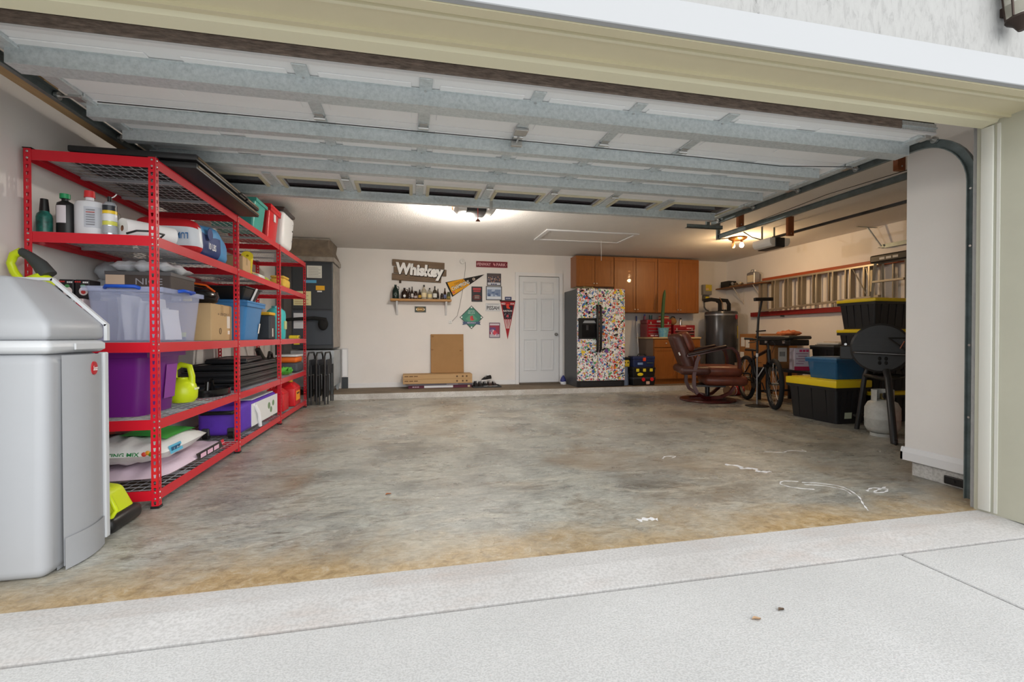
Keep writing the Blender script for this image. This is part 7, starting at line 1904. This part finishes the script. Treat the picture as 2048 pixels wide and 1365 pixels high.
# ------------------------------------------------------------------ totes with yellow lids
m_ytl = mat('yellow_tote_lid', (238,208,28), 0.4)
m_btt = mat('black_tote_plastic', (30,31,34), 0.36)
ft1 = tote('yellow_lid_tote', 'large black tote with a yellow lid on the floor under the blue tote', 'tote', 0.46, 0.68, 0.50, (4.87, 4.63, 0), 0, m_btt, m_ytl, lid=True, inset=0.035, ribs=5, r=0.04, lidh=0.09, latch=None, group=None)
MB().add([(-0.10, -0.318, 0.06), (0.0, -0.318, 0.06), (0.0, -0.323, 0.13), (-0.10, -0.323, 0.13)], [(0,1,2,3)]).mv(0, -0.006, 0).build('paper_label', plain(196,206,180,0.5), ft1)
m_bcl = mat('translucent_blue_plastic', (44,104,150), 0.2, alpha=0.75)
bt4 = tote('blue_clear_tote', 'translucent blue tote resting on the large yellow lidded tote', 'tote', 0.42, 0.40, 0.25, (4.885, 4.52, 0.5008), 0, m_bcl, plain(70,120,160,0.3), lid=True, inset=0.025, r=0.02, lidh=0.03)
for i, (c, dx, dy) in enumerate([((40,90,170), 0.08, -0.08), ((70,40,90), -0.09, -0.06), ((30,110,180), 0.0, 0.08)]):
    q = thing('cloth_bundle', ['bright blue cloth bundle inside the translucent tote', 'purple cloth bundle inside the translucent tote', 'sky blue cloth bundle inside the translucent tote'][i], 'cloth', (4.885+dx, 4.52+dy, 0.512))
    MB().ball((0, 0, 0.06), 0.07, 0.07, 0.06, 12, 8).build('cloth', plain(*c, 0.8), q, smooth=60)
labs = ['black tote at the bottom of the tall tote stack', 'black tote with a yellow lid second from the bottom of the tall stack', 'black tote with a yellow lid third from the bottom of the tall stack', 'black tote with a yellow lid on top of the tall stack']
for i in range(4):
    q = tote('stacked_tote', labs[i], 'tote', 0.74, 0.46, 0.358, (5.515, 4.50, 0.3588*i), 0, m_btt, m_ytl, lid=True, inset=0.035, ribs=6, r=0.03, lidh=0.045)
# ------------------------------------------------------------------ grill, propane tank, bucket
m_grl = mat('textured_black_enamel', (40,40,41), 0.42, bump=0.1, bscale=200)
ga = math.atan2(0.63, 0.776)
gr = thing('barrel_grill', 'black barrel grill on tubular legs beside the stub wall', 'grill', (4.55, 3.72, 0), ga-PI/2)
# local: -y points to the driveway, barrel axis along y
GZ, GR = 0.875, 0.245
MB().lathe([(0, -0.02), (GR-0.02, -0.015), (GR, 0.0), (GR, 0.50), (GR-0.02, 0.52), (0, 0.525)], 44, (0, 0, GZ), 'y').build('barrel', m_grl, gr, smooth=35)
for k, dz_ in enumerate((0.155, 0.11, 0.065, 0.02)):
    hw = math.sqrt((GR-0.02)**2-dz_**2)-0.01
    MB().box(-hw, -0.026, GZ+dz_-0.006, hw, -0.0195, GZ+dz_+0.006).build('rib', m_grl, gr)
MB().tube([(-0.21, -0.03, GZ-0.045), (-0.20, -0.06, GZ-0.045), (0.19, -0.06, GZ-0.06), (0.20, -0.03, GZ-0.06)], 0.011, n=8).build('handle', plain(110,110,112,0.25, metal=0.8), gr, smooth=50)
for a in range(4):
    an = PI/4+a*PI/2
    MB().ball((0.02+0.035*math.cos(an), -0.021, GZ-0.125+0.030*math.sin(an)), 0.014, 0.003, 0.020, 8, 6).build('vent_hole', plain(10,10,10,0.8), gr)
MB().box(-0.33, 0.02, GZ-0.12, -GR+0.03, 0.24, GZ+0.02).bevel(0.008, 1).build('firebox', m_grl, gr)
MB().cyl((-0.28, -0.0, GZ+0.035), (-0.28, -0.02, GZ+0.035), 0.012, n=10).build('bolt', m_zinc, gr)
MB().tube([(0.06, -0.03, GZ+0.10), (0.15, -0.045, GZ+0.02), (0.23, -0.05, GZ-0.06)], 0.010, n=6).tube([(0.06, -0.03, GZ+0.10), (0.24, -0.03, GZ+0.10)], 0.008, n=6).build('shelf_bracket', m_satin, gr)
MB().tube([(0.15, -0.055, GZ+0.0), (0.18, -0.06, GZ+0.07)], 0.005, n=6).build('hook', plain(150,80,50,0.4), gr)
# leg frame: floor points turned into the grill's own axes
def gl_(x, y, z_):
    p = Vector((x-4.55, y-3.72, z_)); p.rotate(Euler((0, 0, -(ga-PI/2)))); return tuple(p)
MB().tube([gl_(4.66, 4.06, 0.0), gl_(4.68, 3.99, 0.58), gl_(4.72, 3.97, 0.70)], 0.024, n=10).build('leg', m_satin, gr, smooth=50)
MB().tube([gl_(4.35, 3.42, 0.0), gl_(4.45, 3.56, 0.58), gl_(4.50, 3.62, 0.66)], 0.030, n=10).build('leg', m_satin, gr, smooth=50)
MB().tube([gl_(5.02, 3.62, 0.0), gl_(4.90, 3.72, 0.58), gl_(4.86, 3.74, 0.66)], 0.024, n=10).build('leg', m_satin, gr, smooth=50)
MB().tube([gl_(5.12, 4.12, 0.0), gl_(5.02, 4.06, 0.58), gl_(4.96, 4.02, 0.66)], 0.024, n=10).build('leg', m_satin, gr, smooth=50)
MB().tube([gl_(4.68, 3.99, 0.58), gl_(4.45, 3.56, 0.58), gl_(4.90, 3.72, 0.58), gl_(5.02, 4.06, 0.58)], 0.020, n=8, closed=True).build('leg_frame', m_satin, gr, smooth=50)
MB().tube([gl_(4.67, 4.05, 0.13), gl_(4.74, 4.16, 0.13), gl_(5.10, 4.11, 0.13)], 0.014, n=8).build('stretcher', m_satin, gr, smooth=50)
MB().rbox(*[min(a, c) for a, c in zip(gl_(4.30, 3.36, 0), gl_(4.40, 3.46, 0.035))][:2], 0.0, *[max(a, c) for a, c in zip(gl_(4.30, 3.36, 0), gl_(4.40, 3.46, 0.035))][:2], 0.04, 0.006).build('foot', m_black, gr)
pt_ = thing('propane_tank', 'dull white propane tank standing under the barrel grill', 'propane tank', (4.60, 3.735, 0))
m_prop = mat('worn_white_tank_paint', (186,188,184), 0.45, var=0.22, scale=14)
MB().lathe([(0.095, 0.0), (0.10, 0.0), (0.10, 0.03), (0.095, 0.03), (0.095, 0.0)], 24).build('foot_ring', m_prop, pt_, smooth=40)
MB().lathe([(0, 0.022), (0.08, 0.025), (0.125, 0.05), (0.145, 0.09), (0.147, 0.17), (0.149, 0.175), (0.147, 0.18), (0.146, 0.28), (0.12, 0.335), (0.07, 0.36), (0, 0.365)], 30).build('tank', m_prop, pt_, smooth=45)
col_ = MB()
def cf(u, v, r): a = -1.96+5.28*u; return (r*math.cos(a), r*math.sin(a), 0.335+0.125*v)
col_.grid(lambda u, v: cf(u, v, 0.092), 24, 2).grid(lambda u, v: cf(u, v, 0.086), 24, 2)
col_.build('collar', m_prop, pt_, smooth=60)
MB().cyl((0, 0, 0.36), (0, 0, 0.42), 0.022, n=12).build('valve', plain(150,130,80,0.35, metal=0.7), pt_)
MB().lathe([(0, -0.012), (0.026, -0.010), (0.03, 0.0), (0, 0.0)], 14, (-0.03, -0.045, 0.405), 'y').build('valve_knob', plain(40,40,42,0.5), pt_)
ob = thing('bucket', 'orange plastic bucket beside the propane tank behind the stub wall', 'bucket', (4.86, 3.42, 0))
MB().lathe([(0, 0), (0.115, 0), (0.14, 0.33), (0.148, 0.335), (0.148, 0.35), (0.136, 0.35), (0.112, 0.01), (0, 0.01)], 26).build('bucket', plain(214,92,40,0.4), ob, smooth=40)
MB().tube([(0.148*math.cos(a*PI/8), 0.148*math.sin(a*PI/8)*0.2-0.1, 0.33+0.04*math.sin(a*PI/8)) for a in range(9)], 0.003, n=5).build('bail_handle', m_zinc, ob)

# ================================================================== marks and litter on the floor
m_chalk = mat('white_chalk', (226,226,228), 0.9)
def chalk(label, paths, w=0.012):
    q = MB()
    for pth in paths:
        P = [Vector((x, y, 0)) for x, y in pth]
        # smooth by subdividing with Catmull-Rom
        S = []
        for i in range(len(P)-1):
            p0, p1, p2, p3 = P[max(0, i-1)], P[i], P[i+1], P[min(len(P)-1, i+2)]
            for k in range(6):
                t = k/6
                S.append(0.5*((2*p1)+(-p0+p2)*t+(2*p0-5*p1+4*p2-p3)*t*t+(-p0+3*p1-3*p2+p3)*t**3))
        S.append(P[-1])
        v = []; f = []
        for i, p in enumerate(S):
            d = (S[min(i+1, len(S)-1)]-S[max(i-1, 0)]).normalized()
            n_ = Vector((-d.y, d.x, 0)); ww = w*(0.55+0.45*math.sin(i*1.7))
            v += [p+n_*ww/2+Vector((0, 0, 0.0012)), p-n_*ww/2+Vector((0, 0, 0.0012)), p+n_*ww/2+Vector((0, 0, 0.0002)), p-n_*ww/2+Vector((0, 0, 0.0002))]
        for i in range(len(S)-1):
            a = i*4; f += [(a, a+1, a+5, a+4), (a+2, a+6, a+7, a+3), (a, a+4, a+6, a+2), (a+1, a+3, a+7, a+5)]
        q.add(v, f)
    o = q.build('chalk_drawing', m_chalk)
    return tag(o, label, 'chalk mark')
chalk('curly white chalk hook drawn on the floor', [[(2.59, 2.68), (2.50, 2.71), (2.43, 2.66), (2.46, 2.58), (2.56, 2.52)]])
chalk('long curved white chalk stroke ending near the apron', [[(2.60, 2.66), (2.70, 2.62), (2.78, 2.52), (2.72, 2.36), (2.62, 2.24), (2.55, 2.15)]])
chalk('second curved chalk stroke beside the long one', [[(2.58, 2.62), (2.68, 2.57), (2.74, 2.48), (2.70, 2.38)]], 0.008)
chalk('cloudy white chalk scribble near the stub wall', [[(2.86, 2.42), (2.95, 2.46), (3.02, 2.42), (2.95, 2.38), (2.88, 2.39), (2.97, 2.43), (3.06, 2.46)]], 0.016)
chalk('white powdery chalk smear in the middle of the floor', [[(2.38, 3.16), (2.46, 3.10), (2.43, 3.04), (2.52, 3.02), (2.50, 2.94), (2.58, 2.92)]], 0.045)
chalk('thin white chalk line drawn toward the second bay', [[(2.98, 3.44), (3.10, 3.38), (3.22, 3.42), (3.32, 3.36), (3.34, 3.42)]])
chalk('small white chalk squiggle on the inner floor', [[(2.00, 3.42), (2.06, 3.48), (2.14, 3.46), (2.08, 3.42)]])
chalk('flat white chalk dab beside the ochre stain', [[(1.20, 2.30), (1.26, 2.31), (1.31, 2.29)]], 0.05)
def litter(label, x, y, z_, col, s, seed, name='dry_leaf'):
    q = MB().grid(lambda u, v: ((u-0.5)*s*1.8, (v-0.5)*s*(1-0.9*abs(2*u-1)**1.5), 0.004+0.25*s*(abs(2*v-1))*0.6+0.1*s*math.sin(5*u)), 6, 4)
    mn = min(p.z for p in q.v); q.mv(0, 0, -mn+0.0003)
    n_ = len(q.v)
    q.grid(lambda u, v: tuple(q.v[int(round(v*4))*7+int(round(u*6))]+Vector((0, 0, 0.0012))), 6, 4)
    o = q.rot(0, 0, seed).build(name, plain(*col, 0.8), None, smooth=60)
    o.location = (x, y, z_)
    return tag(o, label, 'leaf')
litter('small orange dry leaf on the garage floor', -0.14, 3.02, 0, (170,96,50), 0.022, 0.6)
litter('brown curled dry leaf on the driveway', 0.10, 1.32, -0.012, (120,78,60), 0.03, 1.2)
litter('grey pointed dry leaf on the driveway', -0.02, 1.315, -0.012, (130,126,118), 0.03, 2.0)
litter('thin dark twig leaf on the driveway slab', 1.33, 1.45, -0.012, (96,80,66), 0.018, 0.3)
litter('pale tan leaf scrap on the driveway slab', 1.20, 1.42, -0.012, (170,140,110), 0.02, 0.0)

# exterior lantern at the edge of the stucco wall
ln = thing('wall_lantern', 'dark bronze wall lantern on the stucco beside the opening', 'lantern', (2.745, 1.60, 2.40))
m_brz = mat('dark_bronze', (58,46,40), 0.45, metal=0.5)
MB().lathe([(0, 0.0), (0.012, 0.0), (0.03, 0.03), (0.055, 0.05), (0.055, 0.06), (0, 0.062)], 12).build('base', m_brz, ln, smooth=40)
MB().lathe([(0.05, 0.062), (0.065, 0.22)], 6, caps=False).build('glass', mat('lantern_glass', (200,196,180), 0.15, alpha=0.5), ln)
for k in range(6): MB().cyl((0.05*math.cos(k*PI/3), 0.05*math.sin(k*PI/3), 0.062), (0.065*math.cos(k*PI/3), 0.065*math.sin(k*PI/3), 0.22), 0.005, n=6).build('bar', m_brz, ln)
MB().lathe([(0, 0.22), (0.08, 0.22), (0.05, 0.27), (0.012, 0.30), (0, 0.31)], 12).build('roof', m_brz, ln, smooth=40)
MB().box(-0.02, 0.0, 0.10, 0.02, 0.069, 0.14).build('arm', m_brz, ln)
import OpenImageIO as oiio, numpy as np
im=oiio.ImageBuf('/workdir/render_main.png').get_pixels(oiio.FLOAT); s=im.shape[1]/2048
for n,x,y,w,h in [('backwall',710,590,20,14),('ceil',790,430,20,14),('floor mid',990,880,60,40),('drive',1200,1270,30,20),('stub',1860,600,20,14),('rwall',1640,505,20,14),('jamb',2020,700,20,14),('cabinet',60,900,20,14),('lwall',20,220,20,20),('soffit',1200,105,20,10),('fascia',1700,85,20,10),('stucco',1850,40,60,30),('panel',760,205,20,8),('strutA',1000,222,30,6),('floor front',900,1040,60,30),('floor back',1100,820,60,20),('apron',1200,1130,40,15),('oakdoor',1290,560,15,20),('redbeam',380,500,10,6)]:
    p=im[int(y*s):int((y+h)*s)+1,int(x*s):int((x+w)*s)+1,:3].reshape(-1,3).mean(0)*255
    print('%-10s'%n,p.round().astype(int))
